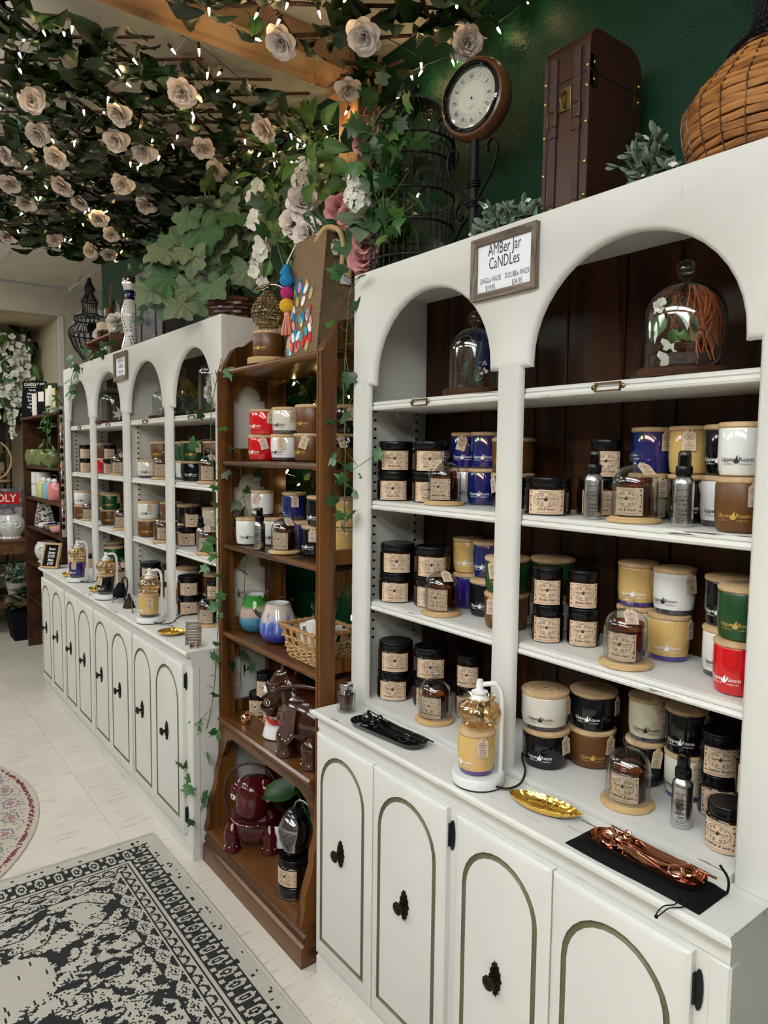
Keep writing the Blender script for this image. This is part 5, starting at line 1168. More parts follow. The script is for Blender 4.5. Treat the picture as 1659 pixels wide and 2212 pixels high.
def horse_red():
    t = thing('horse_bag', 'shiny burgundy leather bag shaped like a horse on bookcase base', 'bag', (-2.262, 1.160, Z6), R(46))
    ob('body', blob(B(), [(0, .05, .115), (0, .0, .105), (0, -.035, .100), (0, -.055, .105)], [.05, .082, .082, .055], 18), 'leather_red', t)
    b = B(); blob(b, [(0, .0, .255), (0, -.008, .225), (0, -.020, .180), (0, -.030, .140), (0, -.034, .110)], [.044, .076, .079, .070, .040], 20, .85); h = ob('head', b, 'leather_red', t)
    for s in (-1, 1):
        ob('ear', blob(B(), [(.046*s, -.03, .255), (.050*s, -.048, .230), (.044*s, -.062, .203)], [.014, .026, .006], 10, .5), 'leather_red', t)
        ob('eye_lid', B().ball((.058*s, -.050, .214), .024, 14, 8, (.8, .6, 1)), 'leather_red', h); ob('eye_white', B().ball((.061*s, -.054, .203), .0185, 14, 8, (.75, .55, 1)), 'plastic_white', h); ob('pupil', B().ball((.064*s, -.0612, .202), .0075, 8, 6, (.8, .4, 1)), 'black_gloss', h)
        ob('leg', blob(B(), [(.068*s, -.045, .098), (.070*s, -.052, .06), (.070*s, -.052, .02), (.070*s, -.052, .003)], [.018, .031, .027, .032], 14), 'leather_red', t); studs(t, [(.070*s+.030*cos(a), -.052+.030*sin(a), .022) for a in (-2.4, -1.6, -.7)])
        ob('leg', blob(B(), [(.062*s, .06, .09), (.062*s, .062, .05), (.062*s, .062, .003)], [.020, .028, .030], 12), 'leather_red', t)
    ob('noseband', B().tube([(.078*sin(a), -.020-.076*cos(a), .122-.006*cos(a)) for a in [R(-80)+R(160)*i/14 for i in range(15)]], .0085, 8, flat=.45), 'leather_red', t); studs(t, [(.079*sin(a), -.020-.083*cos(a), .122-.006*cos(a)) for a in [R(-56+28*i) for i in range(5)]])
    ob('carry_handle', B().tube(bez([(-.088, -.04, .13), (-.104, -.035, .20), (-.090, -.03, .265), (-.045, -.028, .305), (.01, -.026, .31), (.06, -.026, .285), (.088, -.03, .235), (.092, -.035, .17)], 6), .0052, 10), 'leather_edge', t)
    ob('mane_ridge', B().tube(bez([(0, -.070, .270), (0, -.083, .235), (0, -.096, .19)], 6), [.004]*13, 8), 'leather_red', t)
    g = ob('price_tag', B().box(-.0225, .0225, -.0006, .0006, -.085, 0), 'paper', t, (.112, -.066, .105), (R(4), R(-6), 0)); a = Art(); a.text('2410', 0, -.052, .014, .9, 0, .01); a.stroke([(-.008, -.066), (0, -.066), (.008, -.066)], .002); ob('tag_print', a.flat(None), 'ink', g, (0, -.001, 0))
horse_red()
t = thing('candle_warmer', 'black round candle warmer with chrome gourd shade on bookcase base', 'candle warmer', (-1.925, 1.128, Z6+.0003))
ob('base', B().lathe([(0, .0003), (.054, .0003), (.056, .003), (.056, .034), (.053, .038), (0, .0385)], 48), 'black_gloss', t); ob('chrome_ring', B().lathe([(.0562, .001), (.0572, .003), (.0572, .006), (.0562, .008)], 48), 'smoke_chrome', t)
for i in range(3): ob('touch_key', B().tube(ring_path(-.026+.014*i, -.046+.004*(i-1)**2, .0392, .004, .004, 0, 12), .0007, 5, closed=True), 'print_white', t)
ob('shade', B().lathe([(.030, .1345), (.034, .137), (.046, .175), (.052, .205), (.050, .232), (.040, .252), (.028, .262)], 44), 'smoke_chrome', t)
ob('shade_cap', B().lathe([(.031, .258), (.032, .262), (.024, .274), (.010, .280), (.007, .290), (0, .292)], 32), 'black_gloss', t)
ob('hook_arm', B().tube(bez([(.055, .03, .02), (.062, .034, .12), (.064, .034, .22), (.055, .03, .285), (.03, .015, .312), (.010, .003, .306), (.002, 0, .288)], 6), .0045, 10), 'smoke_chrome', t)
jar('wide', HV, 'wide amber jar on black warmer under chrome gourd shade', -1.925, 1.128, Z6+.0392, -38)
# ---------------------------------------------------------------- on top of the bookcase
ZT = 1.866
t = thing('candle_warmer', 'crystal bead egg lamp on pale wooden disc atop bookcase', 'candle warmer', (-2.212, 1.190, ZT), R(25))
ob('wood_disc', B().lathe([(0, .0003), (.071, .0003), (.073, .003), (.073, .019), (.070, .022), (0, .022)], 48), 'bamboo', t)
ob('arm', B().tube(bez([(.066, .02, .020), (.082, .024, .08), (.088, .024, .15), (.076, .02, .22), (.046, .012, .262), (.005, .0, .272), (-.03, -.008, .262)], 6), .006, 10, flat=1), 'smoke_chrome', t)
ob('arm_tip', B().tube(bez([(.02, .004, .268), (-.012, -.003, .272), (-.05, -.012, .258)], 6), [.008]*12+[.003], 8, flat=.5), 'brass', t)
def egg(z): u = (z-.125)/.130; return .062*sin(pi*min(1, max(0, (u*.86+.10)))**.92)*(1-.30*u) if u < 1 else .014
k = 0
for j in range(11):
    z = .128+.0118*j; r = egg(z)+.004; n = max(6, int(2*pi*r/.0125))
    for i in range(n):
        a = 2*pi*(i+.5*(j % 2))/n; d = V((cos(a), sin(a), .25)); k += 1
        ob('crystal', cm('crystal', lambda: B().lathe([(0, -.0042), (.0036, -.0015), (.0048, .0), (.0036, .0024), (.0018, .0036), (0, .0036)], 8)), 'gold_glass' if (i+j) % 3 else 'clear_glass', t, (r*cos(a), r*sin(a), z), look(d)); 
        ob('bead_setting', cm('crset', lambda: B().tube([(.0054*cos(2*pi*q/10), .0054*sin(2*pi*q/10), 0) for q in range(10)], .0009, 4, closed=True)), 'dark_brass', t, (r*cos(a), r*sin(a), z), look(d))
ob('shade_core', B().lathe([(egg(z)-.003, z) for z in [.128+.0118*j for j in range(11)]], 24), 'gold_glass', t)
vessel('short', 'v_brown', 'wide brown candle under crystal egg lamp atop bookcase', -2.212, 1.190, ZT+.0223, logo_ang=-42)
def tote():
    t = thing('jute_tote', 'tall jute tote bag with pompom charm atop walnut bookcase', 'bag', (-1.930, 1.232, ZT+.0004))
    w, d, h = .092, .082, .365
    def shell(s): 
        def fn(u, v):
            a = u*4; k = int(min(3, a)); f_ = a-k; tp = 1-.10*v; c = [(-w, -d), (w, -d), (w, d), (-w, d)]
            p, q = c[k], c[(k+1) % 4]; x = (p[0]+(q[0]-p[0])*f_); y = (p[1]+(q[1]-p[1])*f_)
            dent = -.018*sin(pi*f_)*v if k in (1, 3) else .006*sin(pi*f_)*sin(pi*v)
            if k in (1, 3): x += (dent if k == 1 else -dent)
            else: y -= (dent if k == 0 else -dent)
            return (x*s, y*s*(1-.42*v), h*v)
        return fn
    ob('front_and_sides', B().grid(shell(1), 32, 12).grid(shell(.97), 32, 12), 'jute', t); ob('bottom', B().box(-w*.99, w*.99, -d*.99, d*.99, .0, .004), 'jute', t)
    for x in (-w, w): ob('seam', B().tube([(x, -d, .002), (x*1.0, -d*.79, h*.5), (x*1.0, -d*.58, h)], .0028, 6), 'jute', t)
    cols = ['v_red', 'shade_blue', 'straw', 'v_yellow', 'v_blue', 'petal_pink']; random.seed(4)
    for i in range(46):
        u, v = random.uniform(-.95, .55), random.uniform(.02, .62); x = u*w; y = -d*(1-.42*v)-.006*sin(pi*(u+1)/2)*sin(pi*v)-.0015
        ob('painted_patch', cm('patch', lambda: B().prism([(.0095*cos(2*pi*q/8), .0175*sin(2*pi*q/8)) for q in range(8)], -.0006, .0006, 'y')), ['v_red', 'print_white', 'v_yellow', 'pom_blue', 'petal_pink', 'pom_teal'][i % 6], t, (x, y, v*h), (R(-5), random.uniform(-.6, .6), 0))
    for s in (-1, 1): ob('rope_handle', B().tube(bez([(.03, s*d*.55, h-.02), (.075, s*d*.5, h+.010), (.125, s*d*.3, h-.006), (.135, s*d*.2, h-.06), (.120, s*d*.2, h-.13)], 7), .0085, 10), 'straw', t)
    g = ob('price_tag', B().box(-.018, .018, -.0006, .0006, -.06, 0), 'paper', t, (w+.004, .02, h-.09), (0, 0, R(80)))
    c = thing('pompom_charm', 'pompom and tassel charm in blue, pink and yellow hanging on jute tote', 'charm', (-2.016, 1.150, ZT))
    for z, r, mt in ((.245, .023, 'pom_blue'), (.205, .021, 'pom_pink'), (.166, .0235, 'pom_yellow')):
        ob('pompom', B().lathe([(r*sin(pi*i/10), z-r*cos(pi*i/10)) for i in range(11)], 40, lambda a, q, zz: q*(1+.05*sin(a*17+zz*900))), mt, c)
    ob('cord', B().tube([(0, 0, .14), (0, 0, .30), (.02, .02, .355)], .0022, 6), 'petal_white', c); ob('yarn_tuft', blob(B(), [(-.004, 0, .295), (-.006, 0, .275), (-.008, 0, .262)], [.006, .017, .020], 12), 'pom_blue', c)
    ob('tassel_head', B().ball((0, 0, .138), .010, 10, 8), 'pom_peach', c)
    for i in range(26):
        a = i*2.4; q = .016*sqrt(i/26); ob('tassel_thread', cm('thr', lambda: B().tube([(0, 0, 0), (.0, .0, -.03), (.001, 0, -.062)], .0019, 5)), 'pom_peach', c, (q*.5*cos(a), q*.5*sin(a), .134), (q*sin(a)*14, -q*cos(a)*14, 0))
mat('pom_blue', (.01, .20, .46), .95); mat('pom_teal', (.06, .34, .42), .8); mat('pom_pink', (.42, .02, .14), .95); mat('pom_yellow', (.72, .40, .02), .95); mat('pom_peach', (.78, .32, .22), .95)
tote()
# ---------------------------------------------------------------- leaves and flowers
def leaf_geo(kind):
    b = B()
    if kind in ('rose', 'oval', 'hosta'):
        W = {'rose': .27, 'oval': .22, 'hosta': .30}[kind]; n = 7; vs = []
        for i in range(n+1):
            t = i/n; w_ = W*sin(pi*t**(.72 if kind != 'oval' else .9))**.85*(1-.10*t) if 0 < t < 1 else .004
            z = .05*sin(pi*t)-.20*t*t; rp = .018*(1 if i % 2 else -1) if kind == 'rose' else 0
            vs += [(-w_, t, z+.30*w_+rp), (-w_*.5, t-.015, z+.10*w_), (0, t-.03*(t > 0), z-.012), (w_*.5, t-.015, z+.10*w_), (w_, t, z+.30*w_-rp)]
        b.add(vs, [(i*5+j, i*5+j+1, (i+1)*5+j+1, (i+1)*5+j) for i in range(n) for j in range(4)])
        b.tube([(0, -.22, .03), (0, 0, 0)], .012, 4)
    elif kind == 'ivy':
        P = [(0, 0), (.16, -.10), (.40, -.05), (.52, .12), (.34, .26), (.60, .46), (.30, .54), (.14, .62), (.0, 1.0), (-.14, .62), (-.30, .54), (-.60, .46), (-.34, .26), (-.52, .12), (-.40, -.05), (-.16, -.10)]
        vs = [(0, .28, .035)]+[(x, y, -.22*(abs(x)**1.6)-.10*max(0, y-.4)**2*2+(.02 if i % 2 else 0)) for i, (x, y) in enumerate(P)]
        b.add(vs, [(0, i, i % len(P)+1) for i in range(1, len(P)+1)])
    elif kind == 'begonia':
        n = 36; vs = [(0, .30, -.10)]
        for ring, s in ((0, .5), (1, 1)):
            for i in range(n):
                a = 2*pi*i/n-pi/2; lob = 1+.16*cos(5*(a-pi/2))+.05*cos(a*17); k = .22+.78*min(1, abs(((a+pi/2+pi) % (2*pi))-pi)/.5)
                r = .52*lob*s*(k if s == 1 else 1); fold = .05*cos(a*10) if s == 1 else .02*cos(a*10)
                vs.append((r*cos(a), .38+r*sin(a)*1.02, (-.05 if s < 1 else -.10+.06*sin(a*3))+fold))
        b.add(vs, [(0, 1+i, 1+(i+1) % n) for i in range(n)]+[(1+i, 1+n+i, 1+n+(i+1) % n, 1+(i+1) % n) for i in range(n)])
    elif kind == 'pip':      # small plump leaf
        b.lathe([(0, 0), (.13, .2), (.24, .5), (.2, .8), (0, 1)], 8); b.v = [(x, z, y*.35) for x, y, z in b.v]
    return b
def lm(kind): return cm('leaf_'+kind, lambda: leaf_geo(kind), ang=60)
def axes(d, n):
    y = V(d).normalized(); z = V(n)-y*V(n).dot(y); z = z.normalized() if z.length > 1e-5 else y.orthogonal().normalized(); x = y.cross(z)
    return MX(((x.x, y.x, z.x), (x.y, y.y, z.y), (x.z, y.z, z.z)))
def leaf(par, kind, mt, p, d, n, s, name='leaf'):
    return ob(name, lm(kind), mt, par, p, axes(d, n), s)
def rv(s=1): return V((random.gauss(0, s), random.gauss(0, s), random.gauss(0, s)))
def petal(b, ang, lean, size, base_r, z, cup=.35):
    ca, sa = cos(ang), sin(ang)
    def fn(u, v):
        w_ = (u-.5)*2; l = v*size; x = w_*size*.55*sin(pi*(.20+.62*v)); o = base_r+l*sin(lean)+cup*size*.25*w_*w_*-1; h = z+l*cos(lean)+.10*size*w_*w_-.20*size*max(0, v-.55)**2*4+.05*size*sin(w_*5+ang*3)*v
        return (ca*o-sa*x, sa*o+ca*x, h)
    b.grid(fn, 4, 4)
def rose_geo():
    b = B()
    for k, (n, lean, s, r, z) in enumerate(((6, 1.30, 1.05, .04, .0), (6, .98, .95, .04, .04), (5, .66, .82, .035, .10), (4, .38, .70, .03, .14), (3, .10, .6, .015, .16))):
        for i in range(n): petal(b, 2*pi*i/n+k*.6, lean+.16*sin(i*2.1+k), s*(1+.12*sin(i*3.3+k)), r, z)
    return b
def blossom_geo(n=4):
    b = B()
    for i in range(n): petal(b, 2*pi*i/n, 1.2, 1, .03, 0, .1)
    b.ball((0, 0, .08), .14, 8, 5); return b
def cluster_geo(k=26, s=.30):
    """ball of little four petalled florets"""
    b = B(); g = blossom_geo(); 
    for i in range(k):
        ph = math.acos(1-1.7*(i+.5)/k); th = i*2.399; d = V((sin(ph)*cos(th), sin(ph)*sin(th), cos(ph)))
        b.m = MX.Translation(d*.62) @ look(d, roll=i*1.1) @ MX.Scale(s, 4); b.add(g.v, g.f)
    b.m = MX.Identity(4); return b
def berry_geo(k=70):
    b = B()
    for i in range(k):
        ph = math.acos(1-1.6*(i+.5)/k); th = i*2.399; r = .8+.2*sin(i*5); d = V((sin(ph)*cos(th), sin(ph)*sin(th), cos(ph)*.7))*r; b.ball(tuple(d), .10, 5, 4)
    return b
FL = {'rose': lambda: cm('rose', rose_geo, ang=80), 'floret': lambda: cm('floret', blossom_geo, ang=80), 'hydrangea': lambda: cm('hydra', cluster_geo, ang=80), 'berries': lambda: cm('berry', berry_geo)}
def flower(par, kind, mt, p, d, s, name=None): return ob(name or kind, FL[kind](), mt, par, p, look(d, roll=random.uniform(0, 6)), s)
def seen(p):
    q = V(p)-V((0, 0, 1.555)); z = q.dot(_f); return z > .2 and abs(q.dot(_r)/z) < .57 and abs(q.dot(_u)/z) < .76
def bulb_geo():
    b = B(); b.lathe([(.0030, 0), (.0030, .010), (0, .020)], 6); return b
def lights(label, pts, grp='fairy light strings'):
    t = thing('fairy_lights', label, 'string lights', (0, 0, 0), 0, grp)
    sp = sorted(pts, key=lambda p: (round(p[0]*2.2), p[1]*(1 if round(p[0]*2.2) % 2 else -1)))
    P = bez([V(p)+V((0, 0, .012)) for p in sp], 3) if len(sp) > 1 else []
    if P: ob('wire', B().tube(P, .0014, 4), 'wire_dark', t)
    for p in pts:
        d = V((random.uniform(-.7, .7), random.uniform(-.7, .7), -random.uniform(.3, 1.2))); r_ = look(d)
        ob('bulb', cm('bulb', bulb_geo), 'bulb', t, p, r_); ob('socket', cm('socket', lambda: B().lathe([(0, -.016), (.0040, -.016), (.0048, -.008), (.0044, .001), (0, .001)], 8)), 'wire_dark', t, p, r_)
    return t
# ---------------------------------------------------------------- willow trellis panels under the ceiling
def trellis(label, x0, x1, y0, y1, z, nleaf, roses, seed, sp1=.105, sp2=.17):
    random.seed(seed); t = thing('willow_trellis', label, 'trellis')
    pts = []
    for (dx, dy), sp in (((.61, .79), sp1), ((.62, -.785), sp2)):
        nx, ny = -dy, dx; c0 = [nx*x+ny*y for x in (x0, x1) for y in (y0, y1)]; s = min(c0)+.04
        while s < max(c0)-.03:
            ts = []
            for lo, hi, n_, d_ in ((x0, x1, nx, dx), (y0, y1, ny, dy)):
                a, c = sorted(((lo-n_*s)/d_, (hi-n_*s)/d_)); ts.append((a, c))
            a, c = max(q[0] for q in ts), min(q[1] for q in ts)
            if c-a > .10:
                a += random.uniform(0, .05); c -= random.uniform(0, .05); zz = z+(.008 if sp == sp1 else -.006)
                P = [(nx*s+dx*(a+(c-a)*k/4)+random.gauss(0, .006), ny*s+dy*(a+(c-a)*k/4)+random.gauss(0, .006), zz+random.gauss(0, .004)) for k in range(5)]
                ob('willow_stick', B().tube(P, [.0075, .0068, .0062, .0058, .005], 6), 'stick', t)
                for k in range(int((c-a)/.05)): u = a+random.random()*(c-a); pts.append((nx*s+dx*u, ny*s+dy*u, zz))
            s += sp*random.uniform(.85, 1.15)
    random.shuffle(pts); L = []
    while len(L) < nleaf:
        p = V(random.choice(pts))+V((random.gauss(0, .02), random.gauss(0, .02), -random.uniform(.0, .055)))
        an = random.gauss(-.5, .9); d = V((cos(an), sin(an), -random.uniform(.05, .75))); n = V((random.gauss(0, .45), random.gauss(0, .45), -1))
        L.append((p, d, n, random.uniform(.080, .122), random.choice(['leaf_dark', 'leaf_dark', 'leaf_dark', 'leaf_mid'])))
    L.sort(key=lambda q: (not seen(q[0]), (q[0]-V((0, 0, 1.555))).length)); rest = {}
    for i, (p, d, n, s, mt) in enumerate(L):
        if i < 300: leaf(t, 'rose', mt, p, d, n, s)
        else: rest.setdefault(mt, []).append((p, d, n, s))
    if rest:
        b = B(); g = leaf_geo('rose')
        for mt, q in rest.items():
            b.slot = ['leaf_dark', 'leaf_mid'].index(mt)
            for p, d, n, s in q: b.m = MX.Translation(p) @ axes(d, n).to_4x4() @ MX.Scale(s, 4); b.add(g.v, g.f)
        b.m = MX.Identity(4)
        if max(b.mi) == 0: b.mi[-1] = 1
        ob('far_leaves', b.mesh('far_leaves', ang=60), ['leaf_dark', 'leaf_mid'], t)['kind'] = 'stuff'
    for p in roses: flower(t, 'rose', 'petal', p, V((random.gauss(.45, .25), random.gauss(-.4, .25), -.75)), random.uniform(.040, .047))
    return t
ROSES_L = [(-2.56, 0.53, 2.68), (-2.21, 0.89, 2.68), (-2.47, 0.78, 2.68), (-2.81, 0.60, 2.68), (-2.68, 0.83, 2.68), (-2.54, 1.10, 2.68), (-2.27, 1.21, 2.68), (-3.07, 0.54, 2.68), (-3.39, 0.61, 2.68), (-2.98, 0.70, 2.68), (-3.27, 0.79, 2.68), (-3.59, 0.71, 2.68), (-3.43, 0.90, 2.68), (-3.09, 0.98, 2.68), (-2.71, 1.23, 2.68), (-3.27, 1.14, 2.68), (-3.60, 1.03, 2.68), (-3.82, 1.15, 2.68), (-4.10, 0.94, 2.68), (-4.21, 0.74, 2.68), (-4.20, 1.15, 2.68), (-4.20, 1.25, 2.68), (-2.71, 0.94, 2.68), (-2.6, .2, 2.68), (-3.2, .1, 2.68), (-3.8, .3, 2.68)]
ROSES_R = [(-1.78, 1.00, 2.68), (-1.62, 1.16, 2.68), (-1.47, 1.39, 2.68), (-1.87, 1.28, 2.68), (-1.6, .6, 2.68)]
BULB_L = [(-2.17, 0.48, 2.70), (-2.15, 0.53, 2.70), (-2.10, 0.54, 2.70), (-2.33, 0.45, 2.70), (-2.24, 0.45, 2.70), (-2.43, 0.47, 2.70), (-2.16, 0.72, 2.70), (-2.25, 0.70, 2.70), (-2.31, 0.75, 2.70), (-2.43, 0.73, 2.70), (-2.55, 0.75, 2.70), (-2.57, 0.69, 2.70), (-2.85, 0.73, 2.70), (-2.56, 1.01, 2.70), (-2.64, 1.02, 2.70), (-2.77, 1.02, 2.70), (-2.90, 0.95, 2.70), (-2.88, 0.99, 2.70), (-2.93, 0.99, 2.70), (-3.09, 0.73, 2.70), (-3.37, 0.74, 2.70), (-3.56, 0.74, 2.70), (-3.54, 0.76, 2.70), (-3.60, 0.97, 2.70), (-3.56, 0.97, 2.70), (-3.71, 1.04, 2.70), (-3.54, 1.05, 2.70), (-3.79, 1.00, 2.70), (-3.85, 1.22, 2.70), (-4.37, 1.33, 2.70), (-4.16, 1.31, 2.70), (-2.04, 0.79, 2.70), (-1.99, 0.85, 2.70), (-2.09, 0.92, 2.70), (-2.07, 0.95, 2.70), (-2.17, 0.99, 2.70), (-2.36, 0.98, 2.70), (-2.39, 1.00, 2.70), (-2.74, 0.47, 2.70), (-3.83, 0.74, 2.70), (-4.13, 0.77, 2.70), (-4.13, 1.00, 2.70), (-4.12, 1.03, 2.70), (-4.28, 1.01, 2.70), (-3.21, 0.64, 2.70), (-2.88, 0.66, 2.70), (-2.64, 0.95, 2.70), (-2.22, 1.07, 2.70), (-2.43, 1.21, 2.70), (-2.50, 1.31, 2.70), (-2.84, 1.32, 2.70), (-2.81, 1.35, 2.70), (-2.47, 1.35, 2.70), (-2.50, 1.41, 2.70), (-2.29, 1.32, 2.70), (-2.31, 1.36, 2.70)]
BULB_R = [(-1.83, 0.81, 2.72), (-1.88, 0.97, 2.72), (-1.77, 0.92, 2.72), (-1.68, 0.96, 2.72), (-1.66, 1.04, 2.72), (-1.76, 0.98, 2.72), (-1.58, 1.07, 2.72), (-1.42, 1.46, 2.72), (-1.30, 1.44, 2.72), (-1.42, 1.31, 2.72), (-1.58, 1.47, 2.72), (-1.61, 1.47, 2.72), (-1.68, 1.41, 2.72), (-1.71, 1.44, 2.72), (-1.75, 1.43, 2.72)]
BULB_M = [(-2.16, 1.38, 2.70), (-2.02, 1.38, 2.70), (-2.15, 1.38, 2.66), (-2.06, 1.36, 2.62), (-2.34, 1.38, 2.70), (-2.29, 1.38, 2.68), (-2.39, 1.38, 2.65), (-2.21, 1.38, 2.58), (-2.52, 1.38, 2.69), (-2.42, 1.38, 2.64), (-2.44, 1.38, 2.51), (-2.35, 1.38, 2.35), (-1.75, 1.38, 2.64), (-1.65, 1.42, 2.55), (-1.69, 1.42, 2.35), (-2.00, 1.38, 2.30), (-1.91, 1.38, 2.16)]
trellis('willow trellis thick with dark leaves and white roses, on the far side of the beam', -4.62, -2.16, -.15, 1.47, 2.775, 1900, ROSES_L, 5)
trellis('willow trellis with leaves and roses above clock and birdcage', -1.945, -1.28, .2, 1.47, 2.785, 300, ROSES_R, 8, .13, .19)
random.seed(21)
lights('warm fairy lights woven through the far trellis', BULB_L+[(random.uniform(-4.5, -2.3), random.uniform(.0, .45), 2.70) for _ in range(14)])
lights('warm fairy lights woven through the trellis above the clock', BULB_R)
lights('warm fairy lights among the flowers above the bookcase', BULB_M)
BULB_W = [(-2.43, 1.42, 1.84), (-2.52, 1.40, 1.78), (-2.29, 1.42, 1.75), (-2.06, 1.42, 1.77), (-2.49, 1.41, 1.72), (-2.48, 1.42, 1.50), (-2.38, 1.42, 1.45), (-2.37, 1.42, 1.35), (-2.50, 1.41, 1.16), (-2.22, 1.42, 1.04), (-2.04, 1.43, .99), (-2.15, 1.42, 1.52)]
lights('warm fairy lights hanging down the wall behind the bookcase', BULB_W)
# ---------------------------------------------------------------- garlands
def garland(name, label, cat, path, n, kinds, spread, size, hang=.3, seed=1, stem='stem', r=.003, nrm=(.4, -.8, .3), rmin=None):
    random.seed(seed); t = thing(name, label, cat); P = bez(path, 8)
    ob('stem', B().tube(P, r, 5), stem, t)
    for i in range(n):
        p = P[int((i+.5)/n*(len(P)-1))]; o = V((random.gauss(0, spread), random.gauss(0, spread*.5), random.gauss(0, spread))); q = p+o
        if q.y > 1.488: q.y = 1.488-random.random()*.02
        d = o.normalized()+V((0, -.25, -hang))+rv(.25); k, mt = random.choice(kinds)
        leaf(t, k, mt, q, d, V(nrm)+rv(.35), random.uniform(*size))
        if o.length > .02: ob('leaf_stalk', B().tube([p, (p+q)/2+rv(.004), q], .0011, 4), stem, t)
    return t
IVY = [('ivy', 'ivy_a'), ('ivy', 'ivy_a'), ('ivy', 'leaf_mid')]
garland('ivy_strand', 'ivy strand trailing down the bookcase stile beside the far hutch', 'ivy', [(-2.40, 1.10, 1.90), (-2.47, 1.09, 1.70), (-2.45, 1.09, 1.45), (-2.43, 1.09, 1.20), (-2.42, 1.09, .95), (-2.45, 1.09, .72), (-2.48, 1.08, .56), (-2.53, 1.06, .42), (-2.54, 1.04, .30), (-2.52, 1.03, .20), (-2.50, 1.02, .155)], 46, IVY, .038, (.034, .056), .4, 3, 'stem', .0016, (.75, -.6, .25))
garland('ivy_strand', 'ivy strand hanging inside the bookcase side frame', 'ivy', [(-2.40, 1.17, 1.58), (-2.42, 1.19, 1.42), (-2.43, 1.22, 1.30), (-2.42, 1.20, 1.10), (-2.43, 1.20, .95), (-2.43, 1.19, .80), (-2.43, 1.18, .62)], 22, [('ivy', 'ivy_dark'), ('ivy', 'leaf_mid')], .035, (.034, .05), .4, 5, 'stem', .0014, (.75, -.6, .25))
garland('ivy_strand', 'ivy strand trailing over the near hutch stile', 'ivy', [(-1.735, 1.26, 2.09), (-1.732, 1.20, 2.04), (-1.738, 1.19, 1.90), (-1.744, 1.185, 1.75), (-1.735, 1.185, 1.62), (-1.725, 1.18, 1.50), (-1.728, 1.18, 1.42), (-1.735, 1.185, 1.33)], 34, IVY, .040, (.034, .052), .35, 7, 'stem', .0016, (.7, -.65, .25))
garland('ivy_strand', 'ivy strand spilling over the far end of the far hutch', 'ivy', [(-3.9, 1.17, 2.085), (-4.1, 1.15, 2.09), (-4.3, 1.13, 2.085), (-4.45, 1.125, 2.06), (-4.55, 1.12, 2.0), (-4.52, 1.12, 1.93)], 24, IVY, .035, (.045, .065), .4, 9, 'stem', .0018, (.6, -.7, .3))
garland('ivy_strand', 'ivy strand hanging from begonia over grey suitcase', 'ivy', [(-3.05, 1.15, 2.48), (-3.25, 1.14, 2.45), (-3.38, 1.15, 2.38), (-3.42, 1.16, 2.28), (-3.40, 1.17, 2.18)], 16, IVY, .028, (.030, .045), .5, 11, 'stem', .0014, (.6, -.7, .3))
garland('leaf_garland', 'dark leafy garland on the wall behind the bookcase', 'garland', [(-2.15, 1.44, 2.62), (-2.25, 1.45, 2.35), (-2.30, 1.45, 2.05), (-2.36, 1.45, 1.80), (-2.26, 1.45, 1.66), (-2.36, 1.45, 1.45), (-2.28, 1.45, 1.30), (-2.22, 1.45, 1.02)], 130, [('rose', 'leaf_dark'), ('oval', 'leaf_light'), ('rose', 'leaf_mid')], .070, (.05, .085), .5, 13, 'stick', .004)
garland('leaf_garland', 'dark leafy garland climbing the wall behind the begonia', 'garland', [(-3.2, 1.44, 2.70), (-2.95, 1.45, 2.62), (-2.7, 1.45, 2.60), (-2.4, 1.44, 2.56), (-2.25, 1.42, 2.40), (-2.28, 1.42, 2.15)], 90, [('rose', 'leaf_dark'), ('rose', 'leaf_dark'), ('oval', 'leaf_light')], .085, (.06, .10), .4, 15, 'stick', .004)
garland('leaf_spray', 'bright green leafy spray above the jute tote', 'branch', [(-2.10, 1.30, 2.30), (-2.05, 1.26, 2.42), (-2.02, 1.22, 2.50), (-1.97, 1.22, 2.52), (-1.93, 1.24, 2.50)], 26, [('oval', 'leaf_light'), ('rose', 'leaf_light'), ('oval', 'leaf_mid')], .06, (.075, .11), .3, 17, 'leaf_light', .0025)
garland('leaf_spray', 'drooping green spray left of the jute tote', 'branch', [(-2.42, 1.30, 2.55), (-2.36, 1.26, 2.56), (-2.28, 1.24, 2.50), (-2.24, 1.22, 2.35), (-2.20, 1.26, 2.15), (-2.16, 1.29, 1.95)], 44, [('oval', 'leaf_light'), ('ivy', 'leaf_mid'), ('oval', 'leaf_mid')], .05, (.055, .085), .6, 19, 'leaf_light', .0022)
random.seed(23)
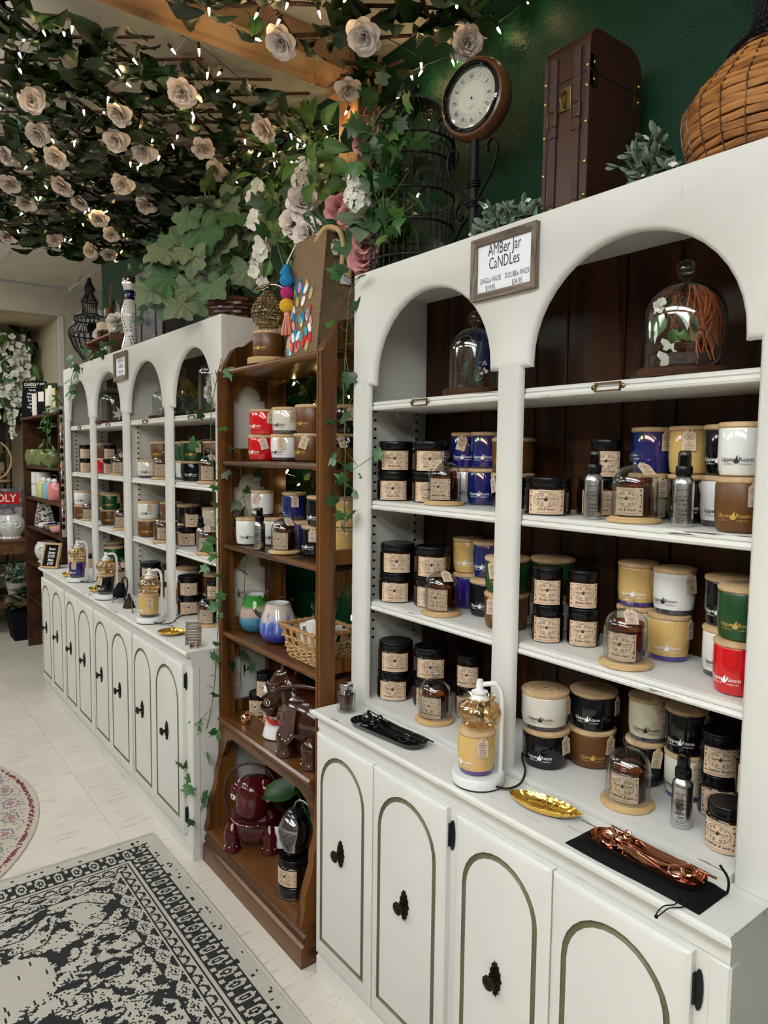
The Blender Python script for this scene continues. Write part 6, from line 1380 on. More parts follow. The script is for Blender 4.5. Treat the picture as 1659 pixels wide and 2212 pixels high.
def bouquet():
    t = thing('flower_garland', 'pink roses, white hydrangeas and mauve berries beside birdcage', 'garland')
    ob('stem', B().tube(bez([(-2.12, 1.28, 2.36), (-2.0, 1.28, 2.30), (-1.88, 1.28, 2.26), (-1.78, 1.27, 2.28), (-1.72, 1.26, 2.38), (-1.72, 1.26, 2.52)], 8), .004, 5), 'stem', t)
    out = lambda: V((.55, -.75, .1))+rv(.3)
    for p, s in zip([(-1.70, 1.24, 2.45), (-2.11, 1.24, 2.33), (-2.07, 1.24, 2.38), (-1.85, 1.24, 2.30), (-1.79, 1.24, 2.27), (-1.71, 1.24, 2.17), (-1.725, 1.24, 2.13), (-2.02, 1.24, 2.27)], (.05, .058, .058, .052, .046, .046, .048, .058)): flower(t, 'rose', 'petal_pink' if s < .058 else 'petal', p, out(), s)
    for p, s in zip([(-1.725, 1.225, 2.345), (-1.745, 1.225, 2.31), (-1.71, 1.22, 2.28), (-1.93, 1.23, 2.23), (-2.05, 1.23, 2.49), (-2.07, 1.23, 2.45), (-1.86, 1.23, 2.19)], (.052, .05, .05, .04, .042, .042, .036)): flower(t, 'hydrangea', 'petal_white', p, out(), s)
    for p in [(-1.70, 1.24, 2.53), (-1.73, 1.24, 2.51), (-1.67, 1.24, 2.385)]: flower(t, 'berries', 'petal_mauve', p, out(), .028, 'berry_cluster')
    for p, s, mt in (((-1.70, 1.245, 2.29), .15, 'begonia_c'), ((-1.77, 1.24, 2.23), .11, 'begonia_b'), ((-1.71, 1.245, 2.21), .09, 'begonia_c'), ((-1.69, 1.255, 2.26), .13, 'begonia_b'), ((-1.67, 1.25, 2.43), .085, 'leaf_mid'), ((-1.69, 1.25, 2.49), .08, 'leaf_mid'), ((-1.95, 1.26, 2.33), .10, 'leaf_mid')): leaf(t, 'begonia', mt, p, V((.4, -.2, -.5))+rv(.4), V((.7, -.7, .1)), s)
    for i in range(40):
        p = V((random.uniform(-2.3, -1.8), random.uniform(1.31, 1.385), random.uniform(2.15, 2.6))); leaf(t, random.choice(('rose', 'oval')), random.choice(('leaf_mid', 'leaf_dark', 'leaf_light')), p, V((.3, -.4, -.3))+rv(.6), V((.6, -.7, .2)), random.uniform(.06, .10))
bouquet()
def orchid(label, P, seed, n=14):
    random.seed(seed); t = thing('blossom_string', label, 'flowers', (0, 0, 0), 0, 'hanging white blossom strings'); Q = bez(P, 6); ob('thread', B().tube(Q, .0010, 4), 'petal_white', t)
    for i in range(n):
        p = Q[int((i+.5)/n*(len(Q)-1))]; flower(t, 'floret', 'petal_white', p+rv(.007), V((.75, -.6, -.1))+rv(.4), random.uniform(.020, .029), 'blossom')
orchid('string of white blossoms hanging before the begonia', [(-2.33, 1.20, 2.53), (-2.32, 1.20, 2.46), (-2.32, 1.19, 2.39), (-2.31, 1.20, 2.33), (-2.29, 1.21, 2.28), (-2.30, 1.19, 2.24), (-2.29, 1.21, 2.15)], 3, 18)
orchid('string of white blossoms hanging behind the jute tote', [(-1.98, 1.36, 2.46), (-1.97, 1.35, 2.38), (-1.95, 1.35, 2.30), (-1.94, 1.34, 2.22)], 4, 12)
# ---------------------------------------------------------------- potted plants
def begonia():
    random.seed(31); t = thing('begonia_plant', 'big grey-green begonia in dark wicker basket on the far hutch', 'plant')
    cx, cy = -2.66, 1.275
    b = ob('wicker_pot', B().lathe([(0, 2.053), (.088, 2.053), (.105, 2.10), (.112, 2.165), (.106, 2.17), (.1, 2.14)], 40), 'wicker_dark', t, (cx, cy, 0))
    for k in range(6): ob('wicker_strand', B().tube([((.100+.013*k/6+.004*(1 if (i+k) % 2 else -1))*cos(2*pi*i/28), (.100+.013*k/6+.004*(1 if (i+k) % 2 else -1))*sin(2*pi*i/28), 2.075+.0165*k) for i in range(28)], .0085, 6, closed=True), 'wicker_dark', b)
    L = [(-2.67, 1.12, 2.55), (-2.67, 1.17, 2.51), (-2.62, 1.21, 2.52), (-2.61, 1.26, 2.55), (-2.58, 1.31, 2.51), (-2.68, 1.07, 2.46), (-2.63, 1.12, 2.42), (-2.67, 1.21, 2.47), (-2.56, 1.26, 2.45), (-2.51, 1.31, 2.43), (-2.79, 1.07, 2.40), (-2.69, 1.11, 2.34), (-2.69, 1.18, 2.37), (-2.61, 1.22, 2.38), (-2.58, 1.29, 2.37), (-2.47, 1.35, 2.41), (-2.78, 1.01, 2.31), (-2.76, 1.08, 2.28), (-2.68, 1.12, 2.29), (-2.66, 1.19, 2.30), (-2.61, 1.24, 2.32), (-2.51, 1.27, 2.28), (-2.80, 1.00, 2.23), (-2.75, 1.04, 2.24), (-2.67, 1.09, 2.20), (-2.59, 1.15, 2.20), (-2.62, 1.26, 2.25), (-2.69, 1.08, 2.12), (-2.58, 1.28, 2.25), (-2.54, 1.37, 2.32), (-2.66, 1.16, 2.14), (-2.63, 1.25, 2.18), (-2.74, 1.03, 2.33), (-2.67, 1.23, 2.61), (-2.68, 1.16, 2.60), (-2.57, 1.36, 2.52), (-2.79, 1.03, 2.18)]
    c0 = V((cx, cy, 2.18))
    for i, p in enumerate(L):
        p = V(p)+rv(.015); o = (p-V((-2.66, 1.22, 2.30))); d = V((.15, -.1, -.45))+o*1.5+rv(.25); n = V((.72, -.62, .35))+o*1.0+rv(.18)
        if p.y > 1.40: p.y = 1.40
        s = random.uniform(.105, .155); d.normalize(); leaf(t, 'begonia', random.choice(('begonia_a', 'begonia_c', 'begonia_a', 'begonia_b')), p-d*s*.35, d, n, s)
        q = p-d*s*.1; ob('leaf_stalk', B().tube(bez([c0+rv(.02), (c0+q)/2+V((0, 0, .05)), q], 5), .0028, 5), 'stem', t)
begonia()
def sprig_plant(label, c, n, spread, seed, mt='sage', kind='pip', size=(.022, .034), h=.12, blooms=4, lean=(0, 0, 0), maxy=1.485, cat='greenery', name='greenery_sprig'):
    random.seed(seed); t = thing(name, label, cat)
    for i in range(n):
        a = random.uniform(0, 2*pi); rr = random.random()**.6*spread; e = V(c)+V((cos(a)*rr, sin(a)*rr*.6, random.uniform(.3, 1)*h))+V(lean)*random.random()
        if e.y > maxy: e.y = maxy
        P = bez([V(c)+rv(.006), (V(c)+e)/2+V((0, 0, .03)), e], 5); ob('stem', B().tube(P, .0016, 5), 'stem', t)
        m_ = 9
        for k in range(m_):
            p = P[int((k+2)/(m_+2)*(len(P)-1))]; ax = (P[-1]-P[0]).normalized(); d = ax*.5+rv(.6); leaf(t, kind, mt, p, d, (rv(.5)+V((.5, -.5, .6))), random.uniform(*size))
        if i < blooms: flower(t, 'floret', 'petal_white' if mt == 'sage' else mt, e, V((.6, -.6, .2))+rv(.2), .0085, 'blossom')
    return t
sprig_plant('grey-green sprig between leather suitcase and rattan vase', (-.845, 1.30, 2.052), 24, .075, 41, h=.15, size=(.026, .038), lean=(.03, -.04, 0))
sprig_plant('grey-green sprig at the foot of the clock', (-1.20, 1.27, 2.052), 26, .13, 42, h=.085, size=(.020, .032), lean=(.06, -.03, .02))
sprig_plant('grey-green sprig peeking out beside the suitcase straps', (-1.14, 1.38, 2.052), 6, .05, 43, h=.26, blooms=2)
sprig_plant('small round-leaved plant behind the art glass shades', (-2.06, 1.305, Z4), 30, .13, 44, mt='leaf_mid', kind='pip', size=(.014, .024), h=.19, blooms=0, maxy=1.46, cat='plant', name='leafy_plant')
def hosta():
    random.seed(51); t = thing('leafy_plant', 'broad-leaved hosta with fern fronds behind burgundy bag', 'plant'); c = V((-2.02, 1.315, Z6+.0005))
    ob('pot', B().lathe([(0, .001), (.04, .001), (.05, .07), (.047, .07), (0, .06)], 24), 'black_matt', t, c)
    for d, s, mt in (((-.75, -.22, .40), .15, 'leaf_mid'), ((-.35, -.40, .30), .15, 'leaf_mid'), ((-.65, .1, .20), .13, 'leaf_dark'), ((.15, -.35, .55), .13, 'leaf_mid'), ((-.45, .0, .9), .12, 'leaf_dark'), ((.45, -.3, .3), .12, 'leaf_mid'), ((.4, -.1, .7), .12, 'leaf_dark')):
        d = V(d).normalized(); p = c+V((0, 0, .10))+d*.12+V((0, 0, .08)); ob('leaf_stalk', B().tube(bez([c+V((0, 0, .05)), c+V((0, 0, .12))+d*.08, p], 5), .003, 5), 'leaf_light', t)
        l = leaf(t, 'hosta', mt, p, d+V((0, 0, -.55)), V((.35, -.5, .8)), s)
        ob('leaf_margin', cm('hmargin', lambda: B().tube([(.30*sin(pi*(k/12)**.72)**.85*(1-.1*k/12), k/12, .05*sin(pi*k/12)-.2*(k/12)**2+.09*sin(pi*(k/12)**.72)+.004) for k in range(1, 12)], .016, 4)), 'leaf_light', l)
    for i in range(9):
        a = -1.8+.25*i; e = c+V((.14*cos(a), .14*sin(a)-.03, .16+.06*sin(i*2))); P = bez([c+V((0, 0, .06)), (c+e)/2+V((0, 0, .10)), e], 6); ob('frond_stem', B().tube(P, .0012, 4), 'leaf_light', t)
        for k in range(3, len(P)-1, 1): leaf(t, 'oval', 'leaf_mid', P[k], rv(.6)+V((0, -.3, -.2)), V((.4, -.6, .6)), .022, 'frond_leaf')
hosta()
# ---------------------------------------------------------------- on top of the near hutch
ZH = 2.0515
def scroll(b, pts, r=.006, flat=.55): return b.tube(bez(pts, 7), r, 8, flat=flat)
def clock():
    t = thing('pedestal_clock', 'round Roman numeral clock on scrolled wrought iron stand atop near hutch', 'clock', (-1.365, 1.330, ZH), R(12))
    ob('pole', B().lathe([(.016, .0), (.018, .006), (.017, .03), (.013, .036), (.019, .044), (.021, .060), (.014, .066), (.0115, .09), (.0115, .30), (.009, .325)], 20), 'black_iron', t)
    for s in (-1, 1):
        ob('scroll_bracket', scroll(B(), [(.010*s, 0, .155), (.022*s, -.004, .180), (.052*s, -.008, .215), (.072*s, -.010, .255), (.074*s, -.010, .290), (.060*s, -.010, .306), (.046*s, -.010, .296), (.047*s, -.010, .276)]), 'black_iron', t)
        ob('scroll_foot', scroll(B(), [(.010*s, -.002, .150), (.034*s, -.006, .168), (.050*s, -.008, .145), (.040*s, -.008, .125), (.026*s, -.006, .135)]), 'black_iron', t)
        ob('scroll_foot', scroll(B(), [(.012*s, 0, .135), (.034*s, -.004, .110), (.052*s, -.010, .075), (.080*s, -.020, .045), (.105*s, -.028, .010), (.112*s, -.030, .004)], .007), 'black_iron', t)
        ob('scroll_foot', scroll(B(), [(.052*s, -.010, .070), (.030*s, .02, .055), (.012*s, .045, .015), (.010*s, .05, .004)], .006), 'black_iron', t)
    for z in (.155, .205):
        for k in range(3): ob('wire_wrap', B().tube([(.0165*cos(a), .0165*sin(a), z+.006*k+.003*sin(a)) for a in [2*pi*i/16 for i in range(16)]], .0026, 6, closed=True), 'black_iron', t)
    h = MX.Translation((0, -.018, .418)) @ MX.Rotation(R(92), 4, 'X')
    def disc(prof, n=56): b = B(); b.m = h; b.lathe(prof, n); return b
    ob('wood_rim', disc([(.090, -.045), (.098, -.036), (.1, -.020), (.098, -.006), (.091, .004), (.083, .006), (.083, -.02)]), 'clock_wood', t)
    ob('black_bezel', disc([(.0845, .002), (.0835, .010), (.079, .0125), (.077, .008), (.0745, .009), (.072, .005), (.0712, -.004)]), 'black_gloss', t)
    ob('case_back', disc([(0, -.045), (.090, -.045), (.093, -.040)]), 'black_iron', t)
    f = ob('clock_face', disc([(.0735, -.003), (0, -.003)]), 'clock_face', t)
    a = Art(); a.ring(0, 0, .0655, .0655, .0007, 60); a.ring(0, 0, .0425, .0425, .0005, 48); a.ring(0, 0, .060, .060, .0004, 60)
    for i, s in enumerate(('XII', 'I', 'II', 'III', 'IV', 'V', 'VI', 'VII', 'VIII', 'IX', 'X', 'XI')):
        q = pi/2-2*pi*i/12; r = .0470; a.text(s, r*cos(q), r*sin(q), .0165, .62, 0, .012, q-pi/2); q2 = q-pi/12; a.ring(.0535*cos(q2), .0535*sin(q2), .0042, .0042, .0006, 14)
    a.text('QUARTZ', 0, -.024, .0048, 1); a.ring(0, 0, .0030, .0030, .0028, 12)
    b = a.flat(0); b.v = [tuple(h @ V(p)) for p in b.v]; ob('numerals', b, 'ink', f, (0, -.0012, 0))
    g = disc([(.0725, .0035), (.05, .0065), (0, .0080)], 40); ob('clock_glass', g, 'clear_glass', t)
clock()
def suitcase(name, label, x0, x1, y0, y1, z0, z1, mt, edge, tilt=0):
    t = thing(name, label, 'suitcase', ((x0+x1)/2, (y0+y1)/2, z0), 0); t.rotation_euler = (0, tilt, 0); w, d, h = (x1-x0)/2, (y1-y0)/2, z1-z0; r = .05
    P = [(-d, .0), (d, .0)]+[(d-r+r*cos(pi/2*i/6), h-r+r*sin(pi/2*i/6)) for i in range(7)]+[(-d+r*.6-r*.6*sin(pi/2*i/6), h-r*.6+r*.6*cos(pi/2*i/6)) for i in range(7)]
    ob('case', B().prism(P, -w, w, 'x').mesh('case', ang=35), mt, t)
    for x in (-w, w-.008): ob('edge_trim', B().box(x-.0012, x+.0092, -d-.0025, -d+.012, .0, h-.03, .001), edge, t)
    for x in (-.55*w, .50*w):
        s = ob('strap', B().box(x-.009, x+.009, -d-.0045, -d, .005, h-.035, .001), edge, t)
        ob('strap_loop', B().box(x-.012, x+.012, -d-.007, -d, h*.50, h*.53, .001), edge, s); ob('buckle', B().tube([(x-.011, -d-.006, h*.56), (x+.011, -d-.006, h*.56), (x+.011, -d-.006, h*.64), (x-.011, -d-.006, h*.64)], .0022, 6, closed=True), 'dark_brass', s)
        ob('strap_button', B().ball((x, -d-.005, h*.12), .010, 12, 6, (.8, .35, 1)), 'dark_brass', s)
    ob('latch', B().box(-.014, .014, -d-.004, -d, h*.62, h*.74, .001).tube(bez([(0, -d-.006, h*.72), (-.004, -d-.014, h*.68), (0, -d-.008, h*.63)], 4), .0035, 6), 'dark_brass', t)
    ob('lid_seam', B().box(-w-.0006, w+.0006, -d-.0006, d+.0006, h*.775, h*.779), 'black_matt', t)
    for z in (h*.735, h*.82):
        for y in (-d+.012, d-.012): c = ob('corner_plate', B().prism([(y-.013, z-.015), (y+.013, z-.015), (y+.013, z+.015), (y-.013, z+.015)], w, w+.0012, 'x'), 'dark_brass', t); ob('rivet', B().ball((w+.002, y, z), .004, 8, 5), 'brass', c)
    for z in (.15, .32, .52, .70, .80): ob('nail_head', B().ball((w-.004, -d-.002, h*z), .0048, 8, 5), 'brass', t); ob('nail_head', B().ball((-w+.004, -d-.002, h*z), .0048, 8, 5), 'brass', t)
    return t
suitcase('leather_suitcase', 'dark brown leather suitcase with straps and buckles standing on near hutch', -1.084, -.966, 1.270, 1.455, ZH, 2.455, 'leather_case', 'leather_edge')
def rattan_vase():
    t = thing('rattan_vase', 'big rattan vase with dark wire neck at the edge of near hutch', 'vase', (-.625, 1.345, ZH))
    prof = lambda u: .092+.052*sin(pi*(.10+.80*u))-.070*max(0, u-.55)*1.6
    n = 17; H_ = .225
    ob('lining', B().lathe([(0, .002)]+[(prof(i/10)-.008, .003+H_*i/10) for i in range(11)], 32), 'black_matt', t)
    for k in range(n):
        u = (k+.5)/n; z = .006+H_*u; r = prof(u)
        ob('rattan_coil', B().tube([((r+.0012*sin(i*2.3+k))*cos(2*pi*i/40), (r+.0012*sin(i*2.3+k))*sin(2*pi*i/40), z+.0014*sin(i*.9+k*2)) for i in range(40)], .0072, 7, closed=True), 'rattan', t)
    for k in range(22):
        a = 2*pi*k/22; ob('binding', B().tube([((prof(u)+.0070)*cos(a+.05*u), (prof(u)+.0070)*sin(a+.05*u), .006+H_*u) for u in [i/9 for i in range(10)]], .0015, 5), 'wicker_dark', t)
    ob('base_ring', B().tube([((.105)*cos(2*pi*i/40), .105*sin(2*pi*i/40), .006+.002*(i % 2)) for i in range(40)], .0065, 6, closed=True), 'crate_wood', t)
    nk = lambda u: .078-.045*sin(pi*min(1, u*1.05)**.7)+.075*max(0, u-.62)**1.4*3
    for k in range(30): a = 2*pi*k/30; ob('neck_wire', B().tube([(nk(u)*cos(a+.5*u), nk(u)*sin(a+.5*u), H_+.005+.24*u) for u in [i/9 for i in range(10)]], .0022, 5), 'black_iron', t)
    for k in range(14): u = (k+.5)/14; ob('neck_ring', B().tube([(nk(u)*cos(2*pi*i/28), nk(u)*sin(2*pi*i/28), H_+.005+.24*u) for i in range(28)], .0024, 5, closed=True), 'black_iron', t)
    ob('neck_lining', B().lathe([(nk(i/10)-.004, H_+.24*i/10) for i in range(11)], 24), 'wicker_dark', t)
    f = thing('blossom_spray', 'pale blossom stem leaning out of the rattan vase', 'flowers', (-.72, 1.29, 2.52)); 
    ob('stem', B().tube(bez([(.09, .05, -.02), (.05, .03, .03), (.0, .0, .02), (-.02, -.01, -.01)], 5), .002, 5), 'stem', f)
    for i in range(5): ob('blossom', FL['floret'](), 'petal_white', f, (-.02+.018*i, -.01+.01*i, .0+.012*(i % 2)), look((.5, -.6, .1)), .02)
rattan_vase()
def cage():
    t = thing('birdcage', 'tall black wire birdcage draped in ivy atop near hutch', 'birdcage', (-1.625, 1.338, ZH)); r = .118; h = .385; n = 36
    for k in range(n):
        a = 2*pi*k/n; P = [(r*cos(a), r*sin(a), 0), (r*cos(a), r*sin(a), h)]+[((r*cos(q)*1.04)*cos(a), (r*cos(q)*1.04)*sin(a), h+.135*sin(q)) for q in [pi/2*i/7 for i in range(1, 8)]]
        ob('cage_bar', B().tube(P, .0019, 5), 'black_iron', t)
    for z in (.004, .06, .155, .24, .33, h): ob('cage_hoop', B().tube([((r+.0015)*cos(2*pi*i/36), (r+.0015)*sin(2*pi*i/36), z) for i in range(36)], .0036, 6, closed=True), 'black_iron', t)
    for k in range(12):
        a = 2*pi*k/12
        for z, s in ((.032, 1), (.36, -1)): ob('cage_scroll', B().tube([((r+.002)*cos(a+q*.018*cos(q)*2), (r+.002)*sin(a+q*.018*cos(q)*2), z+s*.018*sin(q)*(1-q/9)) for q in [i*.5 for i in range(13)]], .0018, 5), 'black_iron', t)
    ob('finial', B().lathe([(.022, h+.132), (.024, h+.138), (.012, h+.146), (.010, h+.152), (.017, h+.162), (.016, h+.172), (0, h+.180)], 20), 'black_iron', t)
    ob('floor_plate', B().lathe([(0, .001), (r, .001), (r, .006), (0, .006)], 36), 'black_iron', t)
cage()
garland('ivy_strand', 'glossy ivy draped over the front of the birdcage', 'ivy', [(-1.66, 1.215, 2.50), (-1.62, 1.20, 2.44), (-1.58, 1.20, 2.38), (-1.55, 1.21, 2.42), (-1.55, 1.20, 2.32), (-1.60, 1.205, 2.24), (-1.57, 1.205, 2.16)], 56, [('ivy', 'ivy_a'), ('ivy', 'leaf_mid'), ('ivy', 'leaf_mid'), ('ivy', 'leaf_light')], .050, (.040, .064), .35, 61, 'leaf_light', .0020, (.65, -.7, .2))
garland('ivy_strand', 'ivy growing up inside the birdcage', 'ivy', [(-1.66, 1.34, 2.08), (-1.60, 1.34, 2.18), (-1.66, 1.33, 2.30), (-1.60, 1.34, 2.42), (-1.63, 1.34, 2.50)], 44, [('ivy', 'ivy_dark'), ('ivy', 'leaf_mid'), ('ivy', 'leaf_dark')], .045, (.045, .065), .3, 63, 'stem', .0020, (.65, -.7, .2))
# ---------------------------------------------------------------- display cloches on the arch shelves
def big_cloche(label, x, y, z, r, h, kn, fill, base='dark_shelf'):
    t = thing('display_cloche', label, 'cloche', (x, y, z), face(x, y)); ob('wood_base', B().lathe([(0, .0004), (r+.016, .0004), (r+.018, .003), (r+.018, .014), (r+.014, .018), (0, .018)], 48), base, t)
    ob('glass_dome', dome(r, h, kn, 48), 'clear_glass', t, (0, 0, .0182)); ob('glass_wall', dome_in(r, h, 48), 'clear_glass', t, (0, 0, .0182)); fill(t, r, h)
def moss(t, mt, r, h, a0, a1, n, seed, name, lo=.02, hi=.95, thick=.0016, bundle=1.0):
    random.seed(seed); n = int(n*1.7); thick *= .55
    for i in range(n):
        a = random.uniform(a0, a1); q = r*random.uniform(.55, .88)*bundle; P = []
        for k in range(6):
            u = k/5; z = .024+h*(lo+(hi-lo)*u); rr = q*min(1, sqrt(max(.02, 1-max(0, (z-.024-(h-r))/r)**2)))*.98; P.append((rr*cos(a+.6*sin(u*2+i))+random.gauss(0, .002), rr*sin(a+.6*sin(u*2+i))+random.gauss(0, .002), min(z, .016+h*.93)))
        ob(name, B().tube(bez(P, 3), thick*random.uniform(.7, 1.4), 5), mt, t)
def fill_orange(t, r, h):
    moss(t, 'orange_moss', r, h, -.9, .9, 46, 71, 'moss_strand', .04, .92, .0022); moss(t, 'orange_moss', r, h, 1.0, 2.6, 12, 72, 'moss_strand', .5, .96, .0014)
    for p, d, s in (((-.022, -.034, .095), (.1, -.1, -.5), .050), ((-.012, -.040, .115), (.35, -.08, -.2), .060), ((-.040, -.022, .125), (-.15, -.06, -.45), .055), ((-.010, -.042, .080), (.35, -.05, -.02), .050), ((.0, -.040, .112), (.2, -.05, -.4), .050)): leaf(t, 'rose', 'leaf_light' if s < .058 else 'leaf_mid', p, d, (.35, -.8, .3), s)
    for p in ((-.050, -.025, .142), (-.042, -.034, .146), (-.046, -.028, .134)): flower(t, 'floret', 'petal_white', p, (.1, -.9, .2), .0095, 'blossom')
    flower(t, 'floret', 'petal_white', (.020, -.052, .075), (.6, -.4, -.5), .013, 'lily')
    for z, s in ((.030, 1.1), (.058, .85)):
        g = ob('butterfly_charm', B().prism([(0, -.004), (.008, -.012), (.016, -.010), (.015, -.002), (.024, .006), (.022, .014), (.010, .012), (0, .004), (-.010, .012), (-.022, .014), (-.024, .006), (-.015, -.002), (-.016, -.010), (-.008, -.012)], -.001, .001, 'y'), 'petal_white', t, (-.022, -.057, z), (0, R(8), R(22)), s)
    ob('leather_cuff', B().lathe([(.062, .022), (.064, .024), (.064, .044), (.062, .046)], 40), 'leather_edge', t); ob('leather_cuff', B().lathe([(.056, .050), (.058, .052), (.058, .064), (.056, .066)], 36), 'leather_brown', t)
    ob('twig_ring', B().tube(ring_path(.042, -.035, .045, .024, .024, R(80), 20), .0030, 6, closed=True), 'leather_edge', t)
def fill_blue(t, r, h):
    moss(t, 'blue_moss', r, h, -1.2, 1.2, 52, 73, 'moss_strand', .25, .97, .0013); moss(t, 'brown_moss', r, h, 2.4, 4.2, 40, 74, 'moss_strand', .02, .62, .0013, .9)
    for i in range(22):
        u = i/21; s_ = -1 if i % 2 else 1; leaf(t, 'oval', 'sage', (-.006+.010*u, -.026-.004*u, .035+.085*u), V((s_*.8*(1-.4*u), -.05, .55+.3*u)), (.2, -.9, .2), .040-.012*u)
    for i in range(26): leaf(t, 'oval', 'sage', (random.uniform(-.03, .02), random.uniform(-.03, -.01), .026), rv(.6)+V((0, -.1, .4)), (.2, -.6, .6), .026)
    for i in range(9): ob('berry', cm('pearl', lambda: B().ball((0, 0, 0), .0048, 10, 7)), 'petal_white', t, (.012+.020*random.random(), -.034, .055+.03*random.random()))
big_cloche('glass cloche with orange moss, leaves and butterflies on near hutch top shelf', -.762, 1.322, A_, .0790, .170, .0205, fill_orange)
big_cloche('glass cloche with blue moss and grey-green leaves on near hutch top shelf', -1.332, 1.315, A_, .0640, .160, .0200, fill_blue)
def fill_sea(t, r, h):
    for i in range(5): a = R(-50+18*i); ob('starfish', B().prism([((.034 if k % 2 == 0 else .013)*cos(2*pi*k/10+.3*i), (.034 if k % 2 == 0 else .013)*sin(2*pi*k/10+.3*i)) for k in range(10)], -.004, .004, 'y'), 'petal', t, (.05*cos(a)-.01, .05*sin(a)-.01, .05+.018*(i % 2)), (R(-15), R(40*i), R(20*i)))
    moss(t, 'leaf_dark', r, h, 0, 2.5, 24, 75, 'dry_stem', .05, .9, .0014)
def fill_yel(t, r, h):
    moss(t, 'yellow_moss', r, h, -1.4, 1.6, 40, 76, 'dry_stem', .45, .9, .0022)
    for i in range(7): leaf(t, 'begonia', 'sage', (random.uniform(-.03, .03), random.uniform(-.04, 0), .03+.012*i), rv(.5)+V((.2, -.3, .3)), (.6, -.7, .2), .06)
def fill_white(t, r, h):
    for i in range(7): flower(t, 'rose', 'petal_white', (random.uniform(-.02, .02), random.uniform(-.03, .01), .04+.022*i), V((.6, -.6, .2))+rv(.3), .024)
aL = 1.722
big_cloche('glass cloche of starfish and dried stems on far hutch top shelf', -4.150, 1.245, aL, .082, .185, .022, fill_sea)
big_cloche('glass cloche of yellow dried flowers on far hutch top shelf', -3.190, 1.268, aL, .078, .170, .020, fill_yel)
big_cloche('narrow glass cloche of white roses beside walnut bookcase', -2.800, 1.245, aL, .060, .200, .018, fill_white)
def fill_none(t, r, h): ob('clear_marble_heap', B().ball((0, 0, .045), .022, 14, 8).ball((.02, -.02, .04), .018, 12, 8).ball((-.02, -.015, .038), .017, 12, 8), 'clear_glass', t)
big_cloche('small glass cloche with clear glass pebbles on far hutch top shelf', -3.405, 1.245, aL, .040, .120, .014, fill_none)
# ---------------------------------------------------------------- on top of the far hutch
t = suitcase('grey_suitcase', 'slate grey panelled suitcase standing on far hutch under the begonia', -3.560, -3.190, 1.180, 1.285, ZH, 2.440, 'case_grey', 'leather_edge') if mat('case_grey', (.065, .062, .075), .55, bump=.2, bscale=50) else None
def crate():
    t = thing('wooden_crate', 'open wooden crate on its side atop the far hutch', 'crate', (-4.21, 1.255, ZH)); w, d, h = .235, .075, .155
    for z in (0, h-.012): ob('crate_board', B().box(-w, w, -d, d, z+.0005, z+.012, .001), 'crate_wood', t)
    for x in (-w, w-.012): ob('crate_board', B().box(x, x+.012, -d, d, .0125, h-.0125, .001), 'crate_wood', t)
    ob('crate_back', B().box(-w+.012, w-.012, d-.008, d, .0125, h-.0125), 'crate_wood', t)
    j = thing('square_candle', 'square glass candle with cream wax standing inside crate', 'candle', (-4.14, 1.235, ZH+.0125)); ob('wax', B().box(-.046, .046, -.046, .046, .003, .085, .004), 'wax', j); ob('glass', B().box(-.05, .05, -.05, .05, 0, .105, .004), 'clear_glass', j)
    p = thing('pinecone', 'brown pinecone lying inside crate beside square candle', 'pinecone', (-4.33, 1.225, ZH+.013))
    for k in range(9):
        for i in range(8): a = 2*pi*(i+.5*(k % 2))/8; r_ = .034*sin(pi*(k+1.2)/11); ob('scale', cm('pcs', lambda: B().ball((0, 0, 0), .011, 7, 4, (1, .8, .35))), 'wicker_dark', p, (r_*cos(a), r_*sin(a), .008+.0085*k), (0, R(-25), a))
    d_ = thing('reed_diffuser', 'glass reed diffuser bottle with brown reeds on crate', 'diffuser', (-4.22, 1.25, ZH+h+.0005))
    ob('bottle', B().lathe([(0, .001), (.060, .001), (.066, .008), (.068, .05), (.066, .085), (.052, .108), (.028, .118), (.026, .125)], 40), 'clear_glass', d_); ob('oil', B().lathe([(0, .004), (.060, .004), (.064, .010), (.0655, .036), (0, .036)], 36), 'amber_glass', d_)
    ob('collar', B().lathe([(.026, .120), (.030, .124), (.030, .150), (.027, .160), (.027, .168), (.015, .170)], 28), 'v_brown', d_); l = ob('label', label_plate(.0688, .13, .038), 'label', d_, (0, 0, .062), R(38)); a = Art(); [a.stroke([(-.045+.0045*k, .010-.009*i+.0014*sin(k*2.1+i)) for k in range(21)], .0015) for i in range(4)]; ob('label_print', a.wrap(.0692), 'ink', l)
    for i in range(7): x = random.gauss(0, .02); ob('reed', B().tube([(0, 0, .01), (x*.4, .004, .15), (x*1.6+(-.06 if i == 0 else .02), .01, .31)], .0026, 5), 'wicker_dark', d_)
    f = thing('magnolia_spray', 'white magnolia blossoms with glossy leaves behind diffuser', 'flowers', (-4.12, 1.30, ZH+h+.003))
    ob('stem', B().tube([(0, 0, 0), (.02, -.01, .08), (.03, -.02, .12)], .003, 5), 'stem', f)
    for p_, s in (((.04, -.05, .07), .075), ((.05, -.05, .015), .06), ((-.19, -.06, .03), .07)): flower(f, 'rose', 'petal_white', p_, (.5, -.7, .3), s*.8)
    for p_, d2 in (((-.12, .0, .10), (-.2, -.1, .9)), ((.0, .02, .14), (.1, 0, .9)), ((-.15, -.02, .06), (-.5, -.3, .3)), ((.06, .0, .10), (.6, -.2, .5))): leaf(f, 'hosta', 'leaf_dark', p_, d2, (.6, -.7, .1), .15)
crate()
t = thing('ceramic_bottle', 'tall white ceramic bottle with blue painted sprigs on far hutch', 'bottle', (-3.735, 1.212, ZH))
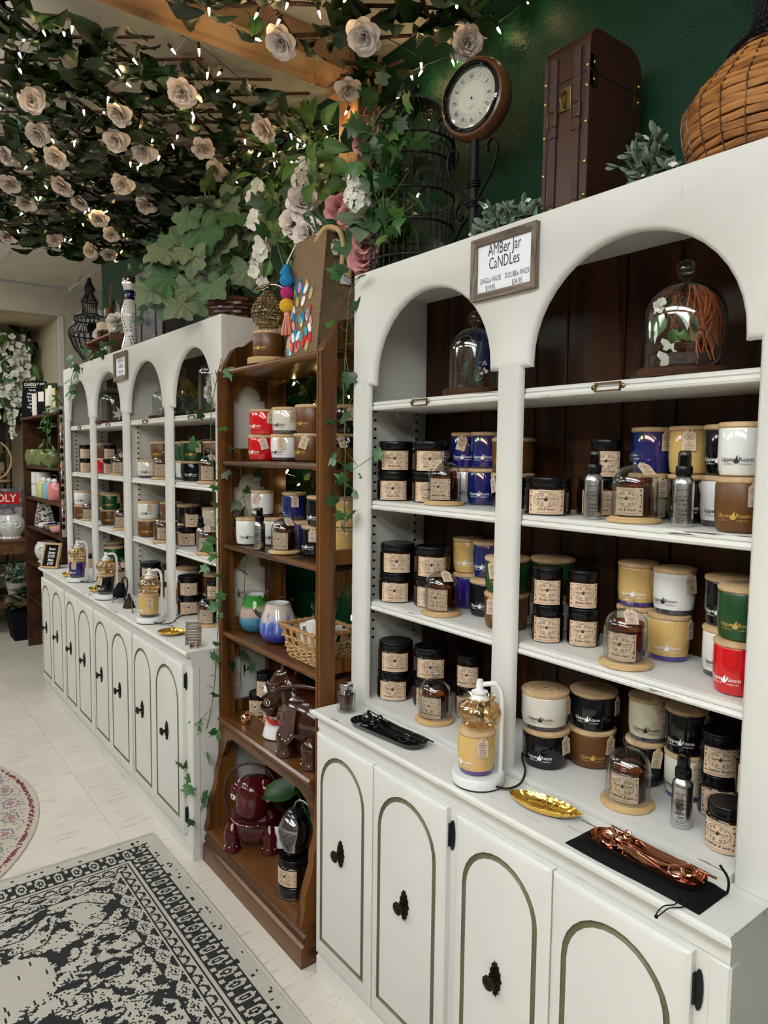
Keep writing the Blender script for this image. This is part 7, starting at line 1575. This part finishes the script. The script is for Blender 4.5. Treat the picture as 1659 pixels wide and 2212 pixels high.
bp = [(0, .001), (.046, .001), (.050, .006), (.046, .05), (.033, .10), (.030, .115), (.040, .16), (.047, .20), (.045, .235), (.030, .285), (.024, .305), (.026, .325), (.034, .355), (.038, .362), (.038, .366), (0, .366)]
def brad(z):
    for (r0, z0), (r1, z1) in zip(bp, bp[1:]):
        if z0 <= z <= z1 and z1 > z0: return r0+(r1-r0)*(z-z0)/(z1-z0)
    return .04
ob('bottle', B().lathe(bp, 40), 'v_white', t); ob('blue_collar', B().lathe([(brad(z)+.0006, z) for z in (.287, .30, .312, .325, .335)], 40, lambda a, r, z: r), 'blue_paint', t) if mat('blue_paint', (.008, .012, .11), .2, coat=.5) else None
ob('silver_dome', B().lathe([(.0385, .366), (.039, .372), (.036, .392), (.024, .408), (0, .415)], 32), 'chrome', t)
for v in range(3):
    for i in range(16):
        z = .02+.016*i; 
        if .105 < z < .12: continue
        a = R(-95+55*v)+.55*sin(z*18+v); r = brad(z)+.0006; ob('painted_leaf', cm('pl', lambda: B().ball((0, 0, 0), .0052, 7, 4, (.55, .15, 1))), 'blue_paint', t, (r*cos(a), r*sin(a), z), (0, R(25 if i % 2 else -25), a+pi/2))
for k in range(9): a = 2*pi*k/9; ob('painted_petal', B().prism([(-.006, 0), (.006, 0), (0, .032)], -.0005, .0005, 'y'), 'blue_paint', t, ((brad(.33)+.0025)*cos(a), (brad(.33)+.0025)*sin(a), .326), (R(-12), 0, a+pi/2))
t = thing('dark_bottle', 'dark faceted glass decanter behind the white ceramic bottle', 'bottle', (-3.86, 1.30, ZH)); ob('bottle', B().lathe([(0, .001), (.05, .001), (.055, .01), (.07, .20), (.068, .26), (.03, .31), (.018, .33), (.018, .36)], 14), 'amber_dark', t); ob('stopper', B().lathe([(.02, .36), (.021, .365), (.021, .39), (.0, .392)], 20), 'silver', t); ob('label', label_plate(.066, .04, .06), 'paper', t, (0, 0, .12), R(40))
def wire_lantern():
    t = thing('wire_lantern', 'curvy black wire lantern at the far end of far hutch', 'lantern', (-4.665, 1.265, ZH)); pr2 = [(.030, 0), (.034, .02), (.030, .05), (.05, .09), (.10, .16), (.128, .235), (.118, .265), (.082, .305), (.094, .325), (.088, .345), (.046, .36), (.040, .40), (.048, .44), (.030, .47), (.022, .495), (.032, .515), (.020, .54), (.012, .56)]
    for k in range(22): a = 2*pi*k/22; ob('wire_rib', B().tube([V((r*cos(a), r*sin(a), z)) for r, z in pr2], .0026, 5), 'black_iron', t)
    for r, z in ((.034, .02), (.128, .235), (.094, .325), (.046, .36), (.048, .44), (.032, .515), (.030, .002)): ob('wire_hoop', B().tube([(r*cos(2*pi*i/30), r*sin(2*pi*i/30), z) for i in range(30)], .0042, 6, closed=True), 'black_iron', t)
    for k in range(18):
        a = 2*pi*k/18; ob('wire_loop', B().tube([(q*cos(a+.22*sin(s)), q*sin(a+.22*sin(s)), .185+.045*cos(s)) for s in [2*pi*i/14 for i in range(14)] for q in [.107+.018*cos(s)*.9]], .0020, 5, closed=True), 'black_iron', t)
    ob('finial', B().ball((0, 0, .572), .014, 12, 8), 'black_iron', t)
wire_lantern()
t = thing('wall_plate', 'round white plate hung on the beige wall behind wire lantern', 'plate', (-6.297, 1.735, 2.60), 0); b = B(); b.m = MX.Rotation(R(90), 4, 'Y'); b.lathe([(0, .004), (.09, .004), (.12, .012), (.165, .02), (.17, .016), (.12, .004), (0, .0)], 40); ob('dish', b, 'v_white', t)
b = B(); b.m = MX.Rotation(R(90), 4, 'Y'); b.lathe([(0, .006), (.055, .006)], 24); ob('dark_centre', b, 'black_matt', t)
# ---------------------------------------------------------------- dark bookcase and alcove at the far end
def far_shelf():
    x0, x1, y0, y1, zt = -6.20, -5.02, 1.15, 1.44, 1.825
    t = thing('dark_bookcase', 'dark wooden bookcase past the far end of the white hutch', 'bookcase')
    for x in (x0, x1-.03): ob('side_panel', B().box(x, x+.03, y0, y1, 0, zt-.02), 'dark_shelf', t)
    ob('back_panel', B().box(x0+.03, x1-.03, y1-.012, y1, 0, zt-.02), 'dark_shelf', t); ob('top_board', B().box(x0-.01, x1+.01, y0-.015, y1+.005, zt-.02, zt, .003), 'dark_shelf', t)
    Z = [.42, .70, .985, 1.215, 1.455]
    for z in Z: ob('shelf', B().box(x0+.03, x1-.03, y0+.01, y1-.012, z-.022, z), 'dark_shelf', t)
    rd = lambda n, l, c, x, y, z, prof, mt, **k: ob('body', B().lathe(prof, 28), mt, thing(n, l, c, (x, y, z), 0, **k))
    for i in range(4): q = ob('body', B().lathe([(0, .001), (.060, .001), (.066, .008), (.076, .05), (.076, .085), (.066, .115), (.060, .125), (.056, .124), (.06, .09), (0, .02)], 28, lambda a, r, z: r*(1+.03*cos(a*12))), 'glaze_green', thing('ribbed_pot', f'green glazed ribbed pot, {["first", "second", "third", "fourth"][i]} from the far end, dark bookcase', 'pot', (-6.08+.19*i, 1.22+.01*(i % 2), 1.4555), 0, 'green ribbed pots'))
    for i in range(4):
        m_ = thing('mug', f'plain white mug, {["lower", "upper"][i % 2]} of {["far", "near"][i//2]} pair on dark bookcase', 'mug', (-6.04+.15*(i//2), 1.235, 1.2155+.096*(i % 2)), R(60), 'white mugs'); ob('cup', B().lathe([(0, .001), (.056, .001), (.060, .005), (.060, .095), (.057, .095), (.056, .01), (0, .008)], 28), 'v_white', m_); ob('handle', B().tube(bez([(.058, 0, .075), (.090, 0, .07), (.092, 0, .035), (.058, 0, .022)], 5), .006, 8), 'v_white', m_)
    for i, (mt, nm) in enumerate((('glaze_yellow', 'yellow'), ('glaze_blue', 'light blue'), ('glaze_coral', 'coral'))):
        m_ = thing('jar_pot', f'{nm} ceramic pot with tiny figures on lid, dark bookcase', 'pot', (-5.74+.165*i, 1.225, 1.2155)); ob('pot', B().lathe([(0, .001), (.058, .001), (.068, .012), (.074, .06), (.070, .11), (.060, .125), (0, .126)], 28), mt, m_)
        for k in range(3): ob('lid_figure', B().ball((-.03+.03*k, -.02, .138), .016, 10, 7).ball((-.036+.03*k, -.02, .152), .006, 6, 4).ball((-.024+.03*k, -.02, .152), .006, 6, 4), ['petal_white', 'petal', 'petal_white'][k], m_)
    b_ = thing('printed_pouch', 'black and white printed pouch leaning in dark bookcase', 'pouch', (-5.98, 1.25, .9855), R(30)); ob('pouch', B().grid(lambda u, v: ((u-.5)*.22*(1-.25*v), -.05*sin(pi*u)*(1-v*.7), .175*v*(1-.25*(2*u-1)**4)), 10, 8).grid(lambda u, v: ((u-.5)*.22*(1-.25*v), .03*sin(pi*u)*(1-v), .175*v*(1-.25*(2*u-1)**4)), 10, 8), 'stripe_print', b_)
    for s in (-1, 1): ob('ear', B().prism([(-.02, 0), (.02, 0), (0, .045)], -.004, .004, 'y'), 'stripe_print', b_, (s*.055, 0, .150))
    for i in range(5):
        sk = thing('rolled_sock', f'{["cream", "navy", "taupe", "tan", "pink"][i]} rolled sock on dark bookcase', 'sock', (-5.76+.10*i, 1.225+.01*(i % 2), .9855), R(20)); ob('roll', blob(B(), [(-.03, -.05, .022), (0, -.01, .026), (.02, .05, .024)], [.018, .025, .020], 12), ['petal', 'blue_paint', 'jute', 'straw', 'petal_pink'][i], sk); ob('cuff', B().tube([(.022*cos(a), .05+.002*sin(a*2), .026+.020*sin(a)) for a in [2*pi*k/14 for k in range(14)]], .005, 6, closed=True), 'petal_white', sk)
    owl('white ceramic owl jar on dark bookcase', -5.96, 1.26, .7005, 1.0)
    for i in range(2):
        g = thing('boxed_candle', f'{["white arched window", "black"][i]} boxed candle on dark bookcase', 'box', (-5.72+.34*i, 1.23, .7005), R(10)); ob('carton', B().box(-.05, .05, -.04, .04, 0, .14, .002), ['paper', 'black_matt'][i], g); ob('window_print', B().prism([(-.025, .02), (.025, .02), (.025, .08)]+[(.025*cos(pi*k/8), .08+.025*sin(pi*k/8)) for k in range(9)]+[(-.025, .08)], -.0412, -.0404, 'y'), ['ink', 'wicker_dark'][i], g)
    u = thing('utensil_cup', 'pale cup of black utensils on dark bookcase', 'cup', (-5.54, 1.22, .7005)); ob('cup', B().lathe([(0, .001), (.036, .001), (.045, .11), (.042, .11), (0, .02)], 24), 'petal_white', u)
    for i in range(7): ob('utensil', B().tube([(0, 0, .03), (.01*(i-3), .004*(i % 3), .13), (.018*(i-3), .006*(i % 3), .19)], [.004, .004, .010], 6), 'black_matt', u)
    c = thing('care_sign', 'black sign reading Candle Care on top of dark bookcase', 'sign', (-6.02, 1.20, 1.8255), R(48)); c.scale = (.60, .60, .78); p = ob('board', B().box(-.16, .16, -.005, .005, 0, .36), 'black_matt', c, (0, 0, 0), (R(-8), 0, 0)); a = Art(); a.text('CANDLE CARE', 0, .315, .044, .95, 0, .02); a.stroke([(-.14, .30), (0, .30), (.14, .30)], .004)
    for i, s in enumerate(('Trim the wick', 'before each burn', 'Burn 3 to 4 hours', 'Burn on a heat', 'safe surface', 'Keep away from', 'drafts')): a.text(s, 0, .262-.034*i, .032, .85, .15, .015)
    ob('chalk_writing', a.flat(None), 'print_white', p, (0, -.0056, 0))
    q = thing('tall_candle', 'tall pale candle before black box on dark bookcase', 'candle', (-5.76, 1.175, 1.8255)); ob('wax', B().lathe([(0, .001), (.032, .001), (.034, .01), (.034, .16), (0, .162)], 24), 'wax', q)
    q = thing('boxed_candle', 'black box with cream label on top of dark bookcase', 'box', (-5.64, 1.21, 1.8255), R(25)); ob('carton', B().box(-.05, .05, -.04, .04, 0, .22, .002), 'black_matt', q); ob('label', B().box(-.03, .03, -.0412, -.0404, .10, .17), 'petal', q)
    q = thing('bath_salt_bag', 'clear bag with yellow label on top of dark bookcase', 'bag', (-5.42, 1.235, 1.8255), R(20)); ob('bag', blob(B(), [(0, 0, .002), (0, 0, .06), (0, 0, .14), (0, 0, .20)], [.07, .082, .078, .06], 16, .5), 'wax', q); ob('label', B().box(-.06, .06, -.052, -.046, .04, .18), 'glaze_yellow', q); ob('header', B().box(-.075, .075, -.05, -.044, .17, .215), 'leaf_dark', q)
    garland('leafy_sprig', 'pale leafy sprig trailing off the dark bookcase top', 'greenery', [(-5.08, 1.20, 1.86), (-5.12, 1.12, 1.84), (-5.14, 1.11, 1.74), (-5.16, 1.11, 1.62), (-5.15, 1.11, 1.50)], 40, [('oval', 'leaf_light'), ('oval', 'leaf_mid'), ('pip', 'leaf_light')], .035, (.04, .06), .6, 83, 'leaf_light', .0025, (.7, -.6, .2))
def owl(label, x, y, z, s):
    t = thing('owl_jar', label, 'jar', (x, y, z), face(x, y)); t.scale = (s, s, s)
    ob('body', B().lathe([(0, .001), (.045, .001), (.055, .008), (.058, .02), (.080, .05), (.092, .09), (.086, .13), (.070, .155), (.066, .165), (.060, .165), (0, .15)], 32), 'v_white', t); ob('foot_frill', B().lathe([(.05, .001), (.066, .004), (.060, .02)], 40, lambda a, r, z: r*(1+.05*cos(a*16))), 'v_white', t)
    for q in (-1, 1): e = ob('eye_ring', B().tube([(q*.034+.026*cos(a), -.083+.012*abs(cos(a)*(1 if q*cos(a) > 0 else .2)), .105+.026*sin(a)) for a in [2*pi*k/20 for k in range(20)]], .005, 6, closed=True), 'v_white', t); ob('eye', B().ball((q*.034, -.080, .105), .013, 10, 7, (1, .7, 1)), 'v_white', t)
    ob('beak', B().lathe([(0, -.02), (.009, 0), (0, .008)], 8), 'v_white', t, (0, -.092, .09))
mat('glaze_green', (.16, .19, .06), .2, coat=.5); mat('glaze_yellow', (.68, .60, .22), .2, coat=.4); mat('glaze_blue', (.22, .47, .58), .2, coat=.4); mat('glaze_coral', (.72, .25, .24), .2, coat=.4)
worn('stripe_print', (.72, .68, .64), (.04, .035, .04), (14, 3, 30), .50, 2.2, .6)
far_shelf()
# iron legged table, plants and game box beyond
def far_table():
    cx, cy, zt = -6.86, .98, .815; t = thing('side_table', 'angular wooden table with thin iron legs at the far end', 'table', (cx, cy, 0))
    P = [(-.26, -.55), (.10, -.55), (.24, -.16), (.24, .16), (.06, .42), (-.26, .42)]
    ob('table_top', B().prism([(x*1.05, y*1.05) for x, y in P], zt-.018, zt, 'z'), 'crate_wood', t); ob('apron', B().prism(P, zt-.12, zt-.018, 'z'), 'crate_wood', t); ob('lower_shelf', B().prism([(x*.9, y*.9) for x, y in P], .24, .26, 'z'), 'crate_wood', t)
    for x, y in P: ob('leg', B().tube([(x*.95, y*.95, .0), (x*.95, y*.95, zt-.12)], .009, 6), 'black_iron', t)
    ob('leg_brace', B().tube([(p[0]*.95, p[1]*.95, .56) for p in P], .005, 5, closed=True), 'black_iron', t)
    owl('white ceramic owl jar on the far iron-legged table', -6.74, 1.14, zt+.0005, 1.25)
    j = thing('stopper_bottle', 'small glass bottle of dark seeds on far table', 'bottle', (-6.60, .86, zt+.0005)); ob('glass', B().lathe([(0, .001), (.045, .001), (.05, .01), (.05, .08), (.022, .11), (.02, .13), (.028, .15)], 20), 'clear_glass', j); ob('seeds', B().lathe([(0, .004), (.044, .004), (.046, .07), (0, .075)], 16), 'brown_moss', j)
    g = thing('board_game', 'boxed board game with red title band on the far table', 'game box', (-7.05, 1.02, zt+.0005), R(66)); p = ob('box', B().box(-.28, .28, -.03, .03, 0, .42, .002), 'game_art', g); q = ob('title_band', B().box(-.26, .26, -.0325, -.0302, .285, .385), 'v_red', p); a = Art(); a.text('MONOPOLY', 0, .305, .095, .88, 0, .02); ob('lettering', a.flat(None), 'petal_white', q, (0, -.0332, 0))
    r_ = thing('baker_rack', 'black iron rack with warmers behind the far table', 'rack', (-7.15, .75, 0))
    for x in (-.14, .14):
        for y in (-.55, .45): ob('post', B().tube([(x, y, 0), (x, y, 1.75)], .010, 6), 'black_iron', r_)
    for z in (.30, 1.29, 1.66): ob('rack_shelf', B().box(-.15, .15, -.56, .46, z-.012, z), 'black_iron', r_)
    lp = thing('crystal_lamp', 'round crystal lamp hung in a wooden hoop on iron rack', 'lamp', (-7.05, 1.03, 1.2905), R(70)); ob('wood_base', B().lathe([(0, .001), (.17, .001), (.17, .02), (0, .022)], 32), 'bamboo', lp); ob('hoop', B().tube([(.185*cos(a), 0, .195+.185*sin(a)) for a in [R(-80)+R(250)*k/26 for k in range(27)]], .009, 8), 'bamboo', lp)
    b = B()
    for j_ in range(7):
        for i in range(16): ph = R(12+22*j_); q = 2*pi*(i+.5*(j_ % 2))/16; b.ball((.088*sin(ph)*cos(q), .088*sin(ph)*sin(q), .25+.072*cos(ph)), .0125, 6, 4)
    ob('bead_shade', b, 'bead_gold', lp); cn = thing('white_candle', 'white candle under round crystal lamp on iron rack', 'candle', (-7.05, 1.03, 1.3130)); ob('glass', B().lathe([(0, 0), (.062, 0), (.066, .01), (.066, .13), (.06, .13), (0, .12)], 28), 'wax', cn)
    la = thing('pendant_lamp', 'black metal warmer lamp above brown candle on iron rack', 'lamp', (-7.03, .92, 1.6605), R(70)); ob('shade', B().lathe([(.115, .19), (.118, .195), (.118, .235), (.05, .262), (.03, .275), (.03, .30), (0, .302)], 32), 'black_iron', la); ob('stand', B().tube(bez([(.12, .03, .0), (.17, .04, .16), (.12, .03, .33), (.0, 0, .30)], 6), .007, 8), 'black_iron', la); ob('lamp_base', B().lathe([(0, .001), (.10, .001), (.10, .012), (0, .014)], 28), 'black_iron', la)
    vessel('short', 'v_brown', 'brown candle under the black warmer lamp on iron rack', -7.03, .92, 1.676, 'Wild Honey', 10, logo=False)
    bx = thing('board_game', 'dark boxed board game with flame picture on iron rack', 'game box', (-7.22, .96, 1.6605), R(66)); p = ob('box', B().box(-.24, .24, -.03, .03, 0, .34, .002), 'game_dark', bx); a = Art(); a.text('MONOPOLY', 0, .26, .075, .85, 0, .02); ob('lettering', a.flat(None), 'print_gold', p, (0, -.0335, 0))
    for i in range(4): vessel('short', ('v_green', 'v_cream', 'v_green', 'v_brown')[i], ('upper green', 'cream', 'lower green', 'brown')[i]+' wide candle behind the crystal lamp on iron rack', -7.20, (1.13, 1.13, 1.13, .92)[i], 1.2905+(.18, .09, 0, 0)[i], 'Wild Honey', 10, logo=False)
    s = thing('terracotta_pot', 'stone pot of grey-green leaves on stacked saucers below far table', 'planter', (-6.66, 1.17, .2605)); ob('saucer_stack', B().lathe([(0, .001), (.10, .001), (.105, .02), (.09, .022), (.105, .04), (.09, .042), (.10, .06), (0, .062)], 28), 'terracotta', s); ob('pot', B().lathe([(0, .062), (.07, .062), (.095, .19), (.088, .19), (0, .17)], 28), 'stone_pot', s)
    sprig_plant('grey-green trailing plant in the stone pot below far table', (-6.66, 1.17, .44), 26, .20, 91, 'sage', 'pip', (.04, .065), .18, 0, cat='plant', name='leafy_plant', maxy=1.40)
    s = thing('square_planter', 'black square planter on the floor at the far end', 'planter', (-6.50, 1.20, .0)); ob('pot', B().add([(-.11, -.11, 0), (.11, -.11, 0), (.11, .11, 0), (-.11, .11, 0), (-.14, -.14, .23), (.14, -.14, .23), (.14, .14, .23), (-.14, .14, .23)], [(3, 2, 1, 0), (4, 5, 6, 7), (0, 1, 5, 4), (1, 2, 6, 5), (2, 3, 7, 6), (3, 0, 4, 7)]), 'black_matt', s)
    pl = thing('leafy_plant', 'dark green fleshy plant in black square planter', 'plant', (-6.50, 1.20, .23)); random.seed(93)
    for i in range(34): a = i*2.4; r0 = .16*sqrt(i/34); leaf(pl, 'hosta', random.choice(('leaf_mid', 'leaf_dark', 'leaf_mid')), (r0*cos(a)*.6, r0*sin(a)*.6, .02+.14*(1-i/34)), V((cos(a), sin(a), .9-.9*i/34)), V((.2*cos(a), .2*sin(a), 1)), random.uniform(.08, .12))
    w_ = thing('wicker_hamper', 'brown wicker hamper under the far table', 'basket', (-6.93, .80, .2605)); ob('body', B().box(-.15, .15, -.2, .2, .001, .26, .01), 'rattan', w_); ob('lid', B().box(-.16, .16, -.21, .21, .262, .30, .008), 'wicker_dark', w_)
mat('bead_gold', (.62, .55, .38), .12, metal=.8); mat('terracotta', (.40, .28, .20), .8); mat('stone_pot', (.42, .39, .33), .85)
worn('game_art', (.11, .10, .13), (.42, .36, .34), (3, 3, 4), .52, 3, .35); worn('game_dark', (.015, .014, .016), (.45, .06, .02), (3, 3, 5), .62, 3, .35)
far_table()
def wisteria():
    random.seed(97); t = thing('wisteria_hanging', 'curtain of white wisteria racemes hanging in the alcove', 'flowers', (0, 0, 0)); pts = []
    for k in range(13):
        x = -6.95+random.uniform(-.06, .10); y = .78+.047*k+random.gauss(0, .01); L = random.uniform(.45, .85) if k % 3 else .88; z0 = 2.55
        if k > 9: L *= .9
        ob('raceme_stem', B().tube([(x, y, z0+.06), (x+.01, y, z0-L*.5), (x, y, z0-L)], .003, 4), 'leaf_light', t)
        for i in range(int(L/.030)): pts.append((V((x+random.gauss(0, .022), y+random.gauss(0, .018), z0-.030*i-random.random()*.02)), random.uniform(.030, .042)))
    pts.sort(key=lambda q: -q[0].x)
    for p, s in pts[:295]: flower(t, 'floret', 'petal_white', p, V((.8, -.5, -.1))+rv(.35), s, 'blossom')
    if len(pts) > 295:
        b = B(); g = blossom_geo()
        for p, s in pts[295:]: b.m = MX.Translation(p) @ look(V((.8, -.5, -.1))+rv(.35)) @ MX.Scale(s, 4); b.add(g.v, g.f)
        b.m = MX.Identity(4); ob('rear_blossoms', b, 'petal_white', t)['kind'] = 'stuff'
    for i in range(60): leaf(t, 'rose', random.choice(('leaf_mid', 'leaf_light')), V((-6.93+random.gauss(0, .06), random.uniform(.75, 1.4), 2.58+random.gauss(0, .05) if i < 36 else random.uniform(1.9, 2.5))), V((.3, random.gauss(0, .6), -.8)), V((.8, -.5, .3)), random.uniform(.09, .15))
wisteria()
garland('leaf_garland', 'dark vine running up the alcove corner', 'garland', [(-7.30, 1.41, 1.75), (-7.26, 1.40, 2.0), (-7.28, 1.41, 2.25), (-7.25, 1.40, 2.5), (-7.2, 1.3, 2.62), (-7.15, 1.0, 2.63)], 70, [('rose', 'leaf_dark'), ('rose', 'leaf_mid')], .08, (.09, .14), .5, 99, 'stick', .006, (.9, -.4, .2))
t = thing('key_rail', 'narrow rail of small trinkets on the end of far hutch', 'rail', (-4.975, 1.16, 1.62))
ob('rail', B().box(-.006, .006, -.012, .012, -.62, .24), 'grey_beige', t)
for i in range(16): ob('trinket', B().ball((.012, -.008, .20-.05*i), .012, 8, 6, (.7, 1, 1.6)), ['black_matt', 'leaf_mid', 'petal_pink', 'silver', 'leather_red'][i % 5], t)
